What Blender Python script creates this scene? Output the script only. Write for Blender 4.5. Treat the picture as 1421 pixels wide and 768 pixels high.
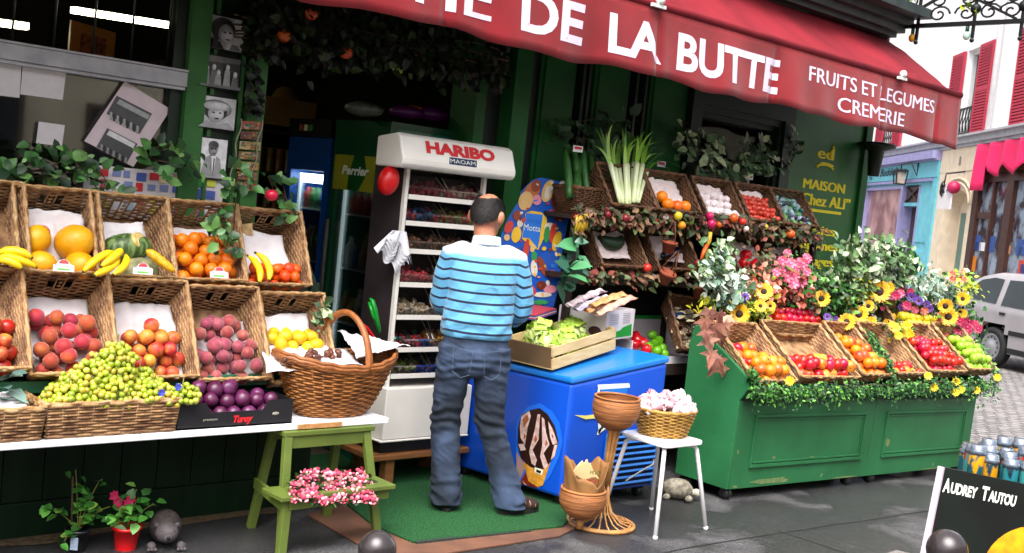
import bpy, math, random
from math import sin, cos, pi, radians, atan2, sqrt, hypot
from mathutils import Vector, Matrix, Euler, noise
random.seed(7)
for o in list(bpy.data.objects): bpy.data.objects.remove(o)
scn = bpy.context.scene
col = scn.collection
# ---------------------------------------------------------------- camera
PW, PH, FPX = 1421.0, 768.0, 1550.0
PITCH, ROLL, YAW, CZ = radians(3.93), radians(6.0), radians(47.7), 1.75
fw = Vector((cos(YAW)*cos(PITCH), sin(YAW)*cos(PITCH), -sin(PITCH)))
rt = Vector((sin(YAW), -cos(YAW), 0)); up = rt.cross(fw)
ri = cos(ROLL)*rt + sin(ROLL)*up; ui = cos(ROLL)*up - sin(ROLL)*rt
CAM = Vector((0, 0, CZ))
cd = bpy.data.cameras.new('camera'); cam = bpy.data.objects.new('camera', cd); col.objects.link(cam)
cam.matrix_world = Matrix(((ri.x, ui.x, -fw.x, 0), (ri.y, ui.y, -fw.y, 0), (ri.z, ui.z, -fw.z, CZ), (0, 0, 0, 1)))
cd.sensor_width = 36; cd.lens = 36*FPX/PW; cd.clip_end = 500; cd.clip_start = 0.05
scn.camera = cam
# ---------------------------------------------------------------- light
SUN_EL, SUN_AZ = radians(60), radians(-145)       # azimuth of the sun measured from +X
wd = bpy.data.worlds.new('World'); scn.world = wd; wd.use_nodes = True
nt = wd.node_tree; bg = nt.nodes['Background']
sky = nt.nodes.new('ShaderNodeTexSky'); sky.sky_type = 'NISHITA'; sky.sun_disc = False
sky.sun_elevation = SUN_EL; sky.sun_rotation = pi/2 - SUN_AZ
sky.dust_density = 8; sky.air_density = 1.0
hs = nt.nodes.new('ShaderNodeHueSaturation'); hs.inputs['Saturation'].default_value = 0.3
nt.links.new(sky.outputs[0], hs.inputs['Color']); nt.links.new(hs.outputs[0], bg.inputs[0])
bg.inputs[1].default_value = 0.15
sd = bpy.data.lights.new('sun', 'SUN'); sd.energy = 1.2; sd.angle = radians(60); sd.color = (1, .97, .92)
so = bpy.data.objects.new('sun', sd); col.objects.link(so)
sv = Vector((cos(SUN_EL)*cos(SUN_AZ), cos(SUN_EL)*sin(SUN_AZ), sin(SUN_EL)))
so.rotation_euler = sv.to_track_quat('Z', 'Y').to_euler(); so.location = (0, -6, 9)
vs = scn.view_settings; vs.view_transform = 'Standard'; vs.look = 'None'; vs.gamma = 1; vs.exposure = 1.4
scn.render.engine = 'CYCLES'
# ---------------------------------------------------------------- pixel rays (photo pixels)
def ray(px, py): return fw + ri*((px-PW/2)/FPX) - ui*((py-PH/2)/FPX)
def PY(px, py, y): d = ray(px, py); return CAM + d*(y/d.y)
def PX(px, py, x): d = ray(px, py); return CAM + d*(x/d.x)
def PZ(px, py, z): d = ray(px, py); return CAM + d*((z-CZ)/d.z)
def PD(px, py, dep): return CAM + ray(px, py)*dep
# ---------------------------------------------------------------- objects
W = {}
def tag(o, label=None, cat=None, group=None, kind=None):
    if label: o['label'] = label
    if cat: o['category'] = cat
    if group: o['group'] = group
    if kind: o['kind'] = kind
    return o
def thing(name, label, cat, loc=(0, 0, 0), rot=None, group=None):
    o = bpy.data.objects.new(name, None); col.objects.link(o); o.empty_display_size = .1
    m = Matrix.Translation(Vector(loc))
    if rot is not None: m = m @ rot.to_4x4()
    o.matrix_world = m; W[o.name] = m
    return tag(o, label, cat, group)
def RX(a): return Matrix.Rotation(a, 3, 'X')
def RY(a): return Matrix.Rotation(a, 3, 'Y')
def RZ(a): return Matrix.Rotation(a, 3, 'Z')
class MB:
    def __init__(s): s.v = []; s.f = []; s.m = []; s.s = []
    def add(s, vs, fs, mi=0, sm=False):
        b = len(s.v); s.v += [Vector(v) for v in vs]
        for f in fs: s.f.append([b+i for i in f]); s.m.append(mi); s.s.append(sm)
        return s
    def box(s, x0, x1, y0, y1, z0, z1, mi=0):
        return s.add([(x0,y0,z0),(x1,y0,z0),(x1,y1,z0),(x0,y1,z0),(x0,y0,z1),(x1,y0,z1),(x1,y1,z1),(x0,y1,z1)],
              [(0,3,2,1),(4,5,6,7),(0,1,5,4),(1,2,6,5),(2,3,7,6),(3,0,4,7)], mi)
    def obox(s, c, a, b, d, mi=0):     # centre and three half vectors
        c, a, b, d = map(Vector, (c, a, b, d))
        return s.add([c-a-b-d, c+a-b-d, c+a+b-d, c-a+b-d, c-a-b+d, c+a-b+d, c+a+b+d, c-a+b+d],
              [(0,3,2,1),(4,5,6,7),(0,1,5,4),(1,2,6,5),(2,3,7,6),(3,0,4,7)], mi)
    def bar(s, p, q, w, h=None, mi=0, upv=(0,0,1)):
        p, q = Vector(p), Vector(q); h = h or w; d = q-p; n = d.normalized(); u = Vector(upv)
        if abs(n.dot(u)) > .98: u = Vector((0, 1, 0))
        a = n.cross(u).normalized(); b = a.cross(n)
        return s.obox((p+q)/2, d/2, a*w/2, b*h/2, mi)
    def tube(s, path, r, n=8, mi=0, closed=False, sm=True, flat=1.0):
        path = [Vector(p) for p in path]; N = len(path); b0 = len(s.v)
        rr = r if isinstance(r, (list, tuple)) else [r]*N
        pu = None; vs = []
        for i, p in enumerate(path):
            if closed: t = path[(i+1) % N]-path[i-1]
            else: t = path[min(i+1, N-1)]-path[max(i-1, 0)]
            if t.length < 1e-9: t = Vector((0, 0, 1))
            t.normalize()
            if pu is None:
                u = Vector((0, 0, 1)) if abs(t.z) < .9 else Vector((1, 0, 0))
            else: u = pu
            a = u - t*u.dot(t)
            if a.length < 1e-6: a = t.orthogonal()
            a.normalize(); pu = a; bb = t.cross(a)
            for k in range(n):
                an = 2*pi*k/n; vs.append(p + a*(cos(an)*rr[i]*flat) + bb*(sin(an)*rr[i]))
        fs = []
        for i in range(N if closed else N-1):
            j = (i+1) % N
            for k in range(n): l = (k+1) % n; fs.append((i*n+k, i*n+l, j*n+l, j*n+k))
        if not closed: fs += [tuple(range(n-1, -1, -1)), tuple((N-1)*n+k for k in range(n))]
        return s.add(vs, fs, mi, sm)
    def lathe(s, prof, n=20, M=None, mi=0, sm=True, cap=False):
        vs = []; N = len(prof)
        for r, z in prof:
            for k in range(n): a = 2*pi*k/n; vs.append(Vector((r*cos(a), r*sin(a), z)))
        if M is not None: vs = [M @ v for v in vs]
        fs = []
        for i in range(N-1):
            for k in range(n): l = (k+1) % n; fs.append((i*n+k, i*n+l, (i+1)*n+l, (i+1)*n+k))
        if cap: fs += [tuple(range(n-1, -1, -1)), tuple((N-1)*n+k for k in range(n))]
        return s.add(vs, fs, mi, sm)
    def ball(s, c, r, n=14, m=9, mi=0, sc=(1, 1, 1), R=None, fn=None, sm=True):
        c = Vector(c); vs = []; fs = []
        for i in range(m+1):
            th = pi*i/m
            for k in range(n):
                a = 2*pi*k/n; d = Vector((sin(th)*cos(a), sin(th)*sin(a), cos(th)))
                q = (fn(d) if fn else 1)*r
                p = Vector((d.x*q*sc[0], d.y*q*sc[1], d.z*q*sc[2]))
                vs.append(c + (R @ p if R is not None else p))
        for i in range(m):
            for k in range(n): l = (k+1) % n; fs.append((i*n+k, (i+1)*n+k, (i+1)*n+l, i*n+l))
        return s.add(vs, fs, mi, sm)
    def poly(s, pts, O, U, V, N, t, mi=0):       # outline (u,v) extruded by t along N
        O, U, V, N = map(Vector, (O, U, V, N)); n = len(pts)
        a = [O+U*p[0]+V*p[1] for p in pts]; b = [q+N*t for q in a]
        return s.add(a+b, [tuple(range(n-1, -1, -1)), tuple(range(n, 2*n))]+[(i, (i+1) % n, n+(i+1) % n, n+i) for i in range(n)], mi)
    def grid(s, fn, nu, nv, mi=0, sm=True):
        vs = [fn(i/nu, j/nv) for j in range(nv+1) for i in range(nu+1)]
        fs = [(j*(nu+1)+i, j*(nu+1)+i+1, (j+1)*(nu+1)+i+1, (j+1)*(nu+1)+i) for j in range(nv) for i in range(nu)]
        return s.add(vs, fs, mi, sm)
    def leaf(s, p, d, u, L, w, mi=0, fold=.25, bend=.25):
        p, d = Vector(p), Vector(d).normalized(); u = Vector(u); sd = d.cross(u)
        if sd.length < 1e-4: sd = d.orthogonal()
        sd.normalize(); u = sd.cross(d)
        def q(t, k, h): return p + d*(L*t) + sd*(w*k) + u*(L*h)
        vs = [q(0,0,0), q(.3,.5,fold*.3*w/L*2-bend*.05), q(.7,.38,fold*.2*w/L*2-bend*.3), q(1,0,-bend*.7), q(.7,-.38,fold*.2*w/L*2-bend*.3), q(.3,-.5,fold*.3*w/L*2-bend*.05), q(.3,0,-bend*.05), q(.7,0,-bend*.32)]
        return s.add(vs, [(0,6,1),(6,7,2,1),(7,3,2),(0,5,6),(6,5,4,7),(7,4,3)], mi, True)
    def build(s, name, mats, parent=None, local=False, bevel=0, solid=0):
        if not isinstance(mats, (list, tuple)): mats = [mats]
        vs = s.v
        if parent is not None and not local:
            inv = W[parent.name].inverted(); vs = [inv @ v for v in vs]
        mn = [min(v[i] for v in vs) for i in range(3)]; mx = [max(v[i] for v in vs) for i in range(3)]
        o0 = Vector(((mn[0]+mx[0])/2, (mn[1]+mx[1])/2, mn[2]))
        me = bpy.data.meshes.new(name); me.from_pydata([v-o0 for v in vs], [], s.f)
        for m in mats: me.materials.append(m)
        me.polygons.foreach_set('material_index', s.m); me.polygons.foreach_set('use_smooth', s.s); me.update()
        o = bpy.data.objects.new(name, me); col.objects.link(o)
        if parent is not None:
            o.parent = parent; o.location = o0; W[o.name] = W[parent.name] @ Matrix.Translation(o0)
        else: o.location = o0; W[o.name] = Matrix.Translation(o0)
        if bevel:
            b = o.modifiers.new('bevel', 'BEVEL'); b.width = bevel; b.segments = 2; b.limit_method = 'ANGLE'; b.angle_limit = radians(40)
        if solid:
            b = o.modifiers.new('solid', 'SOLIDIFY'); b.thickness = solid; b.offset = 0
        return o
def dup(root, loc=None, rot=None, label=None, group=None, sc=None):
    r = root.copy(); col.objects.link(r)
    if loc is not None: r.location = loc
    if rot is not None: r.rotation_euler = rot.to_euler() if isinstance(rot, Matrix) else rot
    if sc is not None: r.scale = (sc, sc, sc) if not isinstance(sc, (tuple, list)) else sc
    if label: r['label'] = label
    if group: r['group'] = group
    W[r.name] = Matrix.LocRotScale(r.location, r.rotation_euler, r.scale)
    for ch in list(root.children):
        c = ch.copy(); col.objects.link(c); c.parent = r
        W[c.name] = W[r.name] @ Matrix.LocRotScale(c.location, c.rotation_euler, c.scale)
        for g in ch.children:
            d = g.copy(); col.objects.link(d); d.parent = c
    return r
def text_mb(mb, body, O, U, V, N, h=None, width=None, bold=0.02, depth=.004, mi=0, center=False, warp=None, shear=0, space=1.0):
    cu = bpy.data.curves.new('t', 'FONT'); cu.body = body; cu.size = 1; cu.offset = bold; cu.resolution_u = 3; cu.shear = shear
    cu.space_character = space
    ob = bpy.data.objects.new('t', cu); col.objects.link(ob); bpy.context.view_layer.update()
    ev = ob.evaluated_get(bpy.context.evaluated_depsgraph_get()); me = ev.to_mesh()
    vs = [v.co.copy() for v in me.vertices]; fs = [list(p.vertices) for p in me.polygons]
    ev.to_mesh_clear(); bpy.data.objects.remove(ob); bpy.data.curves.remove(cu)
    x0 = min(v.x for v in vs); x1 = max(v.x for v in vs); y0 = min(v.y for v in vs); y1 = max(v.y for v in vs)
    sx = width/(x1-x0) if width else h/.73
    sy = h/.73 if h else sx
    O, U, V, N = map(Vector, (O, U, V, N)); off = (x1-x0)*sx/2 if center else 0
    out = []
    for v in vs:
        p = O + U*((v.x-x0)*sx-off) + V*(v.y*sy)
        out.append(p)
    # subdivide-free: lay front faces only, lifted by depth
    out = [(warp(p) if warp else p) + N*depth for p in out]
    mb.add(out, fs, mi)
    return mb
# ---------------------------------------------------------------- materials
def hexc(h):
    h = h.lstrip('#'); c = [int(h[i:i+2], 16)/255 for i in (0, 2, 4)]
    return tuple(x/12.92 if x <= .04045 else ((x+.055)/1.055)**2.4 for x in c)
def C3(c): return hexc(c) if isinstance(c, str) else c
MATS = {}
def mat(name, c, rough=.6, var=.12, scale=6, bump=0, bscale=60, metal=0, spec=.5, c2=None, island=None, objrand=None, coat=0, stretch=None, trans=0, sheen=0, detail=4, emit=0, ov=0, wear=None, mixf=(.35, .65), sss=0):
    if name in MATS: return MATS[name]
    m = bpy.data.materials.new(name); MATS[name] = m; m.use_nodes = True
    t = m.node_tree; n = t.nodes; l = t.links; P = n['Principled BSDF']
    c = C3(c); P.inputs['Roughness'].default_value = rough; P.inputs['Metallic'].default_value = metal
    P.inputs['Specular IOR Level'].default_value = spec; P.inputs['Coat Weight'].default_value = coat
    P.inputs['Coat Roughness'].default_value = .1
    P.inputs['Transmission Weight'].default_value = trans; P.inputs['Sheen Weight'].default_value = sheen
    if sss: P.inputs['Subsurface Weight'].default_value = sss; P.inputs['Subsurface Radius'].default_value = (.02, .008, .004)
    tc = n.new('ShaderNodeTexCoord'); src = tc.outputs['Object']
    if stretch:
        mp = n.new('ShaderNodeMapping'); mp.inputs['Scale'].default_value = stretch; l.new(src, mp.inputs[0]); src = mp.outputs[0]
    nz = n.new('ShaderNodeTexNoise'); nz.inputs['Scale'].default_value = scale; nz.inputs['Detail'].default_value = detail
    l.new(src, nz.inputs['Vector'])
    if ov:
        oi = n.new('ShaderNodeObjectInfo'); nz.noise_dimensions = '4D'; w4 = n.new('ShaderNodeMath'); w4.operation = 'MULTIPLY'; w4.inputs[1].default_value = 61; l.new(oi.outputs['Random'], w4.inputs[0]); l.new(w4.outputs[0], nz.inputs['W'])
    ra = n.new('ShaderNodeMapRange'); ra.inputs[1].default_value = mixf[0]; ra.inputs[2].default_value = mixf[1]
    l.new(nz.outputs[0], ra.inputs[0])
    mx = n.new('ShaderNodeMix'); mx.data_type = 'RGBA'; l.new(ra.outputs[0], mx.inputs[0])
    A, B = mx.inputs[6], mx.inputs[7]
    cc = C3(c2) if c2 else None
    if cc: A.default_value = (*c, 1); B.default_value = (*cc, 1)
    else:
        A.default_value = (*[x*(1-var) for x in c], 1); B.default_value = (*[min(1, x*(1+var)) for x in c], 1)
    out = mx.outputs[2]
    pal = island or objrand
    if pal:
        g = n.new('ShaderNodeNewGeometry') if island else n.new('ShaderNodeObjectInfo')
        rp = n.new('ShaderNodeValToRGB'); rp.color_ramp.interpolation = 'LINEAR' if objrand else 'CONSTANT'
        e = rp.color_ramp.elements; k = len(pal)
        while len(e) < k: e.new(.5)
        for i, pc in enumerate(pal):
            e[i].position = i/k if island else i/max(1, k-1); e[i].color = (*C3(pc), 1)
        l.new(g.outputs['Random Per Island' if island else 'Random'], rp.inputs[0])
        m2 = n.new('ShaderNodeMix'); m2.data_type = 'RGBA'; m2.blend_type = 'MULTIPLY'; m2.inputs[0].default_value = 1
        A.default_value = (1-var, 1-var, 1-var, 1); B.default_value = (1+var, 1+var, 1+var, 1)
        if cc: A.default_value = (1, 1, 1, 1); B.default_value = (*cc, 1)
        l.new(out, m2.inputs[6]); l.new(rp.outputs[0], m2.inputs[7]); out = m2.outputs[2]
    if ov:
        vr = n.new('ShaderNodeMapRange'); vr.inputs[3].default_value = 1-ov; vr.inputs[4].default_value = 1+ov*.6; fr_ = n.new('ShaderNodeMath'); fr_.operation = 'FRACT'; m7 = n.new('ShaderNodeMath'); m7.operation = 'MULTIPLY'; m7.inputs[1].default_value = 7.3
        l.new(oi.outputs['Random'], m7.inputs[0]); l.new(m7.outputs[0], fr_.inputs[0]); l.new(fr_.outputs[0], vr.inputs[0])
        hv = n.new('ShaderNodeHueSaturation'); l.new(vr.outputs[0], hv.inputs['Value']); hh_ = n.new('ShaderNodeMapRange'); hh_.inputs[3].default_value = .5-ov*.09; hh_.inputs[4].default_value = .5+ov*.09; l.new(oi.outputs['Random'], hh_.inputs[0]); l.new(hh_.outputs[0], hv.inputs['Hue']); l.new(out, hv.inputs['Color']); out = hv.outputs[0]
        # small blemishes
        sp = n.new('ShaderNodeTexNoise'); sp.noise_dimensions = '4D'; sp.inputs['Scale'].default_value = 55; sp.inputs['Detail'].default_value = 2; l.new(src, sp.inputs['Vector']); l.new(w4.outputs[0], sp.inputs['W'])
        sr = n.new('ShaderNodeMapRange'); sr.inputs[1].default_value = .64; sr.inputs[2].default_value = .76; sr.inputs[4].default_value = .55; l.new(sp.outputs[0], sr.inputs[0]); sm_ = n.new('ShaderNodeMix'); sm_.data_type = 'RGBA'; l.new(sr.outputs[0], sm_.inputs[0]); l.new(out, sm_.inputs[6]); sm_.inputs[7].default_value = (*[x*.45+.01 for x in c], 1); out = sm_.outputs[2]
    if wear:
        wc, wt_, wsc, wamt = wear
        wn = n.new('ShaderNodeTexNoise'); wn.inputs['Scale'].default_value = wsc; wn.inputs['Detail'].default_value = 9; wn.inputs['Roughness'].default_value = .68; l.new(tc.outputs['Object'], wn.inputs['Vector'])
        wr = n.new('ShaderNodeMapRange'); wr.inputs[1].default_value = wt_; wr.inputs[2].default_value = wt_+.03; wr.inputs[4].default_value = wamt; l.new(wn.outputs[0], wr.inputs[0])
        wm = n.new('ShaderNodeMix'); wm.data_type = 'RGBA'; wm.inputs[7].default_value = (*C3(wc), 1); l.new(wr.outputs[0], wm.inputs[0]); l.new(out, wm.inputs[6]); out = wm.outputs[2]
    l.new(out, P.inputs['Base Color'])
    if emit: l.new(out, P.inputs['Emission Color']); P.inputs['Emission Strength'].default_value = emit
    if bump:
        bn = n.new('ShaderNodeTexNoise'); bn.inputs['Scale'].default_value = bscale; bn.inputs['Detail'].default_value = 5; l.new(src, bn.inputs['Vector'])
        bu = n.new('ShaderNodeBump'); bu.inputs['Strength'].default_value = bump; bu.inputs['Distance'].default_value = .01
        l.new(bn.outputs[0], bu.inputs['Height']); l.new(bu.outputs[0], P.inputs['Normal'])
    return m
def glassmat(name, tint=(1, 1, 1), refl=1.0, rough=.03):
    if name in MATS: return MATS[name]
    m = bpy.data.materials.new(name); MATS[name] = m; m.use_nodes = True; t = m.node_tree; n = t.nodes; l = t.links
    n.remove(n['Principled BSDF']); o = n['Material Output']
    tr = n.new('ShaderNodeBsdfTransparent'); tr.inputs[0].default_value = (*tint, 1)
    gl = n.new('ShaderNodeBsdfGlossy'); gl.inputs['Roughness'].default_value = rough
    fr = n.new('ShaderNodeFresnel'); fr.inputs[0].default_value = 1.52
    mu = n.new('ShaderNodeMath'); mu.operation = 'MULTIPLY'; mu.inputs[1].default_value = refl; mu.use_clamp = True
    l.new(fr.outputs[0], mu.inputs[0]); mx = n.new('ShaderNodeMixShader'); l.new(mu.outputs[0], mx.inputs[0])
    l.new(tr.outputs[0], mx.inputs[1]); l.new(gl.outputs[0], mx.inputs[2]); l.new(mx.outputs[0], o.inputs[0])
    return m
def solidc(c, rough=.55, name=None): return mat(name or 'paint_'+str(c).strip('#'), c, rough, .06, 15)
X3, Y3, Z3 = Vector((1, 0, 0)), Vector((0, 1, 0)), Vector((0, 0, 1))
# ================================================================ SETTING
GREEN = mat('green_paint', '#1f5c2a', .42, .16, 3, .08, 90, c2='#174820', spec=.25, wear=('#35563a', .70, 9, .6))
GREEN_LIT = mat('green_paint_lit', '#246328', .4, .1, 3, .06, 80, c2='#1d5422', wear=('#4a7a48', .70, 8, .5))  # sign wall green, stronger light there put into a lighter colour
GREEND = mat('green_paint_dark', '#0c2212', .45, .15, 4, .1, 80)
BLACKG = mat('black_green', '#07120b', .5, .2, 4)
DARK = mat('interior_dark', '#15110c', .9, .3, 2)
def gz(x):                                  # the street falls to the right
    if x < 5.0: return 0.0
    return -.032*(min(x, 9.0)-5.0)
def asphalt_mat():
    m = bpy.data.materials.new('asphalt'); m.use_nodes = True; t = m.node_tree; n = t.nodes; l = t.links; P = n['Principled BSDF']
    tc = n.new('ShaderNodeTexCoord')
    g = n.new('ShaderNodeTexNoise'); g.inputs['Scale'].default_value = 95; g.inputs['Detail'].default_value = 6; g.inputs['Roughness'].default_value = .75; l.new(tc.outputs['Object'], g.inputs['Vector'])
    w = n.new('ShaderNodeTexNoise'); w.inputs['Scale'].default_value = 1.15; w.inputs['Detail'].default_value = 5; w.inputs['Roughness'].default_value = .55; w.inputs['Distortion'].default_value = .25
    l.new(tc.outputs['Object'], w.inputs['Vector'])
    r = n.new('ShaderNodeValToRGB'); e = r.color_ramp.elements; e[0].position = .545; e[0].color = (.036, .035, .036, 1); e[1].position = .62; e[1].color = (.072, .070, .073, 1)
    e.new(.75).color = (.10, .097, .10, 1)
    e.new(.40).color = (.040, .039, .040, 1); e.new(.30).color = (.045, .044, .047, 1)
    l.new(w.outputs[0], r.inputs[0])
    mx = n.new('ShaderNodeMix'); mx.data_type = 'RGBA'; mx.blend_type = 'OVERLAY'; mx.inputs[0].default_value = .95
    l.new(r.outputs[0], mx.inputs[6])
    gr = n.new('ShaderNodeMapRange'); gr.inputs[1].default_value = .36; gr.inputs[2].default_value = .66; l.new(g.outputs[0], gr.inputs[0])
    l.new(gr.outputs[0], mx.inputs[7]); l.new(mx.outputs[2], P.inputs['Base Color'])
    rr = n.new('ShaderNodeMapRange'); rr.inputs[1].default_value = .53; rr.inputs[2].default_value = .60; rr.inputs[3].default_value = .33; rr.inputs[4].default_value = .85
    l.new(w.outputs[0], rr.inputs[0]); l.new(rr.outputs[0], P.inputs['Roughness'])
    bu = n.new('ShaderNodeBump'); bu.inputs['Strength'].default_value = .8; bu.inputs['Distance'].default_value = .006
    l.new(g.outputs[0], bu.inputs['Height']); l.new(bu.outputs[0], P.inputs['Normal'])
    return m
ASPH = asphalt_mat()
def cobble_mat():
    m = bpy.data.materials.new('cobbles'); m.use_nodes = True; t = m.node_tree; n = t.nodes; l = t.links; P = n['Principled BSDF']
    tc = n.new('ShaderNodeTexCoord'); mp = n.new('ShaderNodeMapping'); mp.inputs['Rotation'].default_value = (0, 0, .5); l.new(tc.outputs['Object'], mp.inputs[0])
    b = n.new('ShaderNodeTexBrick'); b.inputs['Scale'].default_value = 3.2; b.inputs['Color1'].default_value = (.27, .25, .245, 1); b.inputs['Color2'].default_value = (.16, .15, .15, 1)
    b.inputs['Mortar'].default_value = (.035, .033, .03, 1); b.inputs['Mortar Size'].default_value = .035; b.inputs['Brick Width'].default_value = .5; b.inputs['Row Height'].default_value = .36
    dn = n.new('ShaderNodeTexNoise'); dn.inputs['Scale'].default_value = 5; l.new(mp.outputs[0], dn.inputs['Vector'])
    ad = n.new('ShaderNodeMix'); ad.data_type = 'RGBA'; ad.blend_type = 'LINEAR_LIGHT'; ad.inputs[0].default_value = .06
    l.new(mp.outputs[0], ad.inputs[6]); l.new(dn.outputs[1], ad.inputs[7]); l.new(ad.outputs[2], b.inputs['Vector'])
    l.new(b.outputs[0], P.inputs['Base Color']); P.inputs['Roughness'].default_value = .55
    bu = n.new('ShaderNodeBump'); bu.invert = True; bu.inputs['Strength'].default_value = .9; bu.inputs['Distance'].default_value = .03
    l.new(b.outputs[1], bu.inputs['Height']); l.new(bu.outputs[0], P.inputs['Normal'])
    return m
COBB = cobble_mat()
mb = MB()
xs = [-60, -5, 0, 2.5, 5.0, 6, 7, 8, 9.0, 10.6]
for a, b in zip(xs, xs[1:]):
    mb.add([(a, -60, gz(a)), (b, -60, gz(b)), (b, 60, gz(b)), (a, 60, gz(a))], [(0, 1, 2, 3)], 0, True)
tag(mb.build('pavement', ASPH), kind='structure')
mb = MB(); zr = gz(11)-.06
mb.add([(10.75, -120, zr), (200, -120, zr), (200, 200, zr), (10.75, 200, zr)], [(0, 1, 2, 3)])
tag(mb.build('street', COBB), kind='structure')
mb = MB(); mb.box(10.6, 10.75, -60, 60, zr-.1, gz(11)+.006)
mb_k = mb
for x0, y0, x1, y1 in ((3.0, 3.62, 12, 3.50), (5.6, 3.62, 5.75, 1.0), (7.9, 3.56, 8.1, 1.0)):
    mb = MB(); n_ = 60; L_ = Vector((x1-x0, y1-y0, 0)); s_ = Vector((-L_.y, L_.x, 0)).normalized()*.006; vs = []
    for k in range(n_+1):
        p = Vector((x0, y0, 0))+L_*k/n_; p += s_*2*noise.noise(p*4); 
        for q in (p-s_, p+s_): vs.append((q.x, q.y, gz(q.x)+.003))
    mb.add(vs, [(2*k, 2*k+2, 2*k+3, 2*k+1) for k in range(n_)]); tag(mb.build('pavement_joint', mat('joint_dark', '#15130f', .95, .3, 30)), kind='structure')
mb = mb_k
tag(mb.build('kerb', mat('granite', '#77726c', .8, .2, 20, .2), bevel=.015), kind='structure')

# ---------------------------------------------------------------- the shop
shop = thing('shop_building', 'dark green grocery shopfront with panelled walls under a red awning', 'building', (5, 5.35, 0))
FY = 5.35
mb = MB(); mb.box(-3, 2.50, FY, 5.6, -.3, 1.28)
mb.box(-3, -2.6, FY-.05, 5.6, 1.28, 3.5)
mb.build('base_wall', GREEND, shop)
# window with a grey transom bar
mb = MB(); mb.box(-2.6, 2.50, FY-.04, FY+.06, 1.28, 1.36); mb.box(2.44, 2.50, FY-.02, FY+.06, 1.36, 3.05); mb.box(-2.6, 2.5, FY-.04, FY+.08, 3.05, 3.5)
win = mb.build('window', GREEND, shop)
GREYP = mat('grey_paint', '#b3b3b8', .45, .08, 10, c2='#9a9aa2')
mb = MB(); mb.box(-2.6, 2.497, FY-.075, FY+.02, 2.135, 2.205); mb.box(-2.6, 2.497, FY-.085, FY-.0, 2.207, 2.217); mb.box(-2.6, 2.497, FY-.06, FY+.01, 2.118, 2.133)
mb.build('transom_bar', GREYP, win)
mb = MB(); mb.box(-2.6, 2.44, FY+.02, FY+.028, 1.36, 2.118)
mb.build('pane', glassmat('shop_glass', (.8, .83, .82), 4.2), win)
mb = MB()
for k in range(9): mb.tube([(.95+k*.185, FY+.03, 2.21), (.95+k*.185, FY+.03, 3.05)], .006, 6)
mb.build('window_bars', mat('iron_dark', '#3c3f3c', .4, .2, 9, metal=.6), win)
# pilaster with recessed strip
mb = MB(); mb.box(2.505, 2.61, FY-.06, 5.55, -.3, 3.5); mb.box(2.85, 2.945, FY-.06, 5.55, -.3, 3.5)
mb.box(2.64, 2.66, FY-.045, FY, 0, 3.5); mb.box(2.80, 2.82, FY-.045, FY, 0, 3.5)
mb.build('pilaster', mat('green_paint_mid', '#3c7038', .5, .15, 4, .08, 80, c2='#2f5f30', spec=.3), shop)
mb = MB(); mb.box(2.611, 2.849, FY-.02, 5.5, -.3, 3.5); mb.build('pilaster_panel', GREEND, shop)
# lintel
mb = MB(); mb.box(2.946, 4.42, FY-.03, 5.5, 2.50, 2.62); mb.box(2.946, 4.42, FY-.05, 5.48, 2.622, 2.66); mb.box(2.946, 4.42, FY+.0, 5.5, 2.661, 3.5)
mb.build('lintel', GREEN, shop)
# right jamb posts
mb = MB()
for a, b, y in ((4.421, 4.50, 0), (4.66, 4.80, -.07), (4.80, 4.842, -.02)):
    mb.box(a, b, FY+y, 5.6, -.3, 3.5)
mb.build('door_jamb', GREEN, shop)
mb = MB(); mb.box(4.501, 4.659, FY+.05, 5.6, -.3, 3.5); mb.box(4.843, 4.95, FY+.04, 5.6, -.3, 3.5); mb.build('jamb_recess', BLACKG, shop)
# panelled wall
for a, b in ((4.951, 5.27), (5.451, 5.80), (6.021, 6.44)):
    mb = MB(); mb.box(a, b, FY+.02, 5.6, -.3, 3.5)
    mb.box(a+.03, b-.03, FY+.005, FY+.02, 1.2, 3.3); mb.build('wall_panel', GREEN, shop)
for a, b in ((5.271, 5.45), (5.801, 6.02)):
    mb = MB(); w = b-a
    mb.box(a, b, FY+.07, 5.6, -.3, 3.5, 1); mb.box(a+.05, a+.075, FY+.0, FY+.07, -.3, 3.5, 0); mb.box(b-.075, b-.05, FY+.0, FY+.07, -.3, 3.5, 0)
    mb.build('shutter_channel', [GREEND, BLACKG], shop)
# right window
mb = MB()
mb.box(6.441, 6.56, FY-.04, 5.6, -.3, 3.5); mb.box(7.62, 7.74, FY-.04, 5.6, -.3, 3.5); mb.box(6.56, 7.62, FY-.04, 5.6, 2.60, 3.5); mb.box(6.56, 7.62, FY-.04, 5.6, -.3, 1.3)
mb.box(6.56, 6.60, FY-.01, 5.5, 1.3, 2.6); mb.box(7.58, 7.62, FY-.01, 5.5, 1.3, 2.6); mb.box(6.60, 7.58, FY-.01, 5.5, 2.55, 2.6)
mb.box(6.60, 6.63, FY+.03, 5.5, 1.3, 2.55); mb.box(7.55, 7.58, FY+.03, 5.5, 1.3, 2.55); mb.box(6.63, 7.55, FY+.03, 5.5, 2.51, 2.55)
w2 = mb.build('window', GREEND, shop)
mb = MB(); mb.box(6.63, 7.55, FY+.1, FY+.106, 1.3, 2.51); mb.build('pane', glassmat('dark_glass', (.25, .27, .25), .5), w2)
mb = MB(); mb.box(7.741, 7.80, FY+.03, 5.6, -.3, 3.5); mb.build('jamb_recess', BLACKG, shop)
mb = MB(); mb.box(7.801, 8.86, FY, 5.6, -.3, 3.5); mb.build('sign_wall', GREEN_LIT, shop)
mb = MB(); mb.box(8.861, 8.96, FY-.03, 12, -.3, 3.5); mb.build('corner_post', GREEN, shop)
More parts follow.
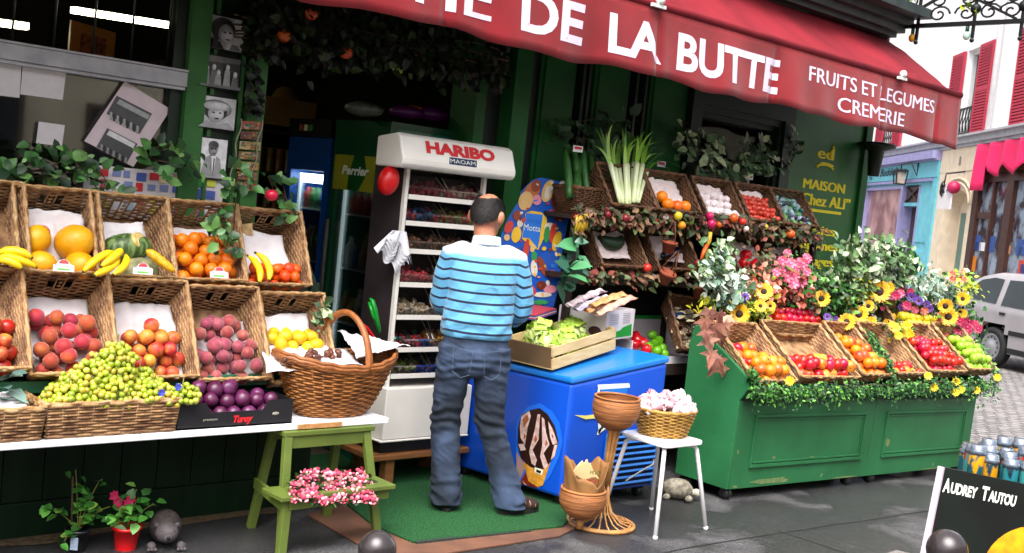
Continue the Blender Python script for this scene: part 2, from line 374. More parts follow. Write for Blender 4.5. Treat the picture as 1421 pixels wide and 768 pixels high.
# interior
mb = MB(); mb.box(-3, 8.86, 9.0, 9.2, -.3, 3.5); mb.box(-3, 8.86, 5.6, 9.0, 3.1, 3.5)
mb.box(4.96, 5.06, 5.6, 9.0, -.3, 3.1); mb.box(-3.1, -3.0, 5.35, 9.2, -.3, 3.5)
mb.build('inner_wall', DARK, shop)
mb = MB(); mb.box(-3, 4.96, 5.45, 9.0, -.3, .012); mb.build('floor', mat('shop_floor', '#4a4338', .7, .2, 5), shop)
# cornice and upper wall
mb = MB()
mb.box(-3, 9.0, 5.16, 5.6, 3.54, 3.60); mb.box(-3, 9.02, 5.10, 5.6, 3.603, 3.66); mb.box(-3, 9.06, 4.96, 5.6, 3.663, 3.74); mb.box(-3, 8.97, 5.22, 5.6, 3.5, 3.538)
mb.build('cornice', mat('grey_moulding', '#3d4444', .5, .2, 6, c2='#2b3231'), shop)
mb = MB(); mb.box(-3, 8.98, 5.35, 5.6, 3.75, 9); mb.box(8.90, 8.98, 5.6, 12, 3.5, 9)
mb.build('upper_wall', mat('stucco', '#c9c2b4', .9, .1, 4, .1), shop)
mb = MB(); mb.box(8.965, 9.0, 5.30, 5.9, 3.0, 3.52); mb.build('corner_panel', mat('maroon_paint', '#6d1822', .5, .1), shop)

# ---------------------------------------------------------------- awning
CLOTH = mat('red_awning_cloth', '#861a22', .9, .1, 3, .2, 500, c2='#71151c', spec=.15, wear=('#963038', .66, 5, .35), sheen=.2)
CLOTHS = mat('red_awning_top', '#82222c', .9, .1, 2.5, .2, 500, c2='#681a23', spec=.15, stretch=(1, .3, .3), wear=('#a03a42', .66, 6, .4))
WHITE = mat('white_lettering', '#cfc4d6', .7, .06, 25, wear=('#b08a98', .64, 14, .7))
AX0, AX1 = -1.0, 8.97
aw = thing('awning', 'long red cloth awning with white lettering along its hanging valance', 'awning', (4, 5.3, 3.0))
def wave(x): return .012*sin(x*7.3)+.010*sin(x*3.1+1)+.006*sin(x*17)
def topfn(u, v):
    x = AX0+(AX1-AX0)*u; k = sin(pi*v)
    return Vector((x, 5.33-.75*v, 3.50-.50*v - .02*k + k*(.022*sin(x*2.2+v*3)+.03*noise.noise(Vector((x*2.0+v*1.5, v*1.2, 3)))+.012*noise.noise(Vector((x*7+v*6, v*2, 9))))))
mb = MB(); mb.grid(topfn, 260, 14); mb.build('top_cloth', CLOTHS, aw)
def folds(x, z):        # sharp seams where panels meet
    r = 0
    for c in (3.50, 5.12, 6.35, 7.72, 8.60): r += .03*math.exp(-((x-c)/.028)**2)
    return r*min(1, (2.99-z)/.2)
def valwarp(p):
    t = max(0, min(1, (2.985-p.z)/.42))
    return Vector((p.x, 4.565 + wave(p.x)*t*1.5 - .03*t + folds(p.x, p.z)*.8, p.z))
def valfn(u, v):
    x = AX0+(AX1-AX0)*u; bot = 2.565+.012*sin(x*4.1)+.008*sin(x*11)
    return valwarp(Vector((x, 0, 2.985+(bot-2.985)*v)))
mb = MB(); mb.grid(valfn, 420, 8)
val = mb.build('valance', CLOTH, aw, solid=.003)
mb = MB(); mb.tube([(AX0, 4.575, 3.0), (AX1+.01, 4.575, 3.0)], .028, 12); mb.build('roller_bar', CLOTHS, aw)
def sub_text(mb, body, x0, x1, zb, h, bold=.03, dep=.0028):
    if 'M' in body and bold > 0:        # widened by shifted copies, the outline offset spoils an M
        d = h*bold*1.1
        for k, s in enumerate((-1, 0, 1)): sub_text(mb, body, x0+s*d, x1+s*d, zb, h, 0, dep+.0004*k)
        return
    # letters cut into strips so that they follow the cloth
    cu = bpy.data.curves.new('t', 'FONT'); cu.body = body; cu.size = 1; cu.offset = bold; cu.resolution_u = 4
    ob = bpy.data.objects.new('t', cu); col.objects.link(ob); bpy.context.view_layer.update()
    ev = ob.evaluated_get(bpy.context.evaluated_depsgraph_get()); me = ev.to_mesh()
    import bmesh
    bm = bmesh.new(); bm.from_mesh(me); bmesh.ops.triangulate(bm, faces=bm.faces[:]); ev.to_mesh_clear(); bpy.data.objects.remove(ob)
    a = min(v.co.x for v in bm.verts); b = max(v.co.x for v in bm.verts)
    for v in bm.verts: v.co = Vector((x0+(v.co.x-a)*(x1-x0)/(b-a), 0, zb+v.co.y*h/.73))
    x = x0+.012
    while x < x1:
        bmesh.ops.bisect_plane(bm, geom=bm.verts[:]+bm.edges[:]+bm.faces[:], plane_co=(x, 0, 0), plane_no=(1, 0, 0)); x += .024
    for k in range(1, 6):
        bmesh.ops.bisect_plane(bm, geom=bm.verts[:]+bm.edges[:]+bm.faces[:], plane_co=(0, 0, zb+h*k/6), plane_no=(0, 0, 1))
    bm.verts.ensure_lookup_table(); bm.verts.index_update()
    mb.add([valwarp(v.co)+Vector((0, -dep, 0)) for v in bm.verts], [[v.index for v in f.verts] for f in bm.faces], 0, True)
    bm.free()
for body, a, b, zb, h in (('AU', 1.25, 1.72, 2.662, .225), ('MARCHE', 2.02, 3.80, 2.662, .225), ('DE', 4.0, 4.50, 2.662, .225), ('LA', 4.69, 5.15, 2.66, .225), ('BUTTE', 5.31, 6.40, 2.655, .225),
    ('FRUITS ET LEGUMES', 6.735, 8.53, 2.792, .108), ('CREMERIE', 7.135, 8.09, 2.632, .108)): 
    mb = MB(); sub_text(mb, body, a, b, zb, h, .030 if h > .2 else .022); mb.build('lettering', WHITE, val)
# clamps on the roller
for x in (5.08, 7.95):
    mb = MB(); mb.ball((x, 4.53, 3.02), .03, 8, 6); mb.bar((x-.07, 4.53, 2.985), (x+.05, 4.53, 2.985), .02)
    mb.build('bar_clamp', mat('pale_clip', '#cfd6d2', .4, .1), aw)
# wall sign lettering
YEL = mat('yellow_lettering', '#e8d81c', .6, .08, 20)
mb = MB(); N = (0, -1, 0)
def wt(body, px, py, w, h, bold=.03, ctr=True, k=.012):
    p = PY(px, py, FY)
    if True:
        for q, s in enumerate((-1, -.4, .4, 1)): text_mb(mb, body, (p.x+s*.008, FY, p.z), X3, Z3, N, h=h, width=w, bold=0, depth=.003+.0005*q, center=ctr)
    else: text_mb(mb, body, (p.x, FY, p.z), X3, Z3, N, h=h, width=w, bold=bold+k, depth=.004, center=ctr)
def wx(a, b): return PY(b[0], b[1], FY).x-PY(a[0], a[1], FY).x
wt('MAISON', 1143, 265, wx((1115, 262), (1172, 268)), .085, .04)
wt('“Chez ALI”', 1142, 287, wx((1106, 285), (1180, 290)), .10, .04)
p = PY(1113, 290, FY); q = PY(1166, 300, FY)
mb.box(p.x, q.x, FY-.006, FY-.001, p.z-.012, p.z+.012)
wt('Fruits', 1133, 326, wx((1105, 325), (1155, 330)), .085, .04)
wt('Légumes', 1132, 347, wx((1102, 345), (1161, 350)), .085, .04)
wt('Laitages', 1130, 369, wx((1103, 367), (1152, 371)), .085, .04)
wt('ed', 1145, 221, wx((1135, 221), (1157, 221)), .10, .05)
def arc(pts, r):
    P = [PY(a, b, FY-.004) for a, b in pts]; mb.tube(P, r, 6, flat=1)
arc([(1133, 232), (1138, 229), (1146, 229), (1153, 232), (1156, 236)], .011); arc([(1134, 230), (1140, 226), (1150, 228), (1156, 231)], .008)
arc([(1152, 219), (1154, 210), (1157, 206), (1155, 203)], .012)
mb.build('painted_sign', YEL, shop)
# ================================================================ SHARED KINDS
WICK = mat('wicker', '#a8825a', .62, .25, 14, .15, 120, c2='#6d4a30', detail=3, mixf=(.38, .62), wear=('#d0a878', .62, 40, .6))
WICKD = mat('wicker_rim', '#b5946a', .6, .2, 30, .15, 120, c2='#8f6436')
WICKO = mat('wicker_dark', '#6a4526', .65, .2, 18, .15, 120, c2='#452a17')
WICKY = mat('wicker_yellow', '#b58a3c', .6, .2, 18, .15, 120, c2='#8b6428')
PAPER = mat('white_paper', '#d6d0d3', .8, .07, 9, .35, 22, wear=('#b5a596', .70, 7, .5))
def strand_wall(mb, P, N, nu, nv, r, amp, hole=None, mi=0, seg=3, v0=0.0):
    """horizontal osiers woven over and under upright stakes on the wall P(u,v) with outward normal N(u,v)"""
    for j in range(nv):
        v = (j+.5)/nv
        run = []
        M = nu*seg
        for i in range(M+1):
            u = i/M
            if hole and hole(u, v):
                if len(run) > 1: mb.tube(run, r, 5, mi, flat=.8)
                run = []; continue
            run.append(P(u, v)+N(u, v)*(amp*sin(pi*(u*nu+j))))
        if len(run) > 1: mb.tube(run, r, 5, mi, flat=.8)
    for k in range(nu+1):
        u = k/nu
        mb.tube([P(u, v0), P(u, .5), P(u, 1)], r*.8, 5, mi)
    # thin inner lining so that no daylight passes between the strands
    def g(u, v): return P(u, v)-N(u, v)*.002
    if not hole: mb.grid(g, nu, 2, mi)
def tray_basket(name, label, w, l, h, front=.75, taper=.03, M=None, mats=None, grp=None, holes=True, loc=None, rot=None):
    """open rectangular hamper; local x across, y up the slope, z out of the opening; y=0 is the front wall"""
    t = thing(name, label, 'basket', loc or (0, 0, 0), rot, grp)
    body, rim, base = mats or (WICK, WICKD, WICK)
    def corner(i, k): # i corner index, k 0 bottom..1 top
        x = [0, w, w, 0][i]; y = [0, 0, l, l][i]; s = taper*(1-k)
        x += s*(1 if x == 0 else -1); y += s*(1 if y == 0 else -1)
        hh = h*(front if i < 2 else 1)
        return Vector((x, y, hh*k))
    for a, b, nrm, nu, tall in ((0, 1, Vector((0, -1, 0)), 9, front), (1, 2, X3, 11, 1), (2, 3, Y3, 9, 1), (3, 0, -X3, 11, 1)):
        mb = MB()
        def P(u, v, a=a, b=b): return corner(a, v).lerp(corner(b, v), u)
        hole = (lambda u, v: .38 < v < .72 and (.36 < u < .48 or .53 < u < .65)) if (holes and a == 2) else None
        strand_wall(mb, P, lambda u, v, n=nrm: n, nu, max(5, int(h*tall/.0120)), .0058, .0042, hole)
        mb.build('side', body, t, local=True)
    mb = MB(); mb.box(taper, w-taper, taper, l-taper, -.004, .006); mb.build('base', base, t, local=True)
    mb = MB()
    pts = [corner(i, 1) for i in range(4)]
    for off, rr in ((0, .010), (.007, .008)):
        path = []
        for i in range(4):
            a, b = pts[i], pts[(i+1) % 4]
            for q in range(14): f = q/14; path.append(a.lerp(b, f)+Vector((sin(q*2.2+off*500)*.004, cos(q*2.2+off*500)*.004, off+sin(q*2.2+1)*.003)))
        mb.tube(path, rr, 6, closed=True)
    mb.build('rim', rim, t, local=True)
    return t
def fruit_mesh(name, m, r, fn=None, sc=(1, 1, 1), stem=None, n=16, mm=11):
    f0 = fn; sd0 = len(name)*1.7; fn = lambda d: (f0(d) if f0 else 1)*(1+.05*noise.noise(d*1.4+Vector((sd0, 0, 0)))+.012*noise.noise(d*4+Vector((0, sd0, 0))))
    """a prototype fruit used by placing copies"""
    mb = MB(); mb.ball((0, 0, 0), r, n, mm, 0, sc, fn=fn)
    ms = [m]
    if stem: mb.tube([(0, 0, r*sc[2]*.80), (r*.05, 0, r*sc[2]*1.12)], r*.06, 5, 1); ms.append(stem)
    mats_ = ms
    me = bpy.data.meshes.new(name); me.from_pydata(mb.v, [], mb.f)
    for q in mats_: me.materials.append(q)
    me.polygons.foreach_set('material_index', mb.m); me.polygons.foreach_set('use_smooth', mb.s); me.update()
    return me
def put(me, name, label, cat, group, p, rot=None, s=1.0):
    o = bpy.data.objects.new(name, me); col.objects.link(o); o.location = p
    o.rotation_euler = rot or (random.uniform(0, 6), random.uniform(0, 6), random.uniform(0, 6))
    o.scale = (s, s, s) if not isinstance(s, (tuple, list)) else s
    W[o.name] = Matrix.LocRotScale(o.location, o.rotation_euler, o.scale)
    return tag(o, label, cat, group)
def dimple(d): return 1-.16*math.exp(-((1-d.z)/.05))-.06*math.exp(-((1+d.z)/.06))
def peachf(d): return 1-.1*math.exp(-((1-d.z)/.06))-.035*math.exp(-(d.x/.12)**2)*(1 if d.y > 0 else 0)
STEM = mat('stem_brown', '#4a3520', .8, .2, 30)
PEACH = mat('peach_skin', '#a8261a', .66, .1, 14, c2='#cf6f1e', mixf=(.52, .8), sheen=.3, stretch=(1, 1, .6), ov=.22)
NECT = mat('nectarine_skin', '#b5242c', .5, .1, 10, c2='#dd9a34', mixf=(.44, .64), ov=.22)
REDN = mat('red_nectarine', '#b01722', .28, .1, 12, c2='#d2452b', mixf=(.5, .8), ov=.13)
PLUMP = mat('dusky_peach', '#8a2a3c', .65, .1, 18, c2='#b25a4e', mixf=(.45, .75), sheen=.4, ov=.22)
LEMON = mat('yellow_citrus', '#dfb317', .45, .1, 9, .12, 90, c2='#d9a30e', ov=.13)
ORANGE = mat('orange_peel', '#e87d08', .42, .08, 9, .15, 110, c2='#e06c05', ov=.13)
MANDA = mat('mandarin_peel', '#e2520c', .42, .1, 9, .15, 110, ov=.13)
MELON = mat('yellow_melon', '#e3a608', .45, .08, 5, .2, 28, c2='#d99500', ov=.13)
PLUM = mat('plum_skin', '#4a1238', .38, .15, 9, c2='#6a2a5c', mixf=(.45, .75), ov=.13)
APPR = mat('red_apple', '#b80d1d', .25, .1, 7, c2='#cc3327', mixf=(.5, .8), stretch=(1, 1, .3), ov=.13)
APPO = mat('blush_apple', '#cf4a22', .3, .1, 6, c2='#e7a52e', mixf=(.45, .6), stretch=(1, 1, .4), ov=.22)
APPG = mat('green_apple', '#7fae1c', .28, .1, 7, c2='#93bd35', ov=.13)
APPY = mat('yellow_apple', '#d9cf30', .3, .1, 7, c2='#c9bb1e', ov=.13)
me_peach = fruit_mesh('peach', PEACH, .036, peachf); me_nect = fruit_mesh('nectarine', NECT, .035, peachf)
me_redn = fruit_mesh('red_nectarine', REDN, .036, peachf); me_plump = fruit_mesh('dusky_peach', PLUMP, .033, peachf)
def lemf(d): return 1+.16*math.exp(-((1-abs(d.z))/.05))
me_lemon = fruit_mesh('lemon', LEMON, .032, lemf, (1, 1, 1.12)); me_orange = fruit_mesh('orange', ORANGE, .036, lambda d: 1-.04*math.exp(-((1-d.z)/.02)))
me_manda = fruit_mesh('mandarin', MANDA, .031, None, (1, 1, .86)); me_plum = fruit_mesh('plum', PLUM, .036, peachf, (1, 1, 1.02))
me_appr = fruit_mesh('red_apple', APPR, .036, dimple, (1, 1, .92), STEM); me_appo = fruit_mesh('blush_apple', APPO, .038, dimple, (1, 1, .92), STEM)
me_appg = fruit_mesh('green_apple', APPG, .038, dimple, (1, 1, .9), STEM); me_appy = fruit_mesh('yellow_apple', APPY, .038, dimple, (1, 1, .9), STEM)
def pile(bk, me, name, label, cat, group, r, w, y0, y1, lift=0.0, jit=.45, layers=1, size=(.86, 1.1), x0=.03, prob=1.0, mes=None, dome=0, rows=None):
    """fruit packed in a hex grid on the tilted bottom of basket bk"""
    m = W[bk.name]; n = 0
    for L in range(layers):
        y = y0+r+(L*r*.9); j = 0
        while y < y1-r*.5-L*r*1.2:
            x = x0+r+(r if (j+L) % 2 else 0)+L*r*.3
            while x < w-x0-r*.6:
                if random.random() < prob:
                    s = random.uniform(*size)
                    z = lift+r+L*r*1.55+random.uniform(-.1, .25)*r+dome*sin(pi*x/w)
                    q = Vector((x+random.uniform(-jit, jit)*r*.6, y+random.uniform(-jit, jit)*r*.6, z))
                    put(random.choice(mes) if mes else me, name, label, cat, group, m @ q, s=s); n += 1
                x += 2*r*1.02
            y += 1.78*r; j += 1
    return n
def sheet(name, label, cat, bk, pts, amp=.012, m=None, group=None, n=22, seed=0):
    """a crumpled sheet of paper given by four corners in the basket's own space"""
    a, b, c, d = [Vector(p) for p in pts]; M = W[bk.name]
    def f(u, v):
        p = a.lerp(b, u).lerp(d.lerp(c, u), v)
        k = noise.noise(Vector((u*3.1+seed, v*3.1, seed*1.7)))*amp + abs(noise.noise(Vector((u*5+seed, v*5-u*2, 2))))*amp*.9
        e = .03*noise.noise(Vector((u*2+seed, v*2+5, 7)))
        return M @ (p+Vector((e*(u-.5), e*(v-.5), abs(k)*1.4)))
    mb = MB(); mb.grid(f, n, n)
    return tag(mb.build(name, m or PAPER, solid=.0015), label, cat, group)
# ================================================================ LEFT DISPLAY STAND
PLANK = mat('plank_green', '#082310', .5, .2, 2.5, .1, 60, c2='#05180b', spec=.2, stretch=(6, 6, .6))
st = thing('display_stand', 'dark green plank display stand carrying two tiers of tilted baskets', 'stand', (2.0, 5.05, 0))
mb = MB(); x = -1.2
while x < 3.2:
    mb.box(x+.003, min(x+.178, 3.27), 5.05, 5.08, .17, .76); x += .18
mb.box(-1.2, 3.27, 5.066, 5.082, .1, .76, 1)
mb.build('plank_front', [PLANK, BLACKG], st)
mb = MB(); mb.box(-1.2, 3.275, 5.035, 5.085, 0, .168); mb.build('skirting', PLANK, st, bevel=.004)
t1 = radians(55)
mb = MB(); mb.box(-1.2, 3.27, 4.80, 5.08, .735, .762)
for y0, z0, dy, dz in ((4.86, .735, .30, .42), (5.06, 1.13, .30, .34)):
    mb.obox((1.035, y0+dy/2+.03, z0+dz/2-.02), (2.235, 0, 0), (0, dy/2, dz/2), Vector((0, -dz, dy)).normalized()*.012)
mb.build('sloping_shelf', GREEND, st)
mb = MB(); mb.box(-1.2, 3.27, 4.775, 4.80, .725, .775); mb.build('shelf_edge', mat('green_edge', '#235c43', .45, .1, 8), st)
for x in (-1.1, 1.0, 3.2): mb = MB(); mb.box(x, x+.05, 5.085, 5.3, 0, 1.2); mb.build('back_support', GREEND, st)

def slope_basket(px0, px1, py0, py1, row, label, first=[None]):
    """pixel of the front rim's two corners; row 0 lower, 1 upper"""
    y = 4.72 if row == 0 else 4.95
    a = PY(px0, py0, y); b = PY(px1, py1, y)
    rot = RX(t1)
    w = .375; l = .47; h = .185
    # rim corner -> origin on the sloping board
    off = rot @ Vector((0, 0, h*.62))
    p = Vector(((a.x+b.x)/2-w/2, a.y, (a.z+b.z)/2)) - off
    if first[0] is None:
        first[0] = tray_basket('wicker_basket', label, w, l, h, front=.62, loc=p, rot=rot, grp='wicker baskets tilted on the green stand'); return first[0]
    return dup(first[0], p, rot, label, sc=(1, .84, 1) if row else (1, .97, 1))
B_red = slope_basket(-85, 35, 510, 516, 0, 'lower wicker basket of red nectarines cut by the left picture edge')
B_peach = slope_basket(42, 165, 515, 523, 0, 'lower wicker basket heaped with orange red peaches')
B_nect = slope_basket(168, 273, 523, 525, 0, 'lower wicker basket with pale blushed nectarines on a white sheet')
B_plump = slope_basket(277, 375, 525, 528, 0, 'lower wicker basket full of dusky purple peaches')
B_lem = slope_basket(378, 468, 528, 531, 0, 'lower wicker basket of yellow lemons nearest the arched handle')
B_far = slope_basket(-75, 30, 370, 376, 1, 'upper wicker basket at the left picture edge with bananas on its rim')
B_mel = slope_basket(36, 138, 376, 383, 1, 'upper wicker basket with round yellow melons')
B_grn = slope_basket(142, 239, 383, 386, 1, 'upper wicker basket with a cut striped green melon')
B_ora = slope_basket(243, 343, 386, 392, 1, 'upper wicker basket full of oranges')
B_man = slope_basket(347, 426, 392, 398, 1, 'upper wicker basket with mandarins and two bananas beside the doorway')
g = 'red nectarines in the lower left basket'
pile(B_red, me_redn, 'nectarine', 'shiny red nectarine in the lower basket at the left edge', 'nectarine', g, .036, .375, .0, .30, .01, layers=2, mes=[me_redn, me_redn, me_nect])
pile(B_peach, me_peach, 'peach', 'fuzzy orange red peach heaped in the lower basket behind the grapes', 'peach', 'peaches in the lower basket', .036, .375, .01, .37, .012, layers=2, prob=.86, jit=.85)
sheet('paper_sheet', 'white paper sheet showing under the heap of orange red peaches', 'paper', B_peach, ((.05, .02, .02), (.33, .02, .02), (.33, .42, .02), (.05, .42, .02)), seed=1)
pile(B_nect, me_nect, 'nectarine', 'pale yellow and red nectarine on the white sheet behind the grapes', 'nectarine', 'blushed nectarines on the white sheet', .035, .375, .01, .26, .03, layers=1, prob=.95)
pile(B_nect, me_nect, 'nectarine', 'pale yellow and red nectarine on the white sheet behind the grapes', 'nectarine', 'blushed nectarines on the white sheet', .035, .345, .04, .33, .085, layers=1, prob=.85, x0=.05)
sheet('paper_sheet', 'large bright white paper sheet standing up behind the blushed nectarines', 'paper', B_nect, ((.03, .01, .03), (.345, .01, .03), (.34, .41, .05), (.03, .42, .05)), .02, seed=2)
pile(B_plump, me_plump, 'peach', 'small dusky purple peach in the full lower basket above the plum box', 'peach', 'dusky purple peaches', .033, .375, .01, .40, .015, layers=2, prob=.86, jit=.8)
sheet('paper_sheet', 'white paper sheet edging the dusky purple peaches', 'paper', B_plump, ((.03, .02, .02), (.345, .02, .02), (.345, .36, .03), (.03, .30, .03)), seed=3)
pile(B_lem, me_lemon, 'lemon', 'yellow lemon in the lower basket behind the arched handle', 'lemon', 'lemons in the lower basket', .034, .375, .08, .34, .03, layers=1, jit=.5)
pile(B_lem, me_lemon, 'lemon', 'yellow lemon in the lower basket behind the arched handle', 'lemon', 'lemons in the lower basket', .034, .36, .10, .30, .085, layers=1, jit=.5)
sheet('paper_sheet', 'white paper sheet standing behind the yellow lemons', 'paper', B_lem, ((.03, .02, .02), (.345, .02, .02), (.33, .42, .06), (.03, .40, .06)), .015, seed=4)
pile(B_ora, me_orange, 'orange', 'round orange stacked in the upper basket under the leaflets', 'orange', 'oranges in the upper basket', .036, .375, .0, .33, .02, layers=2)
sheet('paper_sheet', 'strip of white paper behind the stacked oranges', 'paper', B_ora, ((.03, .02, .02), (.345, .02, .02), (.345, .38, .05), (.03, .38, .05)), seed=5)
pile(B_man, me_manda, 'mandarin', 'small deep orange mandarin beside the two bananas', 'mandarin', 'mandarins in the upper basket', .031, .375, .0, .21, .03, layers=2, prob=.9)
sheet('paper_sheet', 'white paper card with faint handwriting above the mandarins', 'paper', B_man, ((.05, .1, .06), (.31, .1, .06), (.30, .37, .08), (.05, .40, .08)), .006, seed=6)
sheet('paper_sheet', 'white paper sheet behind the yellow melons', 'paper', B_mel, ((.03, .05, .02), (.345, .05, .02), (.33, .39, .08), (.04, .42, .08)), .02, seed=7)
sheet('paper_sheet', 'white paper sheet behind the cut green melon', 'paper', B_grn, ((.03, .05, .03), (.30, .05, .03), (.28, .38, .08), (.03, .36, .06)), .02, seed=8)
# melons
mm = fruit_mesh('melon', MELON, .075, lambda d: 1+.01*sin(9*atan2(d.y, d.x)), (1, 1, 1.15), n=24, mm=16)
def inb(bk, p): return W[bk.name] @ Vector(p)
put(mm, 'melon', 'largest yellow melon, upper right in its basket', 'melon', 'yellow melons', inb(B_mel, (.265, .20, .10)), (1.2, .3, .4), 1.08)
put(mm, 'melon', 'yellow melon with a round red sticker, upper left in its basket', 'melon', 'yellow melons', inb(B_mel, (.10, .21, .09)), (.4, .3, .2), .82)
put(mm, 'melon', 'yellow melon low on the left behind the bananas', 'melon', 'yellow melons', inb(B_mel, (.10, .06, .10)), (1.5, .9, .8), .78)
put(mm, 'melon', 'yellow melon low on the right behind a price card', 'melon', 'yellow melons', inb(B_mel, (.27, .055, .105)), (1.5, 1.2, .1), .85)
c = inb(B_mel, (.125, .235, .145)); 
mb = MB(); mb.lathe([(0, 0), (.024, -.001), (.027, -.004)], 16, Matrix.Translation(c) @ Vector((.15, -.75, .5)).to_track_quat('Z', 'Y').to_matrix().to_4x4(), 0)
tag(mb.build('fruit_sticker', mat('red_sticker', '#b8352a', .5, .3, 60, c2='#e0a070'), solid=.001), 'round red sticker on the upper left yellow melon', 'sticker')
GM = mat('green_melon', '#2f4a1c', .5, .25, 4, .1, 60, c2='#6f8748', mixf=(.45, .6), stretch=(14, 14, 1))
gm = MB(); cc = inb(B_grn, (.17, .20, .085)); R = Matrix.Rotation(radians(80), 3, 'Y') @ Matrix.Rotation(.25, 3, 'X')
gm.ball(cc, .07, 22, 14, 0, (1, 1, 1.7), R)
gt = tag(gm.build('green_melon', GM), 'striped dark green melon lying across its basket with a pale cut face', 'melon')
gm = MB(); fd = Vector((.35, -.75, .45)).normalized()
gm.lathe([(0, .003), (.03, .002), (.042, -.003), (.045, -.02)], 18, Matrix.Translation(cc+Vector((.04, -.035, .035))+fd*.02) @ fd.to_track_quat('Z', 'Y').to_matrix().to_4x4(), 0)
gm.build('cut_face', mat('melon_flesh', '#d9c488', .5, .2, 60, c2='#b08b3a'), gt)
gm = MB(); gm.ball(inb(B_grn, (.22, .07, .07)), .07, 20, 12, 0, (1.4, 1, .8), RX(t1))
tag(gm.build('netted_melon', mat('netted_melon', '#5a5a34', .7, .3, 30, .4, 60, c2='#93906a')), 'greyish green netted melon low in the basket under the yellow cob', 'melon')
CORN = mat('corn_yellow', '#dcae12', .45, .2, 60, .4, 120, c2='#c28a0a')
mb = MB(); a, b = PY(203, 347, 4.93), PY(243, 378, 4.86)
pth = [a.lerp(b, k/10) for k in range(11)]
mb.tube(pth, [.004, .018, .021, .023, .023, .023, .022, .021, .019, .014, .004], 12)
tag(mb.build('corn_cob', CORN), 'single yellow cob lying across the rim of the green melon basket', 'corn')
BAN = mat('banana_yellow', '#e8c911', .45, .07, 5, c2='#dcb40c')
BANE = mat('banana_tip', '#4a3d12', .7, .1, 20)
def banana(mb, p, q, sag, r=.0185):
    p, q, sag = Vector(p), Vector(q), Vector(sag); n = 12; path = []; rr = []
    for k in range(n+1):
        t = k/n; path.append(p.lerp(q, t)+sag*(4*t*(1-t))); rr.append(r*min(1, .38+2.6*min(t, 1-t+.02)))
    mb.tube(path, rr, 7); mb.ball(path[-1], r*.42, 6, 4, 1); mb.tube([path[0], path[0]+(path[0]-path[1])*.8], r*.34, 6, 1)
def bunch(label, items, sagz=.02):
    t = thing('banana_bunch', label, 'bananas', PY(*items[0][0][:2], items[0][0][2]))
    for a, b, sg in items:
        mb = MB(); banana(mb, PY(*a), PY(*b), sg); mb.build('banana', [BAN, BANE], t)
bunch('three bananas lying on the rim at the left picture edge', [((-4, 352, 4.93), (44, 358, 4.86), (0, 0, .02)), ((-4, 362, 4.88), (30, 373, 4.83), (0, 0, .015)), ((-2, 357, 4.9), (50, 371, 4.86), (0, 0, .012))])
bunch('hand of four bananas on the rim between the melon baskets', [((158, 350, 4.9), (116, 377, 4.84), (.0, 0, .018)), ((168, 347, 4.9), (141, 370, 4.82), (.02, 0, .014)), ((165, 358, 4.88), (131, 382, 4.80), (.015, 0, -.004)), ((174, 354, 4.9), (157, 381, 4.80), (.025, 0, -.002))])
bunch('two upright bananas leaning on the mandarins', [((345, 356, 4.99), (360, 392, 4.86), (.025, 0, .01)), ((356, 352, 4.97), (373, 389, 4.85), (.03, 0, .01))])
# price cards
def card(px, py, y, label, w=.085, h=.055):
    p = PY(px, py, y); t = thing('price_card', label, 'card', p)
    mb = MB(); U = Vector((.95, -.3, 0)).normalized(); N = Vector((-.25, -.85, .35)).normalized(); V = N.cross(U)
    pts = [(-w/2, 0), (w/2, 0), (w/2, h*.5), (w*.3, h*.62), (w*.22, h*.85), (0, h), (-w*.22, h*.85), (-w*.3, h*.62), (-w/2, h*.5)]
    mb.poly(pts, p, U, V, N, .002); mb.build('card_sheet', PAPER, t)
    mb = MB(); mb.poly([(w*.24*cos(a*pi/8), h*.62+h*.33*sin(a*pi/8)) for a in range(9)], p+N*.0021, U, V, N, .001); mb.build('red_dome', mat('card_red', '#b31420', .5, .05), t)
    mb = MB(); mb.box(0, 0, 0, 0, 0, 0) if False else None
    text_mb(mb, 'Mum Sunin', p+U*(-w*.42)+V*(h*.36), U, V, N, h=h*.2, width=w*.84, bold=.0, depth=.0035); mb.build('lettering', mat('card_blue', '#1c3fa8', .5, .05), t)
    mb = MB(); mb.poly([(-w*.28, h*.08), (w*.28, h*.08), (w*.3, h*.24), (-w*.3, h*.24)], p+N*.0021, U, V, N, .001); mb.build('green_band', mat('card_green', '#4f9a2f', .5, .2, 80), t)
card(88, 377, 4.84, 'small white price card with red dome below the yellow melons')
card(198, 381, 4.83, 'small white price card with red dome below the green melon')
card(304, 386, 4.84, 'small white price card with red dome below the oranges')
p = PY(334, 320, 5.16); mb = MB(); mb.obox(p, Vector((.055, -.02, .012)), Vector((-.006, 0, .03)), Vector((0, .002, 0)))
tag(mb.build('price_tag', mat('kraft_tag', '#cdb183', .7, .15, 40, c2='#a98a5a')), 'tan handwritten price tag clipped above the mandarin basket', 'tag')

# ---------------------------------------------------------------- white trestle board
TZ = .58
tb = thing('table_board', 'long white board resting across the green step stool and stand', 'table', (1.3, 4.7, .55))
mb = MB(); mb.add([(-1, 4.50, .552), (3.38, 4.53, .552), (3.36, 4.86, .552), (-1, 4.86, .552), (-1, 4.50, TZ), (3.38, 4.53, TZ), (3.36, 4.86, TZ), (-1, 4.86, TZ)],
    [(0,3,2,1),(4,5,6,7),(0,1,5,4),(1,2,6,5),(2,3,7,6),(3,0,4,7)]); mb.build('top', mat('white_board', '#e9e9ec', .4, .05, 4), tb, bevel=.004)
mb = MB(); a, b = PY(413, 597, 4.522), PY(474, 592, 4.522); mb.box(a.x, b.x, 4.519, 4.527, .555, .578); mb.build('bare_edge', mat('bare_chipboard', '#b27e4e', .8, .2, 50), tb)
mb = MB(); mb.box(-.5, -.45, 4.55, 4.8, 0, .552); mb.build('leg', GREEND, tb)
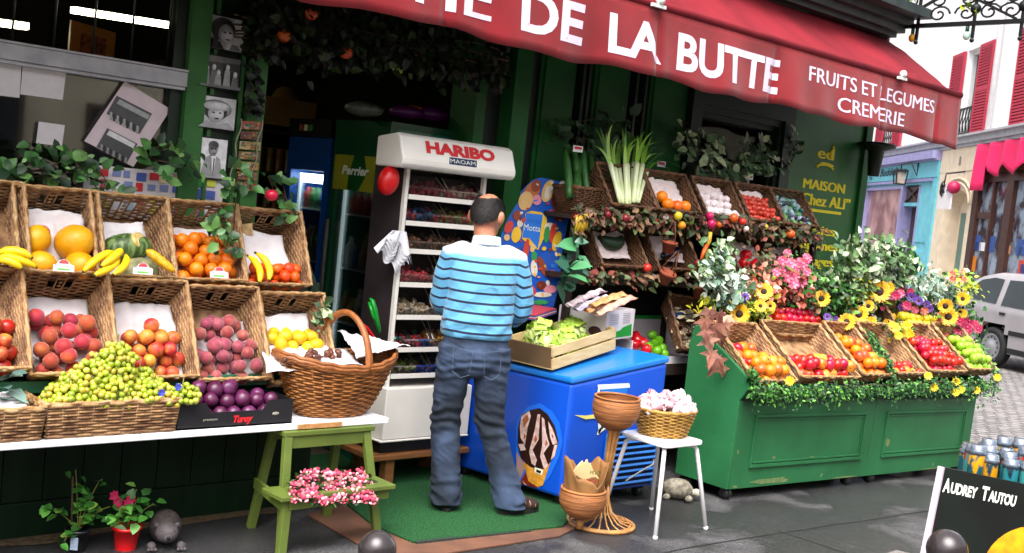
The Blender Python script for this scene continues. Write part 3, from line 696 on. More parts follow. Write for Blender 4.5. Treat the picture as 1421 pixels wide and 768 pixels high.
# wicker trays on the board
def tray(label, x0, x1, y0, y1, h, z=TZ, mats=None, name='wicker_tray', rotz=0, taper=.012, front=1, holes=False):
    return tray_basket(name, label, x1-x0, y1-y0, h, front=front, taper=taper, mats=mats, loc=(x0, y0, z+.006), rot=RZ(rotz), holes=holes)
TR_g = tray('low rectangular wicker tray holding heaped green grapes', 1.66, 2.235, 4.525, 4.84, .135)
TR_l = tray('low wicker tray with white paper at the left picture edge', 1.18, 1.655, 4.52, 4.80, .125)
sheet('paper_sheet', 'folded white paper in the low tray at the left picture edge', 'paper', TR_l, ((.1, .05, .09), (.44, .05, .10), (.40, .16, .17), (.1, .2, .14)), .02, seed=9)
mb = MB(); rnd = random.Random(3)
for k in range(10):
    p = PY(-6+rnd.random()*22, 560-rnd.random()*38, 4.66); mb.leaf(p, (rnd.uniform(-.5, 1), -.6, rnd.uniform(-.4, .6)), (0, -.4, 1), .09, .07)
tag(mb.build('cabbage', mat('grey_green_leaf', '#5d7a70', .5, .15, 10, island=['#5d7a70', '#4a6a63', '#78948a'])), 'grey green leafy vegetable in the low tray at the left edge', 'vegetable')
# grape bunches
GRAPE = mat('green_grape', '#a9ad22', .25, .12, 30, island=['#a0b02a', '#b0b434', '#92a628', '#b4a43a', '#b8b448', '#8a9c2a'], sss=.15, coat=.2)
TWIG = mat('grape_stem', '#6b6a2a', .8, .2, 20)
def grapes(label, c, ax, n, seed, r0=.0138):
    rnd = random.Random(seed); mb = MB(); c = Vector(c); ax = [Vector(a) for a in ax]; pts = []
    for k in range(n*14):
        if len(pts) >= int(n*1.25): break
        d = Vector((rnd.gauss(0, 1), rnd.gauss(0, 1), rnd.gauss(0, 1))).normalized()*(rnd.uniform(.75, 1))
        if d.z < -.35: continue
        q_ = 1+.28*noise.noise(d*1.7+Vector((seed*3.1, 0, 0))); p = c+(ax[0]*d.x+ax[1]*d.y+ax[2]*d.z)*q_
        if all((p-q).length > r0*1.55 for q in pts): pts.append(p)
    for p in pts: mb.ball(p, r0*rnd.uniform(.9, 1.12), 10, 7, 0, (1, 1, rnd.uniform(1.0, 1.15)), Euler((rnd.random()*3, rnd.random()*3, 0)).to_matrix())
    mb.ball(c-ax[2]*.1, 1, 10, 6, 1, (ax[0].length*.68, ax[1].length*.68, ax[2].length*.6))
    mb.tube([c, c+ax[2]*1.25+Vector((.01, 0, .02))], .003, 5, 1)
    return tag(mb.build('grape_bunch', [GRAPE, TWIG]), label, 'grapes', 'green grape bunches heaped in the tray')
yy = 4.66; P = lambda px, py, y=yy: PY(px, py, y)
grapes('green grape bunch behind the heap at the left', P(112, 540, 4.70), ((.10, 0, 0), (0, .08, 0), (0, 0, .08)), 110, 7)
grapes('green grape bunch behind the heap at the right', P(190, 535, 4.70), ((.10, 0, 0), (0, .08, 0), (0, 0, .085)), 110, 8)
grapes('tallest bunch of green grapes crowning the heap', P(158, 510, 4.68), ((.10, 0, 0), (0, .09, 0), (0, 0, .10)), 120, 1)
grapes('yellowish grape bunch left of the heap summit', P(130, 528, 4.66), ((.11, 0, 0), (0, .08, 0), (0, 0, .08)), 120, 2)
grapes('green grape bunch at the left end of the tray', P(92, 556, 4.62), ((.105, 0, 0), (0, .09, 0), (0, 0, .075)), 130, 3)
grapes('green grape bunch at the front middle of the tray', P(158, 553, 4.60), ((.13, 0, 0), (0, .08, 0), (0, 0, .085)), 140, 4)
grapes('green grape bunch front right above the tray edge', P(207, 552, 4.60), ((.11, 0, 0), (0, .08, 0), (0, 0, .075)), 130, 5)
grapes('green grape bunch trailing off the right end towards the plums', P(250, 552, 4.58), ((.095, 0, 0), (0, .07, 0), (0, 0, .055)), 90, 6)
mb = MB()
for px, py in ((224, 545), (247, 537)):
    p = P(px, py, 4.52); 
    for k in range(6): a = k*pi/3; mb.leaf(p, (cos(a), -.3, sin(a)), (0, -1, 0), .02, .014)
tag(mb.build('blue_ties', mat('blue_tie', '#4a57c8', .5, .1)), 'small blue paper ties on the grapes at the right of the heap', 'tie')
# plum box
BOX = mat('black_carton', '#17161a', .5, .25, 8)
bx = thing('plum_carton', 'low black cardboard fruit box of plums on the white board', 'box', (2.54, 4.6, TZ))
x0, x1, y0, y1, z = 2.24, 2.82, 4.545, 4.79, TZ+.003
mb = MB(); mb.box(x0, x1, y0, y1, z, z+.006)
def wallcut(xa, xb, y, t):
    pts = [(xa, 0), (xb, 0), (xb, .115), (xb-.13, .115), (xb-.16, .07), (xa+.16, .07), (xa+.13, .115), (xa, .115)]
    mb.poly(pts, (0, y, z), X3, Z3, Y3, t)
wallcut(x0, x1, y0, .006); wallcut(x0, x1, y1-.006, .006)
mb.box(x0, x0+.006, y0+.006, y1-.006, z, z+.115); mb.box(x1-.006, x1, y0+.006, y1-.006, z, z+.115); mb.build('tray_body', BOX, bx)
mb = MB(); text_mb(mb, 'Turoy', (x0+.27, y0, z+.02), X3, Z3, -Y3, h=.032, width=.10, bold=.05, depth=.003, shear=.3); mb.build('red_lettering', mat('carton_red', '#d0212a', .5, .05), bx)
mb = MB(); text_mb(mb, 'premium', (x0+.12, y0, z+.035), X3, Z3, -Y3, h=.012, width=.07, bold=.02, depth=.003)
mb.ball((x1-.09, y0-.001, z+.05), .02, 8, 4, 0, (1, .1, .4)); mb.build('pale_print', mat('carton_grey', '#8f8a80', .6, .05), bx)
W[bx.name+'pl'] = Matrix.Translation((x0, y0, z))
class _B: name = bx.name+'pl'
pile(_B, me_plum, 'plum', 'dark purple plum in the black cardboard box', 'plum', 'plums in the black box', .038, .56, .01, .235, .005, layers=2, jit=.2, size=(.95, 1.08), x0=.03)
pile(_B, me_plum, 'plum', 'dark purple plum in the black cardboard box', 'plum', 'plums in the black box', .038, .46, .07, .21, .115, layers=1, jit=.2, x0=.10, prob=.9)
# ---------------------------------------------------------------- handled basket
hb = thing('handled_basket', 'large oval wicker basket with an arched handle and white paper', 'basket', (3.09, 4.72, TZ))
c0 = Vector((3.15, 4.71, TZ+.004)); dirx = Vector((1, .1, 0)).normalized(); diry = Vector((-.1, 1, 0)).normalized()
def oval(a, v):
    k = v**.8; rx = .19+.165*k; ry = .12+.085*k
    z = .25*v + .055*v*v*abs(cos(a))**2
    return c0+dirx*(rx*cos(a))+diry*(ry*sin(a))+Z3*z
mb = MB()
def PP(u, v): return oval(2*pi*u, v)
def NN(u, v): a = 2*pi*u; return (dirx*cos(a)+diry*sin(a)*1.3).normalized()
strand_wall(mb, PP, NN, 34, 22, .0068, .0055, None, 0, 3); mb.build('woven_body', mat('wicker_honey', '#a5692f', .55, .25, 14, .15, 120, c2='#74431b'), hb)
mb = MB()
for rr, dz in ((.013, .0), (.011, .016), (.009, -.012)): mb.tube([oval(2*pi*k/48, 1)+Z3*(dz+.004*sin(k*2.4))+NN(k/48, 1)*.004*cos(k*2.4) for k in range(48)], rr, 7, closed=True)
mb.build('rim', mat('wicker_honey_rim', '#9c5f2e', .5, .2, 30, .15, 100, c2='#7b451e'), hb)
mb = MB(); 
mb.tube([c0+diry*(.205*cos(t))+dirx*.04+Z3*(.24+.27*sin(t)) for t in [pi*k/24 for k in range(25)]], .0155, 9)
mb.tube([c0+diry*(.205*cos(t))+dirx*(.055)+Z3*(.24+.262*sin(t)) for t in [pi*k/24 for k in range(25)]], .010, 9)
mb.build('handle', mat('wicker_handle', '#a0602c', .5, .25, 25, .2, 60, c2='#7d4520'), hb)
mb = MB(); mb.lathe([(0, 0), (1, 0)], 24, Matrix.Translation(c0+Z3*.01) @ Matrix.Diagonal((.185, .115, 1, 1))); mb.build('base', WICK, hb)
W['hbm'] = Matrix.Translation(c0)
class _H: name = 'hbm'
sheet('paper_sheet', 'white paper spilling over the near left rim of the handled basket', 'paper', _H, ((-.44, -.08, .225), (.03, -.20, .262), (.12, .12, .30), (-.34, .17, .33)), .022, seed=11, n=18)
sheet('paper_sheet', 'white paper corner standing up at the right of the handled basket', 'paper', _H, ((.03, -.13, .29), (.40, -.08, .33), (.36, .10, .34), (.08, .14, .39)), .022, seed=12, n=18)
FIG = mat('dried_fruit', '#6e3a22', .5, .25, 30, .2, 60, c2='#3f1f13')
me_fig = fruit_mesh('dried_fig', FIG, .017, lambda d: 1+.25*d.z, (1, .8, 1.2), n=10, mm=7)
rnd = random.Random(5)
for k in range(20):
    if k < 8: q = PY(420+rnd.random()*32, 503-rnd.random()*8, 4.64+rnd.random()*.05)
    elif k < 11: q = PY(428+rnd.random()*14, 489+rnd.random()*3, 4.74)
    elif k < 19: q = PY(455+rnd.random()*16, 500-rnd.random()*12, 4.66+rnd.random()*.05)
    else: q = PY(395, 500, 4.6)
    put(me_fig, 'dried_fig', 'brown dried fig lying on the white paper of the handled basket', 'fig', 'dried figs in the handled basket', q)
# ---------------------------------------------------------------- step stool with flowers
OLIVE = mat('olive_paint', '#5f6e2c', .5, .14, 6, .08, 60, c2='#4f5f24')
ss = thing('step_stool', 'olive green wooden step stool under the white board', 'stool', (2.98, 4.6, 0))
def leg(nm, a, b, w=.042, h=.03): mb = MB(); mb.bar(a, b, w, h, upv=(0, 1, 0)); return mb.build(nm, OLIVE, ss, bevel=.003)
zt = .55
leg('leg', (2.735, 4.40, 0), (2.79, 4.52, zt-.03)); leg('leg', (3.305, 4.43, 0), (3.245, 4.53, zt-.03))
leg('leg', (2.80, 4.80, 0), (2.83, 4.71, zt-.03)); leg('leg', (3.24, 4.80, 0), (3.20, 4.71, zt-.03))
mb = MB(); mb.box(2.765, 3.285, 4.505, 4.735, zt-.026, zt-.001); mb.build('top_board', OLIVE, ss, bevel=.004)
mb = MB(); mb.box(2.81, 3.225, 4.515, 4.533, zt-.085, zt-.027); mb.box(2.83, 3.20, 4.70, 4.718, zt-.085, zt-.027); mb.build('apron', OLIVE, ss)
mb = MB(); mb.box(2.66, 3.30, 4.31, 4.49, .275, .298); mb.build('step_board', OLIVE, ss, bevel=.004)
mb = MB(); mb.box(2.72, 3.28, 4.335, 4.352, .225, .274); mb.bar((2.70, 4.36, .245), (2.77, 4.74, .245), .02, .05); mb.bar((3.30, 4.40, .245), (3.255, 4.74, .245), .02, .05); mb.build('step_rail', OLIVE, ss)
leg('leg', (2.70, 4.34, 0), (2.72, 4.36, .275)); 
ROSES = mat('pink_rose', '#d8607a', .6, .1, 30, island=['#d9607a', '#e58a9e', '#cf4a68', '#e9a8b4', '#d9587a', '#c23a5e', '#e8a0a6'])
LEAFM = mat('bouquet_leaf', '#2f4d24', .55, .2, 20, island=['#2f4d24', '#3f6130', '#56703c', '#243c1e'])
def rose(mb, c, r, rnd, mi=0):
    c = Vector(c); d0 = (CAM-c+Vector((rnd.uniform(-3, 3), rnd.uniform(-1, 2), rnd.uniform(-2, 4)))).normalized(); Q = d0.to_track_quat('Z', 'Y').to_matrix()
    mb.ball(c, r*.62, 9, 7, mi, (1, 1, 1.15), Q)
    for k in range(5):
        a = 2*pi*k/5+rnd.random()*.5; dd = Q @ Vector((cos(a)*.55, sin(a)*.55, .85)); mb.leaf(c+(Q @ Vector((cos(a), sin(a), 0)))*r*.5-d0*r*.5, dd, -(Q @ Vector((cos(a), sin(a), 0))), r*1.35, r*1.1, mi, -.5, .35)
    mb.ball(c+d0*r*.52, r*.27, 7, 5, 1, (1, 1, .6), Q)
    return
    for L, (n, rad, tilt, hz) in enumerate(((6, 1, .5, 0), (5, .75, .95, .2), (4, .45, 1.25, .35))):
        for k in range(n):
            a = 2*pi*k/n+L*.6+rnd.random()*.3
            d = Vector((cos(a)*cos(tilt), sin(a)*cos(tilt), sin(tilt)))
            mb.leaf(Vector(c)+Vector((cos(a), sin(a), 0))*r*.1, d, (0, 0, 1), r*rad*1.05, r*1.15, mi, .5, -.35)
    mb.ball(Vector(c)+Vector((0, 0, r*.35)), r*.42, 8, 5, mi)
rnd = random.Random(11)
fb = thing('rose_bunch', 'bunch of small pink artificial roses lying on the step', 'flowers', (2.98, 4.38, .3))
mb = MB(); pts = []
for k in range(900):
    px, py = rnd.uniform(404, 518), rnd.uniform(655, 694)
    if py > 686 and not 440 < px < 500 and rnd.random() < .6: continue
    if (px < 415 or px > 508) and py < 672: continue
    if all(hypot(px-a, py-b) > 7.4 for a, b in pts): pts.append((px, py))
    if len(pts) > 62: break
for px, py in pts + [(450, 698), (466, 691)]:
    y = 4.30+(690-py)/35*.12+rnd.uniform(-.02, .02); rose(mb, PY(px, py, y), .0165*rnd.uniform(.75, 1.2), rnd)
fo = mb.build('blossoms', [ROSES, mat('rose_heart', '#e08a98', .6, .1, 30)], fb); 
mb = MB()
for k in range(420):
    px, py = rnd.uniform(404, 518), rnd.uniform(660, 697); y = 4.33+(690-py)/35*.1
    mb.leaf(PY(px, py, y), (rnd.uniform(-1, 1), rnd.uniform(-1, .3), rnd.uniform(-.5, .8)), (0, 0, 1), .036, .02)
mb.build('leaves', LEAFM, fb)
# ---------------------------------------------------------------- plants, pots, hedgehog, carpet
LEAF1 = mat('plant_leaf', '#3f7a2a', .45, .2, 20, island=['#3f7a2a', '#2e6420', '#55913a', '#6f9a3e', '#28541f'])
def pot(nm, label, cat, px, py, r, h, m, dark=True):
    p = PZ(px, py, 0); t = thing(nm, label, cat, p)
    mb = MB(); mb.lathe([(r*.72, 0), (r*.95, h*.86), (r*1.06, h*.86), (r*1.08, h), (r*.98, h), (r*.92, h*.85), (0, h*.85)], 22, Matrix.Translation(p), 0, True); mb.add([p+Vector((r*.72*cos(2*pi*k/22), r*.72*sin(2*pi*k/22), .001)) for k in range(22)], [tuple(range(22))])
    mb.build('pot', m, t); return t, p
t, p = pot('potted_plant', 'ivy leaved plant in a small black pot by the planks', 'plant', 106, 764, .052, .10, mat('black_plastic', '#121419', .35, .2, 8))
mb = MB(); mb.poly([(-.016, .02), (.016, .02), (.016, .075), (-.016, .075)], p+Vector((-.03, -.045, 0)), Vector((.8, -.6, 0)), Z3, Vector((-.6, -.8, 0)), .003); mb.build('pot_label', mat('label_blue', '#9fb0c8', .5, .2, 90), t)
rnd = random.Random(4)
def stems_plant(t, p, h0, items, nl, L, mats_, rnd, fall=.4):
    ms = MB(); ml = MB()
    for (dx, dy, dz) in items:
        a = p+Vector((0, 0, h0)); b = a+Vector((dx, dy, dz)); mid = a.lerp(b, .5)+Vector((0, 0, .04))
        path = [a.lerp(mid, s)*(1-s)+mid.lerp(b, s)*s for s in [k/6 for k in range(7)]]
        ms.tube(path, .0025, 5)
        for k in range(nl):
            q = path[rnd.randint(2, 6)]+Vector((rnd.gauss(0, .02), rnd.gauss(0, .02), rnd.gauss(0, .015)))
            ml.leaf(q, (rnd.uniform(-1, 1), rnd.uniform(-1, .5), rnd.uniform(-.6, .5)), (0, -.3, 1), L*rnd.uniform(.7, 1.2), L*.95*rnd.uniform(.7, 1.1))
    ms.build('stem', TWIG, t); ml.build('foliage', mats_, t)
stems_plant(t, p, .09, [(-.15, 0, .12), (-.02, .03, .27), (.08, 0, .22), (.13, -.02, .1), (.04, -.04, .16), (-.08, -.06, -.02), (.02, .02, .12)], 9, .045, LEAF1, rnd)
mb = MB(); mb.tube([p+Vector((-.02, .02, .06)), p+Vector((-.03, .03, .33))], .005, 6); mb.build('support_cane', STEM, t)
t, p = pot('potted_plant', 'plant with magenta blossoms in a bright red pot', 'plant', 174, 761, .062, .105, mat('red_plastic', '#d2121a', .35, .08, 8))
stems_plant(t, p, .09, [(-.06, 0, .14), (.05, .02, .13), (.12, 0, .1), (0, -.05, .07), (.03, 0, .18), (-.1, -.02, .06)], 7, .05, LEAF1, rnd)
mb = MB()
for px, py in ((158, 688), (164, 696), (181, 693), (178, 697)):
    q = PY(px, py, p.y); 
    for k in range(6): a = k*pi/3+rnd.random(); mb.leaf(q, (cos(a), -.3, sin(a)), (0, -1, 0), .026, .022)
    mb.tube([q, p+Vector((0, 0, .1))], .002, 4)
mb.build('blossom', mat('magenta_petal', '#a8124a', .5, .1, 20), t)
h0 = PZ(230, 755, 0)+Vector((0, .02, 0)); hg = thing('hedgehog_figure', 'dark grey hedgehog garden figure sitting by the planks', 'figurine', h0)
fwd = Vector((-.35, -1, 0)).normalized(); sd_ = Vector((1, -.35, 0)).normalized()
HG = mat('hedgehog_spines', '#231d1b', .8, .4, 90, .6, 150, c2='#3b322d'); HGF = mat('hedgehog_face', '#4a4346', .75, .2, 30, .2, 60)
mb = MB(); Rm = Matrix((sd_, -fwd, Z3)).transposed()
mb.ball(h0+Vector((0, 0, .078)), .08, 22, 14, 0, (.92, 1.05, .98), Rm, fn=lambda d: 1+.03*sin(22*atan2(d.y, d.x))*sin(18*d.z)); mb.build('spiny_back', HG, hg)
mb = MB(); mb.ball(h0+fwd*.085+Vector((0, 0, .075)), .055, 16, 10, 0, (.95, 1.0, .85), Rm); mb.ball(h0+fwd*.120+Vector((0, 0, .065)), .026, 12, 8, 0, (.9, 1.1, .8), Rm)
for s in (-1, 1): mb.ball(h0+fwd*.07+sd_*s*.045+Vector((0, 0, .105)), .012, 10, 6, 0, (1, .5, 1), Rm)
mb.build('face', HGF, hg)
mb = MB(); mb.ball(h0+fwd*.146+Vector((0, 0, .069)), .009, 8, 6)
for s in (-1, 1): mb.ball(h0+fwd*.122+sd_*s*.024+Vector((0, 0, .092)), .006, 8, 6)
mb.build('nose_and_eyes', mat('gloss_black', '#08080a', .15, .1), hg)
for s in (-1, 1):
    mb = MB(); mb.ball(h0+fwd*.10+sd_*s*.065+Vector((0, 0, .018)), .026, 10, 6, 0, (.8, 1.2, .75), Rm)
    for k in (-1, 0, 1): mb.ball(h0+fwd*.13+sd_*(s*.065+k*.014)+Vector((0, 0, .011)), .011, 8, 5, 0, (.8, 1.2, .8), Rm)
    mb.build('paw', HGF, hg)
# debris strip of dry earth by the planks
mb = MB()
mb.grid(lambda u, v: Vector((.8+2.75*u, 5.034-.13*v*(.6+.5*noise.noise(Vector((u*9, 0, 0)))), .004+.006*(1-v))), 60, 3)
tag(mb.build('dirt_strip', mat('dry_dirt', '#5b4a30', .95, .4, 40, .5, 80, c2='#3a2d1c')), kind='structure')
# carpet and mat
mb = MB(); 
cp = [(3.39, 4.245), (4.32, 4.13), (4.72, 4.36), (4.60, 5.2), (3.98, 5.9), (3.50, 5.9), (3.46, 4.98), (3.36, 4.55)]
mb.poly(cp, (0, 0, .012), X3, Y3, Z3, .008)
tag(mb.build('grass_carpet', mat('green_turf', '#0d6a2a', .95, .3, 110, 1.0, 420, c2='#04300f', mixf=(.38, .62), wear=('#4a5a3a', .66, 12, .5))), 'bright green artificial grass mat in front of the doorway', 'mat')
mb = MB(); mb.bar((3.40, 4.236, .011), (4.10, 4.15, .011), .012, .014); mb.bar((3.40, 4.238, .011), (3.62, 4.21, .013), .022, .018)
tag(mb.build('carpet_trim', mat('dark_trim', '#26302a', .6, .4, 60)), 'dark ribbed trim strip along the front edge of the green mat', 'trim')
mb = MB(); mb.poly([(3.16, 4.86), (3.13, 4.22), (3.38, 4.06), (4.20, 4.03), (4.45, 4.12), (4.3, 4.35), (3.5, 4.45), (3.46, 4.95)], (0, 0, .003), X3, Y3, Z3, .007)
tag(mb.build('brown_underlay', mat('brown_underlay', '#6b4632', .85, .2, 6, .1, 60, c2='#56382a')), 'reddish brown hardboard sheet under the green mat', 'mat')
# ================================================================ POSTERS ON THE PILASTER AND WINDOW
def PPL(px, py, O, N): d = ray(px, py); O = Vector(O); N = Vector(N); return CAM + d*((O-CAM).dot(N)/d.dot(N))
GL_ = (.012, .06, .17, .38, .68, .82); GI = [0, 4, 8, 12, 16, 20]; GR = []
for i in range(21):
    a_, f_ = min(4, i//4), (i/4)-min(4, i//4); v = (GL_[a_]**.45*(1-f_)+GL_[a_+1]**.45*f_)**(1/.45); GR.append(mat('print_grey_%d' % i, (v, v, v*1.03), .5, .12, 30))
def photo(label, px4, y, kind):
    a, b, c, d = [PY(px, py, y) for px, py in px4]
    w = ((b.x-a.x)+(c.x-d.x))/2; h = ((a.z-d.z)+(b.z-c.z))/2; o = Vector(((a.x+d.x)/2, y, (d.z+c.z)/2))
    t = thing('framed_photo', label, 'photo', o, None, 'black and white photos on the pilaster')
    mb = MB(); mb.box(o.x-.008, o.x+w+.008, y+.003, y+.018, o.z-.008, o.z+h+.008); mb.build('backing', mat('black_card', '#0d0d0f', .5, .1), t)
    mb = MB(); n = [0]
    def pl(pts, m): n[0] += 1; mb.poly([(min(1, max(0, u))*w, min(1, max(0, v))*h) for u, v in pts], o+Vector((0, .003-.0007*n[0], 0)), X3, Z3, -Y3, .0006, m)
    pl_ = pl
    def pl(pts, m): pl_(pts, GI[m])
    def ell(cx, cy, rx, ry, m, k=22):
        b = GI[m]; st = [-3, -2, -1, 0, 1] if m > 1 else [3, 2, 1, 0]
        for q, dlt in enumerate(st):
            s = 1-.15*q; lx = .10*q*rx; pl_([(cx+lx+rx*s*cos(2*pi*i/k), cy+.4*lx+ry*s*sin(2*pi*i/k)) for i in range(k)], min(20, max(0, b+dlt)))
    if kind == 0:
        pl([(0,0),(1,0),(1,1),(0,1)], 3); pl([(.55,0),(1,0),(1,1),(.75,1)], 4); ell(.45,.62,.32,.36,0); pl([(0,0),(.5,0),(.4,.2),(0,.35)], 0); ell(.52,.48,.20,.30,3); ell(.55,.40,.16,.2,4); ell(.47,.52,.035,.03,0); ell(.60,.52,.035,.03,0); ell(.55,.30,.06,.025,1); pl([(.15,.0),(.2,.75),(.28,.8),(.3,0)], 0); pl([(.6,0),(.9,0),(.8,.16),(.66,.18)], 2)
    elif kind == 1:
        pl([(0,0),(1,0),(1,1),(0,1)], 1); pl([(0,.78),(1,.85),(1,1),(0,1)], 2)
        for cx, hh, m in ((.18,.6,3),(.34,.66,2),(.45,.5,3),(.66,.7,3),(.85,.5,2)): pl([(cx-.09,.08),(cx+.09,.08),(cx+.06,hh-.1),(cx-.06,hh-.1)], m); ell(cx,hh-.02,.05,.1,4)
        pl([(0,0),(1,0),(1,.1),(0,.06)], 2)
    elif kind == 2:
        pl([(0,0),(1,0),(1,1),(0,1)], 4); ell(.5,.62,.40,.30,3); ell(.5,.54,.28,.30,0); ell(.5,.46,.20,.27,4); ell(.5,.70,.33,.15,4); ell(.42,.5,.035,.025,0); ell(.58,.5,.035,.025,0); ell(.5,.31,.055,.025,0); pl([(.05,0),(.95,0),(.78,.22),(.5,.12),(.25,.22)], 3)
    else:
        pl([(0,0),(1,0),(1,1),(0,1)], 5); pl([(.1,0),(.9,0),(.78,.5),(.6,.58),(.4,.58),(.24,.5)], 3); ell(.5,.74,.16,.19,3); ell(.5,.84,.18,.11,1); ell(.44,.74,.03,.02,0); ell(.56,.74,.03,.02,0); ell(.5,.63,.05,.015,1); pl([(.42,.56),(.58,.56),(.54,.1),(.48,.1)], 5); pl([(.5,.52),(.54,.5),(.53,.1),(.49,.1)], 1)
    mb.build('print', GR, t)
photo('black and white close up of a dark haired face, top photo on the pilaster', ((288,19),(342,30),(335,74),(283,63)), 5.295, 0)
photo('dark grey group scene, second photo from the top on the pilaster', ((278,75),(335,83),(330,126),(276,118.5)), 5.295, 1)
photo('smiling face under a pale brimmed hat, third photo on the pilaster', ((273,131),(329,139),(324,183),(270,173)), 5.295, 2)
photo('man in a light jacket on white, lowest upright photo on the pilaster', ((278,190),(318,196),(310,252),(272,242)), 5.295, 3)
def pquad(mb, pts, y, m=0, t=.0015): 
    P = [PY(a, b, y) for a, b in pts]; mb.add(P+[p+Vector((0, t, 0)) for p in P], [(0,1,2,3),(7,6,5,4),(0,4,5,1),(1,5,6,2),(2,6,7,3),(3,7,4,0)], m)
np_ = thing('street_poster', 'tilted pinkish poster with two old street photographs in the window', 'poster', PY(176, 200, 5.34))
mb = MB(); pquad(mb, ((173,113),(237,152),(185,232),(117,196)), 5.345); mb.build('sheet', mat('pink_paper', '#d8c6cc', .7, .06, 12), np_)
mb = MB(); pquad(mb, ((162,133),(211,158),(194,186),(148,158)), 5.342, 5); pquad(mb, ((149,178),(191,200),(176,226),(134,204)), 5.342, 5)
for k in range(9):
    x, y = 153+k*4.6, 155+k*2.4; pquad(mb, ((x,y),(x+3,y+1.5),(x+2,y+12),(x-1,y+10)), 5.340, 2 if k % 2 else 12)
    x, y = 140+k*4.2, 200+k*2.2; pquad(mb, ((x,y),(x+3,y+1.5),(x+2,y+10),(x-1,y+8)), 5.340, 2 if k % 2 else 10)
pquad(mb, ((166,138),(208,160),(205,166),(162,144)), 5.3395, 12); pquad(mb, ((152,181),(188,200),(185,206),(148,187)), 5.3395, 16)
mb.build('photographs', GR, np_)
for lab, pts in (('white sheet taped at the far left of the shop window', ((-6,84),(30,90),(27,136),(-6,132))), ('wide white sheet taped below the grey bar', ((32,88),(92,99),(87,139),(28,131))), ('small square white note taped low in the window', ((54,169),(90,174),(86,203),(50,199)))):
    mb = MB(); pquad(mb, pts, 5.345); tag(mb.build('paper_note', PAPER), lab, 'note')
lb = thing('leaflet_board', 'board of colourful leaflets behind the upper baskets', 'board', PY(250, 290, 5.30))
mb = MB(); pquad(mb, ((120,228),(312,246),(305,310),(110,300)), 5.32); mb.build('backing', PAPER, lb)
LC = ['#c42a35', '#4a5fb0', '#2e8a4a', '#d8c9a0', '#dcdce6', '#c8d24a', '#7a86b8', '#e0b48a', '#b8434f', '#9fb3c4']
mb = MB(); rnd = random.Random(8)
for r in range(4):
    for c in range(11):
        x = 124+c*16.5+rnd.uniform(-2, 2); y = 232+c*1.7+r*15+rnd.uniform(-1, 1); w, h = rnd.uniform(9, 15), rnd.uniform(8, 13)
        pquad(mb, ((x,y),(x+w,y+w*.09),(x+w-1,y+h+w*.09),(x-1,y+h)), 5.316-.0004*c, rnd.randrange(len(LC)))
mb.build('leaflets', [solidc(c) for c in LC], lb)
# column of postcards by the doorway
pcr = thing('postcard_column', 'hanging column of small colourful postcards beside the doorway', 'postcards', PY(350, 265, 5.24))
rnd = random.Random(9); mb = MB(); CC = ['#7d5a3c', '#3f6a34', '#a3793f', '#8f8a7a', '#5c3a34', '#4a6f5a', '#b09a6a', '#a04a3a', '#3a4a6a']
for r in range(7):
    x0, y0 = 336-r*1.5, 168+r*14
    pquad(mb, ((x0,y0),(x0+29,y0+2),(x0+28,y0+13),(x0-1,y0+11)), 5.25, rnd.randrange(9))
    for k in range(26):
        a, b = x0+rnd.uniform(1, 22), y0+rnd.uniform(1, 9); s = rnd.uniform(2, 6); pquad(mb, ((a,b),(a+s,b+.3),(a+s-.3,b+s*.6),(a-.3,b+s*.5)), 5.2485-.0002*k, rnd.randrange(9))
mb.build('cards', [mat('card_%d' % i, c, .4, .35, 60) for i, c in enumerate(CC)], pcr)
mb = MB()
for sx in (335, 364): mb.tube([PY(sx+2*sin(k)-k*1.2, 165+k*7, 5.243) for k in range(15)], .004, 5)
mb.build('wire_holder', mat('wire_pale', '#8f8a78', .5, .2, 30, metal=.5), pcr)
# things inside the window
mb = MB(); P1 = PY(127, 68, 5.9); mb.obox(P1, (.125, .02, -.01), (0, .012, 0), (0.0, 0, .115)); 
of = tag(mb.build('orange_picture', mat('orange_card', '#b06a12', .5, .1, 6)), 'orange framed picture hanging inside above the window bar', 'picture')
mb = MB(); mb.obox(P1+Vector((.0, -.02, -.01)), (.07, .012, -.005), (0, .004, 0), (0, 0, .075)); mb.build('dark_print', mat('dark_print', '#3a1208', .5, .5, 40, c2='#a8551c'), of)
LAMP = mat('tube_lamp', (1, .9, .6), .5, 0, emit=8)
for nm, (a, b, y) in (('yellowish', ((100, 14), (240, 36), 6.7)), ('whitish', ((-30, 28), (38, 37), 6.4))):
    mb = MB(); p, q = PY(*a, y), PY(*b, y); q.y += .0; mb.bar(p, q, .05, .035)
    tag(mb.build('ceiling_lamp', LAMP), '%s lit fluorescent tube seen through the upper window' % nm, 'lamp')
# ================================================================ DOORWAY
ivy = thing('ivy', 'dark ivy hanging under the awning across the doorway lintel', 'ivy', PY(520, 60, 5.2))
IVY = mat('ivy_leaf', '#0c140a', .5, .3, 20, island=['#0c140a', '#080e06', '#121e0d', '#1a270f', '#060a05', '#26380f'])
rnd = random.Random(21); mb = MB()
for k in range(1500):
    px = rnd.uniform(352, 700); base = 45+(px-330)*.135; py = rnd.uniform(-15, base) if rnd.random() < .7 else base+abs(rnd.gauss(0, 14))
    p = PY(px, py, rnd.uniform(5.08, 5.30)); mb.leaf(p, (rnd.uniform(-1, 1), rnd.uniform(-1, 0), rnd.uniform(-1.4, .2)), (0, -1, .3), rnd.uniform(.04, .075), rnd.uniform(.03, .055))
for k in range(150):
    px = 338+rnd.gauss(14, 8); py = rnd.uniform(-10, 75); p = PY(px, py, rnd.uniform(5.16, 5.26)); mb.leaf(p, (rnd.uniform(-1, 1), -.6, rnd.uniform(-1.4, .2)), (0, -1, .3), .05, .04)
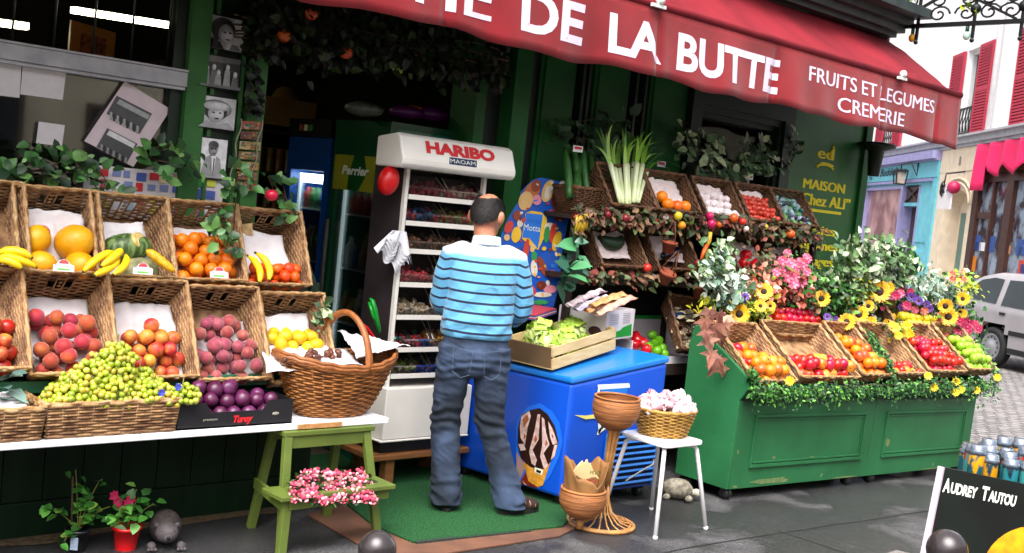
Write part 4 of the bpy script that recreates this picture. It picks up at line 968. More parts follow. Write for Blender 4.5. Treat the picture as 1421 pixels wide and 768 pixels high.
for k in range(60):
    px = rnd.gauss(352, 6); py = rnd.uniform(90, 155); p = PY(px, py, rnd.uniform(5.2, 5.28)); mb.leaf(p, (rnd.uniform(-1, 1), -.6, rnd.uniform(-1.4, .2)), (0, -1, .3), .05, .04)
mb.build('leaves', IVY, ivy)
mb = MB()
for j in range(5): mb.tube([PY(325+k*38, 20+k*5+j*9+6*sin(k*1.3+j), 5.2) for k in range(11)], .006, 5)
mb.build('stems', STEM, ivy)
me_orn = fruit_mesh('red_ornament', mat('red_ornament', '#a82512', .4, .2, 12, c2='#c9641f'), .035, dimple)
for lab, px, py in (('red orange ornament hanging highest under the awning', 432, 19), ('red orange ornament hanging left in the ivy over the door', 394, 50), ('red orange ornament hanging in the middle of the ivy over the door', 480, 73)):
    put(me_orn, 'fruit_ornament', lab, 'ornament', 'ornaments in the doorway ivy', PY(px, py, 5.1))
put(fruit_mesh('green_ornament', mat('green_ornament', '#8aa52a', .4, .1, 9), .03, dimple), 'fruit_ornament', 'pale green ornament hanging at the right of the ivy', 'ornament', 'ornaments in the doorway ivy', PY(552, 98, 5.2))
# shelves with cans at the back
sh = thing('back_shelf', 'dim wooden shelves of tins and jars at the back of the shop', 'shelf', (4.2, 8.1, 0.012))
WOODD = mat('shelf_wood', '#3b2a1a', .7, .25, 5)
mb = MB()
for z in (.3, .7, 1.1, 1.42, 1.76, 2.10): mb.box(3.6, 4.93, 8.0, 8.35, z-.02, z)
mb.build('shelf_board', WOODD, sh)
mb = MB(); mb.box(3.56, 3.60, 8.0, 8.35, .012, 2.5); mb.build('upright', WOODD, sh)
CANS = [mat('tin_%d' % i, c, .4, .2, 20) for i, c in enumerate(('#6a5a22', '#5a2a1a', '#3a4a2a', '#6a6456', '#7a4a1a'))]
can = None; n = 0
for z in (1.1, 1.42, 1.76):
    for k in range(15):
        x = 3.66+k*.083; n += 1
        mb = MB(); mb.lathe([(.001, 0), (.034, 0), (.034, .02), (.032, .025), (.032, .18), (.034, .185), (.034, .2), (.001, .2)], 12, Matrix.Translation((x, 8.06, z)))
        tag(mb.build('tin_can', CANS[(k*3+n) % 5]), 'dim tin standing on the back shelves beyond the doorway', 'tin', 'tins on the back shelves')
mb = MB(); mb.box(3.72, 4.9, 7.96, 7.99, 2.14, 2.36); mb.lathe([(.001, 0), (.13, 0), (.13, .02), (.001, .02)], 24, Matrix.Translation((4.62, 7.985, 2.33)) @ RX(pi/2).to_4x4())
tag(mb.build('wooden_sign', mat('sign_wood', '#8a6a3a', .6, .2, 4)), 'wooden shop sign with a rounded top above the back shelves', 'sign')
# two glass fridges with their doors facing the gangway
BLUEF = mat('fridge_blue', '#0d3f86', .35, .08, 4); GRNF = mat('fridge_green', '#0b4226', .3, .1, 4); TEAL = mat('fridge_teal', '#1c6a58', .22, .1, 2, coat=.4)
FIN = mat('fridge_inside', '#9fb4b8', .5, .08, 6)
PRODM = [mat('pack_%d' % i, c, .4, .3, 30) for i, c in enumerate(('#9a2418', '#2c4f9a', '#c9a22a', '#2c6a34', '#7a3a1a', '#c7c7c7', '#8a6a2a'))]
def fridge(name, label, x, y0, y1, top, m, side, z0=.02, depth=.62):
    t = thing(name, label, 'fridge', (x+depth/2, (y0+y1)/2, z0))
    mb = MB(); mb.box(x+.06, x+depth, y0, y0+.03, z0, top); mb.box(x+.06, x+depth, y1-.03, y1, z0, top); mb.box(x+.06, x+depth, y0+.03, y1-.03, top-.03, top); mb.box(x+.06, x+depth, y0+.03, y1-.03, z0, z0+.12); mb.build('cabinet', side, t)
    mb = MB(); mb.box(x+depth-.03, x+depth-.002, y0+.03, y1-.03, z0+.12, top-.03); mb.build('back_panel', FIN, t)
    mb = MB(); f = .055
    mb.box(x, x+.058, y0, y0+f, z0+.12, top-.16); mb.box(x, x+.058, y1-f, y1, z0+.12, top-.16); mb.box(x, x+.058, y0+f, y1-f, z0+.12, z0+.2); mb.box(x, x+.058, y0+f, y1-f, top-.22, top-.16); mb.box(x, x+.058, y0, y1, top-.159, top)
    d = mb.build('door', m, t)
    mb = MB(); mb.box(x+.02, x+.026, y0+f, y1-f, z0+.2, top-.22); mb.build('pane', glassmat('fridge_glass', (.82, .86, .84), .8), d)
    mb = MB(); mb.box(x-.03, x-.01, y1-.04, y1-.02, .9, 1.5); mb.build('handle', mat('chrome', '#b8bcc0', .25, .1, 9, metal=.9), d)
    mb = MB(); mb.box(x+.066, x+.082, y1-.075, y1-.055, z0+.25, top-.26); mb.build('added_glow_strip', mat('strip_glow', (.8, .92, 1), .5, 0, emit=.6), t)  # added glowing strip, brightens the dark fridge and copies its white reflections
    for z in (.5, .85, 1.2, 1.55):
        mb = MB(); mb.box(x+.09, x+depth-.04, y0+.035, y1-.035, z-.012, z); mb.build('shelf', mat('wire_shelf', '#9aa3a5', .4, .1, 9), t)
    mb = MB(); rnd = random.Random(int(y0*100)); n = 0
    for z in (.15, .5, .85, 1.2, 1.55):
        for r in range(2):
            for k in range(6):
                yy_ = y0+.06+k*(y1-y0-.12)/6; h = rnd.choice((.16, .2, .23)) if z < 1.5 else .14
                mb.lathe([(.001, 0), (.03, 0), (.032, h*.7), (.014, h*.86), (.014, h), (.001, h)], 8, Matrix.Translation((x+.13+r*.12, yy_+.04, z+.001)), rnd.randrange(7))
    o = mb.build('drinks', PRODM, t); o['kind'] = 'stuff'
    return t
fg = fridge('drinks_fridge', 'green glass door drinks fridge with a yellow and green sign', 3.95, 5.56, 6.16, 2.10, GRNF, TEAL)
mb = MB(); mb.box(3.95, 4.57, 5.553, 6.163, 2.10, 2.14); mb.box(3.945, 4.0, 5.55, 5.62, .1, 2.13); mb.build('header', GRNF, fg)
mb = MB(); mb.box(4.30, 4.34, 5.66, 6.08, 1.93, 1.96); mb.build('inner_lamp', mat('fridge_lamp2', (.85, .95, .9), .5, 0, emit=5), fg)
mb = MB(); mb.box(3.938, 3.944, 5.64, 6.12, 1.70, 1.92, 0)
mb.poly([(-.10, .0), (.02, .0), (.10, .11), (.06, .22), (-.05, .22), (-.09, .1)], (3.938, 5.85, 1.70), -Y3, Z3, -X3, .003, 1)
text_mb(mb, 'Perrier', (3.938, 6.02, 1.80), -Y3, Z3, -X3, h=.055, width=.30, bold=.04, depth=.005, mi=2, shear=.2)
mb.build('brand_panel', [mat('perrier_yellow', '#8a8a1c', .4, .1, 9), mat('bottle_green', '#0f4a20', .3, .1), mat('sign_white', '#d9e0d5', .5, .05)], fg)
fb_ = fridge('drinks_fridge', 'blue glass door fridge with a lit lamp inside at its top', 3.95, 6.20, 6.72, 2.02, BLUEF, BLUEF)
mb = MB(); mb.box(3.94, 4.57, 6.20, 6.72, 2.022, 2.14); mb.build('header', mat('black_header', '#0c0d10', .4, .1), fb_)
mb = MB(); mb.box(3.934, 3.939, 6.42, 6.46, 2.06, 2.10, 0); mb.box(3.934, 3.939, 6.48, 6.52, 2.06, 2.10, 1); mb.box(3.934, 3.939, 6.54, 6.58, 2.06, 2.10, 2); mb.build('buttons', [solidc('#2f7a3a'), solidc('#c9c3a0'), solidc('#8a3a2a')], fb_)
mb = MB(); mb.box(4.02, 4.06, 6.27, 6.66, 1.72, 1.78); mb.build('inner_lamp', mat('fridge_lamp', (.85, .95, 1), .5, 0, emit=14), fb_)
# bags lying on top of the fridges
mb = MB(); rnd = random.Random(2)
for (px, py, r, m) in ((565, 157, .09, 0), (600, 160, .1, 0), (575, 152, .05, 1), (505, 152, .09, 2), (610, 155, .06, 3)):
    q = PY(px, py, 5.75); mb.ball(q, r, 12, 8, m, (1.5, 1, .5), None, fn=lambda d: 1+.12*noise.noise(d*3))
tag(mb.build('packet_heap', [mat('purple_bag', '#5a1560', .35, .3, 20), solidc('#b8551c'), mat('grey_bag', '#5a5f58', .4, .3, 20), solidc('#3a1f1f')]), 'heap of purple and grey packets lying on top of the fridges', 'packets')

# ================================================================ CANDY DISPLAY
HW = mat('display_white', '#e4dfd8', .35, .04, 5); CLEAR = glassmat('clear_plastic', (.9, .9, .9), 1.3, .05); SMOKE = glassmat('smoked_plastic', (.82, .8, .8), 1.5, .08)
ds = thing('candy_display', 'tall white candy dispenser with clear drawers and a rounded header', 'candy display', (4.1, 5.3, .2))
SX0, SX1, SY0, SY1 = 3.80, 4.40, 5.20, 5.47
for x in (SX0, SX1-.022):
    mb = MB(); mb.box(x, x+.022, SY0-.05, SY0-.022, .33, 1.87); mb.build('post', HW, ds)
    mb = MB(); mb.box(x+.004, x+.012, SY0-.021, SY1, .63, 1.87); mb.build('side_panel', mat('smoked_side', '#3a3234', .3, .2, 5), ds)
mb = MB(); mb.box(SX0+.022, SX1-.022, SY1-.02, SY1, .33, 1.87); mb.build('back_panel', HW, ds)
zs = [1.705, 1.555, 1.395, 1.20, 1.01, .82, .665]
rnd = random.Random(12)
CANDY = [mat('candy_%d' % i, c, .35, .2, 40) for i, c in enumerate(('#a3202a', '#c24a56', '#8a5a3a', '#c9b28a', '#2f5a8a', '#7a9a2f', '#1f5a52', '#d0a03a', '#4a2a26', '#cfc3b0'))]
palr = [(0, 1, 1, 9), (1, 4, 5, 0), (8, 2, 8, 2), (0, 1, 2, 8), (3, 9, 2, 8), (6, 0, 2, 7), (5, 8, 4, 8)]
for i, z in enumerate(zs):
    hgt = (1.86 if i == 0 else zs[i-1]) - z
    mb = MB(); mb.box(SX0+.022, SX1-.022, SY0-.055, SY1-.02, z-.012, z); mb.box(SX0+.022, SX1-.022, SY0-.060, SY0-.0555, z-.014, z+.014, 1); sf = mb.build('shelf', [mat('shelf_grey', '#8f8c8c', .4, .1, 6), HW], ds)
    for half in range(2):
        xa = SX0+.024+half*.277; xb = xa+.273
        mb = MB(); mb.add([(xa, SY0-.05, z+.001), (xb, SY0-.05, z+.001), (xb, SY0-.05, z+.055), (xa, SY0-.05, z+.055)], [(0,1,2,3)])
        mb.add([(xa+.01, SY0-.048, z+.058), (xb-.01, SY0-.048, z+.058), (xb-.02, SY0+.04, z+hgt-.03), (xa+.02, SY0+.04, z+hgt-.03)], [(0,1,2,3)])
        mb.bar((xa, SY0-.05, z+.056), (xb, SY0-.05, z+.056), .008); mb.bar((xa+.01, SY0-.045, z+.06), (xa+.02, SY0+.04, z+hgt-.03), .007); mb.bar((xb-.01, SY0-.045, z+.06), (xb-.02, SY0+.04, z+hgt-.03), .007)
        dr = mb.build('drawer', SMOKE, ds)
        mb = MB()
        for k in range(120):
            yq = rnd.uniform(SY0-.036, SY0+.10); c = Vector((rnd.uniform(xa+.02, xb-.02), yq, z+.012+rnd.random()*(.035+.35*(yq-SY0+.04)))); m = palr[i][rnd.randrange(2)+2*half] 
            mb.ball(c, rnd.uniform(.011, .02), 6, 4, m, (1.3, 1, .7), Euler((rnd.random()*3, rnd.random()*3, rnd.random()*3)).to_matrix())
        o = mb.build('sweets', CANDY, dr); o['kind'] = 'stuff'
mb = MB(); mb.box(SX0+.03, SX1-.03, SY0+.16, SY0+.17, .66, 1.86); mb.build('back_board', mat('dark_back', '#241c1e', .6, .2, 5), ds)
mb = MB(); mb.box(SX0-.02, SX1+.02, SY0-.09, SY1, .30, .60); mb.box(SX0-.04, SX1+.02, SY0-.1, SY1, .286, .298); mb.build('base_panel', HW, ds, bevel=.006)
mb = MB(); mb.box(SX0, SX1, SY0-.05, SY1-.02, .215, .285); mb.build('base_foot', mat('black_plastic', '#121419'), ds)
# header: rounded box
hp = [(5.28, 2.03), (5.10, 2.055), (5.065, 2.04), (5.015, 1.915), (5.015, 1.885), (5.04, 1.862), (5.28, 1.862)]
mb = MB(); mb.poly([(a, b) for a, b in hp], (3.665, 0, 0), Y3, Z3, X3, .845); hd = mb.build('header', HW, ds, bevel=.012)
fN = Vector((0, -(2.04-1.915), -(5.015-5.065)*1)).normalized(); fV = Vector((0, .05, .125)).normalized()
mb = MB(); text_mb(mb, 'HARIBO', Vector((3.835, 5.015, 1.915))+fV*.052, X3, fV, fN, h=.066, width=.515, bold=.055, depth=.004); mb.build('red_lettering', mat('haribo_red', '#c4141c', .45, .04), hd)
mb = MB(); mb.poly([(0, 0), (.205, 0), (.215, .043), (.01, .043)], Vector((3.99, 5.015, 1.912))+fN*.0015, X3, fV, fN, .001, 0)
text_mb(mb, 'MAOAM', Vector((4.0, 5.015, 1.912))+fV*.008+fN*.003, X3, fV, fN, h=.026, width=.188, bold=0, depth=.002, mi=1); mb.build('sub_label', [mat('navy', '#14204f', .4, .05), mat('sign_white', '#d9e0d5')], hd)
# bench under it
BW = mat('bench_wood', '#8a5a30', .6, .2, 3, .1, 30, c2='#6d4424', stretch=(1, 8, 8))
bn = thing('low_bench', 'low brown wooden bench holding up the candy dispenser', 'bench', (4.05, 5.3, .02))
mb = MB(); mb.box(3.72, 4.44, 5.10, 5.5, .18, .212); mb.build('seat', BW, bn, bevel=.004)
for x, y in ((3.84, 5.16), (4.34, 5.16), (3.84, 5.44), (4.34, 5.44)):
    mb = MB(); mb.box(x, x+.06, y-.03, y+.03, .021, .179); mb.build('leg', BW, bn)
# hanging bits beside the dispenser
q = PY(539, 251, 5.16)
t = thing('red_ball', 'shiny red ball hanging at the corner of the white header', 'ball', q)
mb = MB(); mb.ball(q, .075, 20, 14, 0, (.82, .75, 1.12), RY(.2)); mb.build('ball_body', mat('red_gloss', '#c90d12', .35, .05, 6), t)
mb = MB(); mb.tube([q+Vector((.02, 0, .07)), q+Vector((.06, .03, .1))], .003, 5); mb.build('string', PAPER, t)
# roll of white plastic bags
q = PY(530, 352, 5.13); t = thing('carrier_bags', 'bunch of white plastic carrier bags hung on the dispenser side', 'bags', q+Vector((0, 0, -.15)))
BAGM = mat('white_plastic', '#e3e3ea', .35, .06, 12)
mb = MB(); rnd = random.Random(14)
c0_ = PY(548, 325, 5.13)
for L in range(7):
    pts = [(-.025+.004*L, -.01-.004*L), (.03, .01), (.045, -.10-.006*L), (.02, -.21+.008*L), (-.01, -.19), (-.12+.008*L, -.09+.006*L), (-.135+.008*L, -.075)]
    def fgb(u, v, L=L):
        a = Vector((-.02+.05*u, 0, .02)); b = Vector((-.135+.012*L+.165*u, 0, -.085-.135*u*u**.3+.01*L-.02*sin(u*14+L)))
        p = a.lerp(b, v); p.y = -.011*L - .012*sin(u*9+L*1.3)*v - .005*sin(u*21+L)*v
        return c0_+p
    mb.grid(fgb, 28, 8)
mb.build('folded_bags', BAGM, t)
mb = MB(); mb.tube([PY(513, 414, 5.13), PY(517, 418, 5.12), PY(520, 430, 5.11), PY(523, 446, 5.11), PY(526, 458, 5.12), PY(525, 464, 5.13)], [.012, .03, .036, .034, .028, .01], 12, flat=.45); mb.tube([PY(512, 420, 5.12), PY(518, 440, 5.09), PY(527, 452, 5.11)], .009, 6)
tag(mb.build('green_scoop', mat('green_plastic', '#0f8a2a', .3, .06, 8)), 'bright green plastic scoop hanging below the white bags', 'scoop')
mb = MB(); mb.tube([PY(497, 446, 5.1), PY(508, 455, 5.1), PY(520, 472, 5.09), PY(531, 492, 5.08)], [.012, .022, .02, .012], 8, flat=.5)
tag(mb.build('red_tongs', mat('red_plastic2', '#c20f18', .3, .06, 8)), 'red plastic tongs leaning behind the handled basket', 'tongs')

# ================================================================ ICE CREAM FREEZER
FB = mat('freezer_blue', '#0b4fc8', .35, .1, 1.2, c2='#0a43b0', coat=.3, wear=('#4a78c0', .72, 10, .6)); FBL = mat('freezer_lid', '#176fc8', .3, .06, 3, coat=.3); FBD = mat('freezer_grille', '#0a3f9c', .4, .05, 3)
fz = thing('ice_cream_freezer', 'bright blue ice cream chest freezer with a chocolate cone picture', 'freezer', (4.95, 4.85, 0))
A0 = Vector((4.567, 4.41, 0)); B0 = Vector((5.38, 4.40, 0)); D0 = Vector((4.43, 5.27, 0)); C0_ = Vector((5.25, 5.268, 0))
def prism(pts, z0s, z1s, mi=0, mb=None):
    b = [Vector((p.x, p.y, z)) for p, z in zip(pts, z0s)]; t = [Vector((p.x, p.y, z)) for p, z in zip(pts, z1s)]; n = len(pts)
    return mb.add(b+t, [tuple(range(n-1, -1, -1)), tuple(range(n, 2*n))]+[(i, (i+1) % n, n+(i+1) % n, n+i) for i in range(n)], mi)
mb = MB(); prism([A0, B0, C0_, D0], [.07]*4, [.735, .845, .845, .735], 0, mb); mb.build('cabinet', FB, fz, bevel=.02)
cc_ = (A0+B0+C0_+D0)/4
ex = lambda p, k: cc_+(p-cc_)*k
mb = MB(); prism([ex(p, 1.012) for p in (A0, B0, C0_, D0)], [.735, .845, .845, .735], [.775, .888, .888, .775], 0, mb); mb.build('lid', FBL, fz, bevel=.012)
fU = (D0-A0).normalized(); fN_ = Vector((-fU.y, fU.x, 0)); fN_ = fN_ if fN_.x < 0 else -fN_
def dec(mb, pts, lift, mi, O=A0, N=None, t=.001):
    N = N or fN_; P = [PPL(px, py, O+N*.002, N)+N*lift for px, py in pts]; n = len(P)
    if O is A0: P = [Vector((p.x, p.y, max(p.z, .088))) for p in P]
    mb.add(P+[p+N*t for p in P], [tuple(range(n)), tuple(range(2*n-1, n-1, -1))]+[(i, n+i, n+(i+1) % n, (i+1) % n) for i in range(n)], mi)
z_ = lambda l: [(700+a/4.265, 540+b/4.265) for a, b in l]
mb = MB()
dec(mb, z_([(70,230),(90,160),(140,105),(210,85),(280,130),(325,200),(345,310),(325,400),(270,520),(200,650),(85,640),(68,400)]), .001, 0)
dec(mb, z_([(80,330),(82,230),(105,150),(155,125),(210,113),(258,150),(300,220),(322,310),(306,380),(270,440),(230,475),(150,460),(100,410)]), .003, 1)
dec(mb, z_([(115,430),(160,465),(235,475),(275,435),(230,570),(200,580),(145,545)]), .0045, 2)
dec(mb, z_([(90,560),(140,470),(160,560),(220,575),(180,665),(90,640)]), .003, 3); dec(mb, z_([(72,370),(130,460),(95,530),(75,545)]), .003, 5)
for l in ([(105,160),(150,130),(160,160),(140,230),(125,330),(100,290),(95,220)], [(185,235),(200,150),(215,150),(208,250),(205,300),(170,360),(195,420),(185,455),(165,440),(150,370)], [(225,165),(240,180),(250,260),(270,330),(235,380),(262,450),(240,480),(215,400),(228,330)], [(262,190),(290,240),(318,320),(290,330),(275,290)], [(85,325),(118,325),(130,360),(100,365)], [(300,330),(318,330),(300,400),(278,420)], [(110,540),(120,590),(135,600),(125,560)]): dec(mb, z_(l), .0055, 4)
for l in ([(110,180),(140,150),(150,180),(120,230)], [(190,270),(200,300),(185,320),(180,300)], [(250,300),(262,320),(245,340)], [(120,260),(135,280),(118,300)], [(285,260),(297,285),(285,290)]): dec(mb, z_(l), .007, 6)
dec(mb, z_([(183,462),(233,480),(225,510),(182,492)]), .0055, 7); dec(mb, z_([(195,475),(222,485),(218,500),(192,490)]), .007, 1)
mb.build('cone_picture', [mat('sticker_blue', '#1a66d8', .35, .1, 5), mat('chocolate', '#2a120c', .35, .2, 20), mat('waffle', '#c58a2c', .5, .2, 40), mat('cherry_brown', '#6e1d12', .35, .2, 20), mat('cream', '#b58f86', .4, .3, 30, c2='#d9c0bc'), mat('card_beige', '#9a7a72', .5, .1), mat('nut_brown', '#9a5a32', .5, .1), mat('sign_white', '#d9e0d5')], fz)
sN = Vector((0, -1, 0)); O2 = A0+Vector((0, -.006, 0))
mb = MB()
dec(mb, [(829,534),(873,532),(874,538),(830,541)], .001, 0, O2, sN); dec(mb, [(829,541),(832,541),(834,598),(830,604)], .001, 0, O2, sN); dec(mb, [(828,604),(848,590),(842,584),(830,597)], .001, 0, O2, sN)
dec(mb, [(833,541),(872,538),(860,570),(834,597)], .001, 1, O2, sN); dec(mb, [(797,576),(812,577),(832,574),(832,580),(812,582)], .002, 2, O2, sN)
mb.build('side_emblem', [mat('sign_white', '#d9e0d5'), FBL, mat('swoosh_yellow', '#d8cf6a', .4, .1)], fz)
mb = MB()
for k in range(9): mb.obox((5.115, 4.386, .115+k*.036), (.215, 0, 0), (0, .010, -.007), (0, .003, .006))
mb.box(4.90, 5.33, 4.3965, 4.3995, .09, .43, 1)
mb.box(4.885, 4.90, 4.38, 4.40, .085, .43); mb.box(5.33, 5.345, 4.38, 4.40, .085, .43); mb.box(4.90, 5.33, 4.38, 4.396, .43, .445); mb.build('grille', [FBL, mat('vent_dark', '#04102c', .8, .1)], fz)
CAST = mat('caster_black', '#1a1a1c', .5, .2, 20); CHR = mat('chrome', '#b8bcc0', .25, .1, 9, metal=.9)
def caster(par, p, r=.035):
    p = Vector(p); mb = MB()
    for s in (-1, 1): mb.lathe([(.001, -.01), (r, -.01), (r*1.02, 0), (r, .01), (.001, .01)], 16, Matrix.Translation(p+Vector((s*.014, 0, r))) @ RY(pi/2).to_4x4())
    mb.box(p.x-.03, p.x+.03, p.y-.012, p.y+.02, p.z+r*1.2, p.z+r*2.1)
    return mb.build('caster', CAST, par)
for p in ((4.63, 4.47, .0), (5.30, 4.46, 0), (4.50, 5.2, 0.01), (5.2, 5.2, 0)): caster(fz, p, .033)
mb = MB(); mb.tube([PY(868, 668, 4.36), PY(880, 660, 4.35), PY(893, 652, 4.34), PY(906, 645, 4.36), PY(908, 636, 4.39)], .006, 6); mb.build('cable', mat('grey_cable', '#8a8f96', .5, .1), fz)
# poster board with ice creams
mo = thing('ice_cream_poster', 'tall blue die cut poster of assorted ice creams behind the freezer', 'poster', PY(735, 430, 5.2))
MO = Vector((4.9, 5.16, 1.2)); MN = Vector((-.25, -.95, .16)).normalized()
zz = lambda l: [(690+a/3.842, 240+b/3.842) for a, b in l]
def decb(mb, pts, lift, mi, t=.0012): dec(mb, pts, lift, mi, MO, MN, t)
out = zz([(420,42),(325,45),(235,25),(190,38),(150,75),(110,120),(85,190),(50,260),(25,320),(10,380),(8,720),(300,720),(330,600),(350,400),(385,230)])
mb = MB(); P = [PPL(a, b, MO, MN) for a, b in out]; n = len(P); mb.add(P+[p-MN*.012 for p in P], [tuple(range(n)), tuple(range(2*n-1, n-1, -1))]+[(i, n+i, n+(i+1) % n, (i+1) % n) for i in range(n)], 0)
mb.build('board', mat('poster_blue', '#1258c0', .35, .1, 6, c2='#0e49a8'), mo)
MC = ['#d9b070', '#6a2412', '#c23a2c', '#e0b52c', '#d9cfc0', '#b9662f', '#2c8a4a', '#1f6fd0', '#8a3a1a', '#e08a9a']
mb = MB(); rnd = random.Random(31)
def blob(cx, cy, rx, ry, rot, mi, lift, k=14):
    pts = [(cx+rx*cos(a)*cos(rot)-ry*sin(a)*sin(rot), cy+rx*cos(a)*sin(rot)+ry*sin(a)*cos(rot)) for a in [2*pi*i/k for i in range(k)]]; decb(mb, zz(pts), lift, mi)
blob(270,98,32,62,.35,0,.003); blob(274,95,18,50,.35,4,.0045); blob(325,120,32,70,.4,1,.0035); blob(345,70,22,26,.3,4,.005); blob(335,190,30,45,.7,8,.004); blob(360,150,16,14,.3,5,.0055); blob(335,238,36,18,-.3,1,.005); blob(350,222,14,12,0,0,.0065)
decb(mb, zz([(150,215),(185,203),(235,212),(262,240),(268,300),(250,345),(228,390),(218,412),(160,380),(130,350)]), .002, 3); decb(mb, zz([(152,215),(242,225),(215,405),(170,350),(132,345)]), .004, 7)
blob(262,330,16,45,.1,6,.005); blob(295,320,18,55,.2,2,.0052); blob(315,365,22,55,.3,3,.0054); blob(280,290,30,24,0,4,.003)
for (cx, cy, rx, ry, r, m) in ((180,110,40,70,.5,5),(205,70,26,34,.3,8),(150,150,38,52,.3,0),(210,145,24,28,0,9),(105,228,22,28,.2,8),(60,290,22,36,.4,2),(50,345,16,18,0,0),(100,330,26,44,.2,3),(150,420,16,70,.18,2),(140,500,22,54,.1,5),(105,430,20,30,0,8),(195,450,16,34,0,6),(195,510,18,44,-.1,4),(240,500,18,58,-.35,8),(180,620,18,36,-.6,2),(232,600,26,24,0,1),(280,620,36,22,0,9),(240,650,50,14,0,4),(290,540,16,22,0,2),(230,690,40,14,0,6),(70,420,18,20,0,2),(150,545,30,14,0,2),(190,395,14,30,.3,0),(120,270,16,22,.2,4)): blob(cx, cy, rx, ry, r, m, .003+rnd.random()*.0015)
for k in range(70):
    cx, cy = rnd.uniform(60, 380), rnd.uniform(60, 690)
    if cx < 200-cy*.35 or cx > 400-cy*.16 or (140 < cx < 250 and 205 < cy < 400): continue
    blob(cx, cy, rnd.uniform(4, 11), rnd.uniform(5, 15), rnd.random()*3, rnd.randrange(10), .0055+rnd.random()*.001, 8)
mb.build('ice_cream_pictures', [solidc(c) for c in MC], mo)
mb = MB(); U_ = (PPL(*zz([(230, 312)])[0], MO, MN)-PPL(*zz([(135, 300)])[0], MO, MN)); wU = U_.length; U_.normalize(); V_ = MN.cross(U_)
text_mb(mb, 'Motta', PPL(*zz([(138, 305)])[0], MO, MN), U_, V_, MN, h=.042, width=wU*.92, bold=0, depth=.009); text_mb(mb, 'Menu', PPL(*zz([(160, 262)])[0], MO, MN), U_, V_, MN, h=.035, width=wU*.7, bold=.02, depth=.009, mi=1); mb.build('poster_lettering', [mat('sign_white', '#d9e0d5'), FBL], mo)

# lettuce crate on the freezer
CRW = mat('crate_wood', '#d8bd8a', .7, .1, 3, .1, 40, c2='#c6a871', stretch=(1, 12, 12)); CRD = mat('crate_side', '#6a5238', .75, .2, 5)
q00, q10, q01 = Vector((4.53, 4.55, .792)), Vector((5.15, 4.64, .893)), Vector((4.475, 4.93, .797))
cU = (q10-q00).normalized(); cL = (q10-q00).length; cV = (q01-q00); cV = (cV-cU*cV.dot(cU)).normalized(); cW = cU.cross(cV); cD = .37
CM = Matrix((( cU.x, cV.x, cW.x, q00.x), (cU.y, cV.y, cW.y, q00.y), (cU.z, cV.z, cW.z, q00.z), (0, 0, 0, 1)))
W['crate'] = CM
cr = thing('lettuce_crate', 'pale slatted wooden crate of lettuces on the blue freezer', 'crate', q00)
def lb_(mb, x0, x1, y0, y1, z0, z1, mi=0):
    b = MB().box(x0, x1, y0, y1, z0, z1); return mb.add([CM @ v for v in b.v], b.f, mi)
for nm, y in (('front_slats', 0), ('back_slats', cD-.01)):
    mb = MB(); lb_(mb, 0, cL, y, y+.01, .008, .065); lb_(mb, 0, cL, y, y+.01, .08, .135); mb.build(nm, CRW, cr)
for x in (0.0, cL-.012):
    mb = MB(); lb_(mb, x, x+.012, .0105, cD-.0105, .008, .13); mb.build('end_board', CRD if x == 0 else CRW, cr)
mb = MB()
for x, y in ((.013, .011), (cL-.038, .011), (.013, cD-.036), (cL-.038, cD-.036)): lb_(mb, x, x+.025, y, y+.025, .008, .145)
mb.build('corner_posts', CRW, cr)
mb = MB(); lb_(mb, 0, cL, 0, cD, .001, .007); mb.build('bottom', CRW, cr)
LETT = mat('lettuce_leaf', '#a9c94a', .5, .12, 14, .2, 40, island=['#a9c94a', '#b9d45e', '#94b83a', '#c8dc82', '#d2e09a', '#86ab34'])
def lettuce(label, c, r, seed):
    rnd = random.Random(seed); mb = MB()
    mb.ball(c, r*.72, 14, 10, 0, fn=lambda d: 1+.1*noise.noise(d*3+Vector((seed, 0, 0))))
    for k in range(46):
        d = Vector((rnd.gauss(0, 1), rnd.gauss(0, 1), rnd.gauss(.3, .8))).normalized(); s = d.orthogonal().normalized(); b = d.cross(s); a0 = rnd.random()*6
        u0 = s*cos(a0)+b*sin(a0); v0 = d.cross(u0); R_ = r*rnd.uniform(.72, 1.05)
        def f(u, v):
            x, y = (u-.5)*1.15, (v-.5)*1.1; p = (d+u0*x*.8+v0*y*.8).normalized()*R_*(1+.10*(x*x+y*y)*2+.07*sin(u*15+k)*abs(y)*2); return c+p
        mb.grid(f, 8, 5, 0)
    return tag(mb.build('lettuce', LETT), label, 'lettuce', 'lettuces in the wooden crate')
lettuce('pale lettuce at the near left end of the crate', CM @ Vector((.10, .13, .10)), .088, 1); lettuce('large frilly lettuce at the back left of the crate', CM @ Vector((.21, .26, .12)), .098, 2)
lettuce('pale lettuce in the middle front of the crate', CM @ Vector((.29, .12, .09)), .085, 3); lettuce('lettuce lying at the right end of the crate', CM @ Vector((.44, .18, .10)), .092, 4); lettuce('lettuce at the back right corner of the crate', CM @ Vector((.52, .27, .10)), .08, 5)
# white carton with packets
c00 = Vector((4.80, 4.98, .90)); 
ct = thing('white_carton', 'white cardboard carton with a green patch behind the lettuce crate', 'carton', c00)
cx_ = Vector((.62, -.20, .0)).normalized(); cy_ = Vector((.20, .62, 0)).normalized(); 
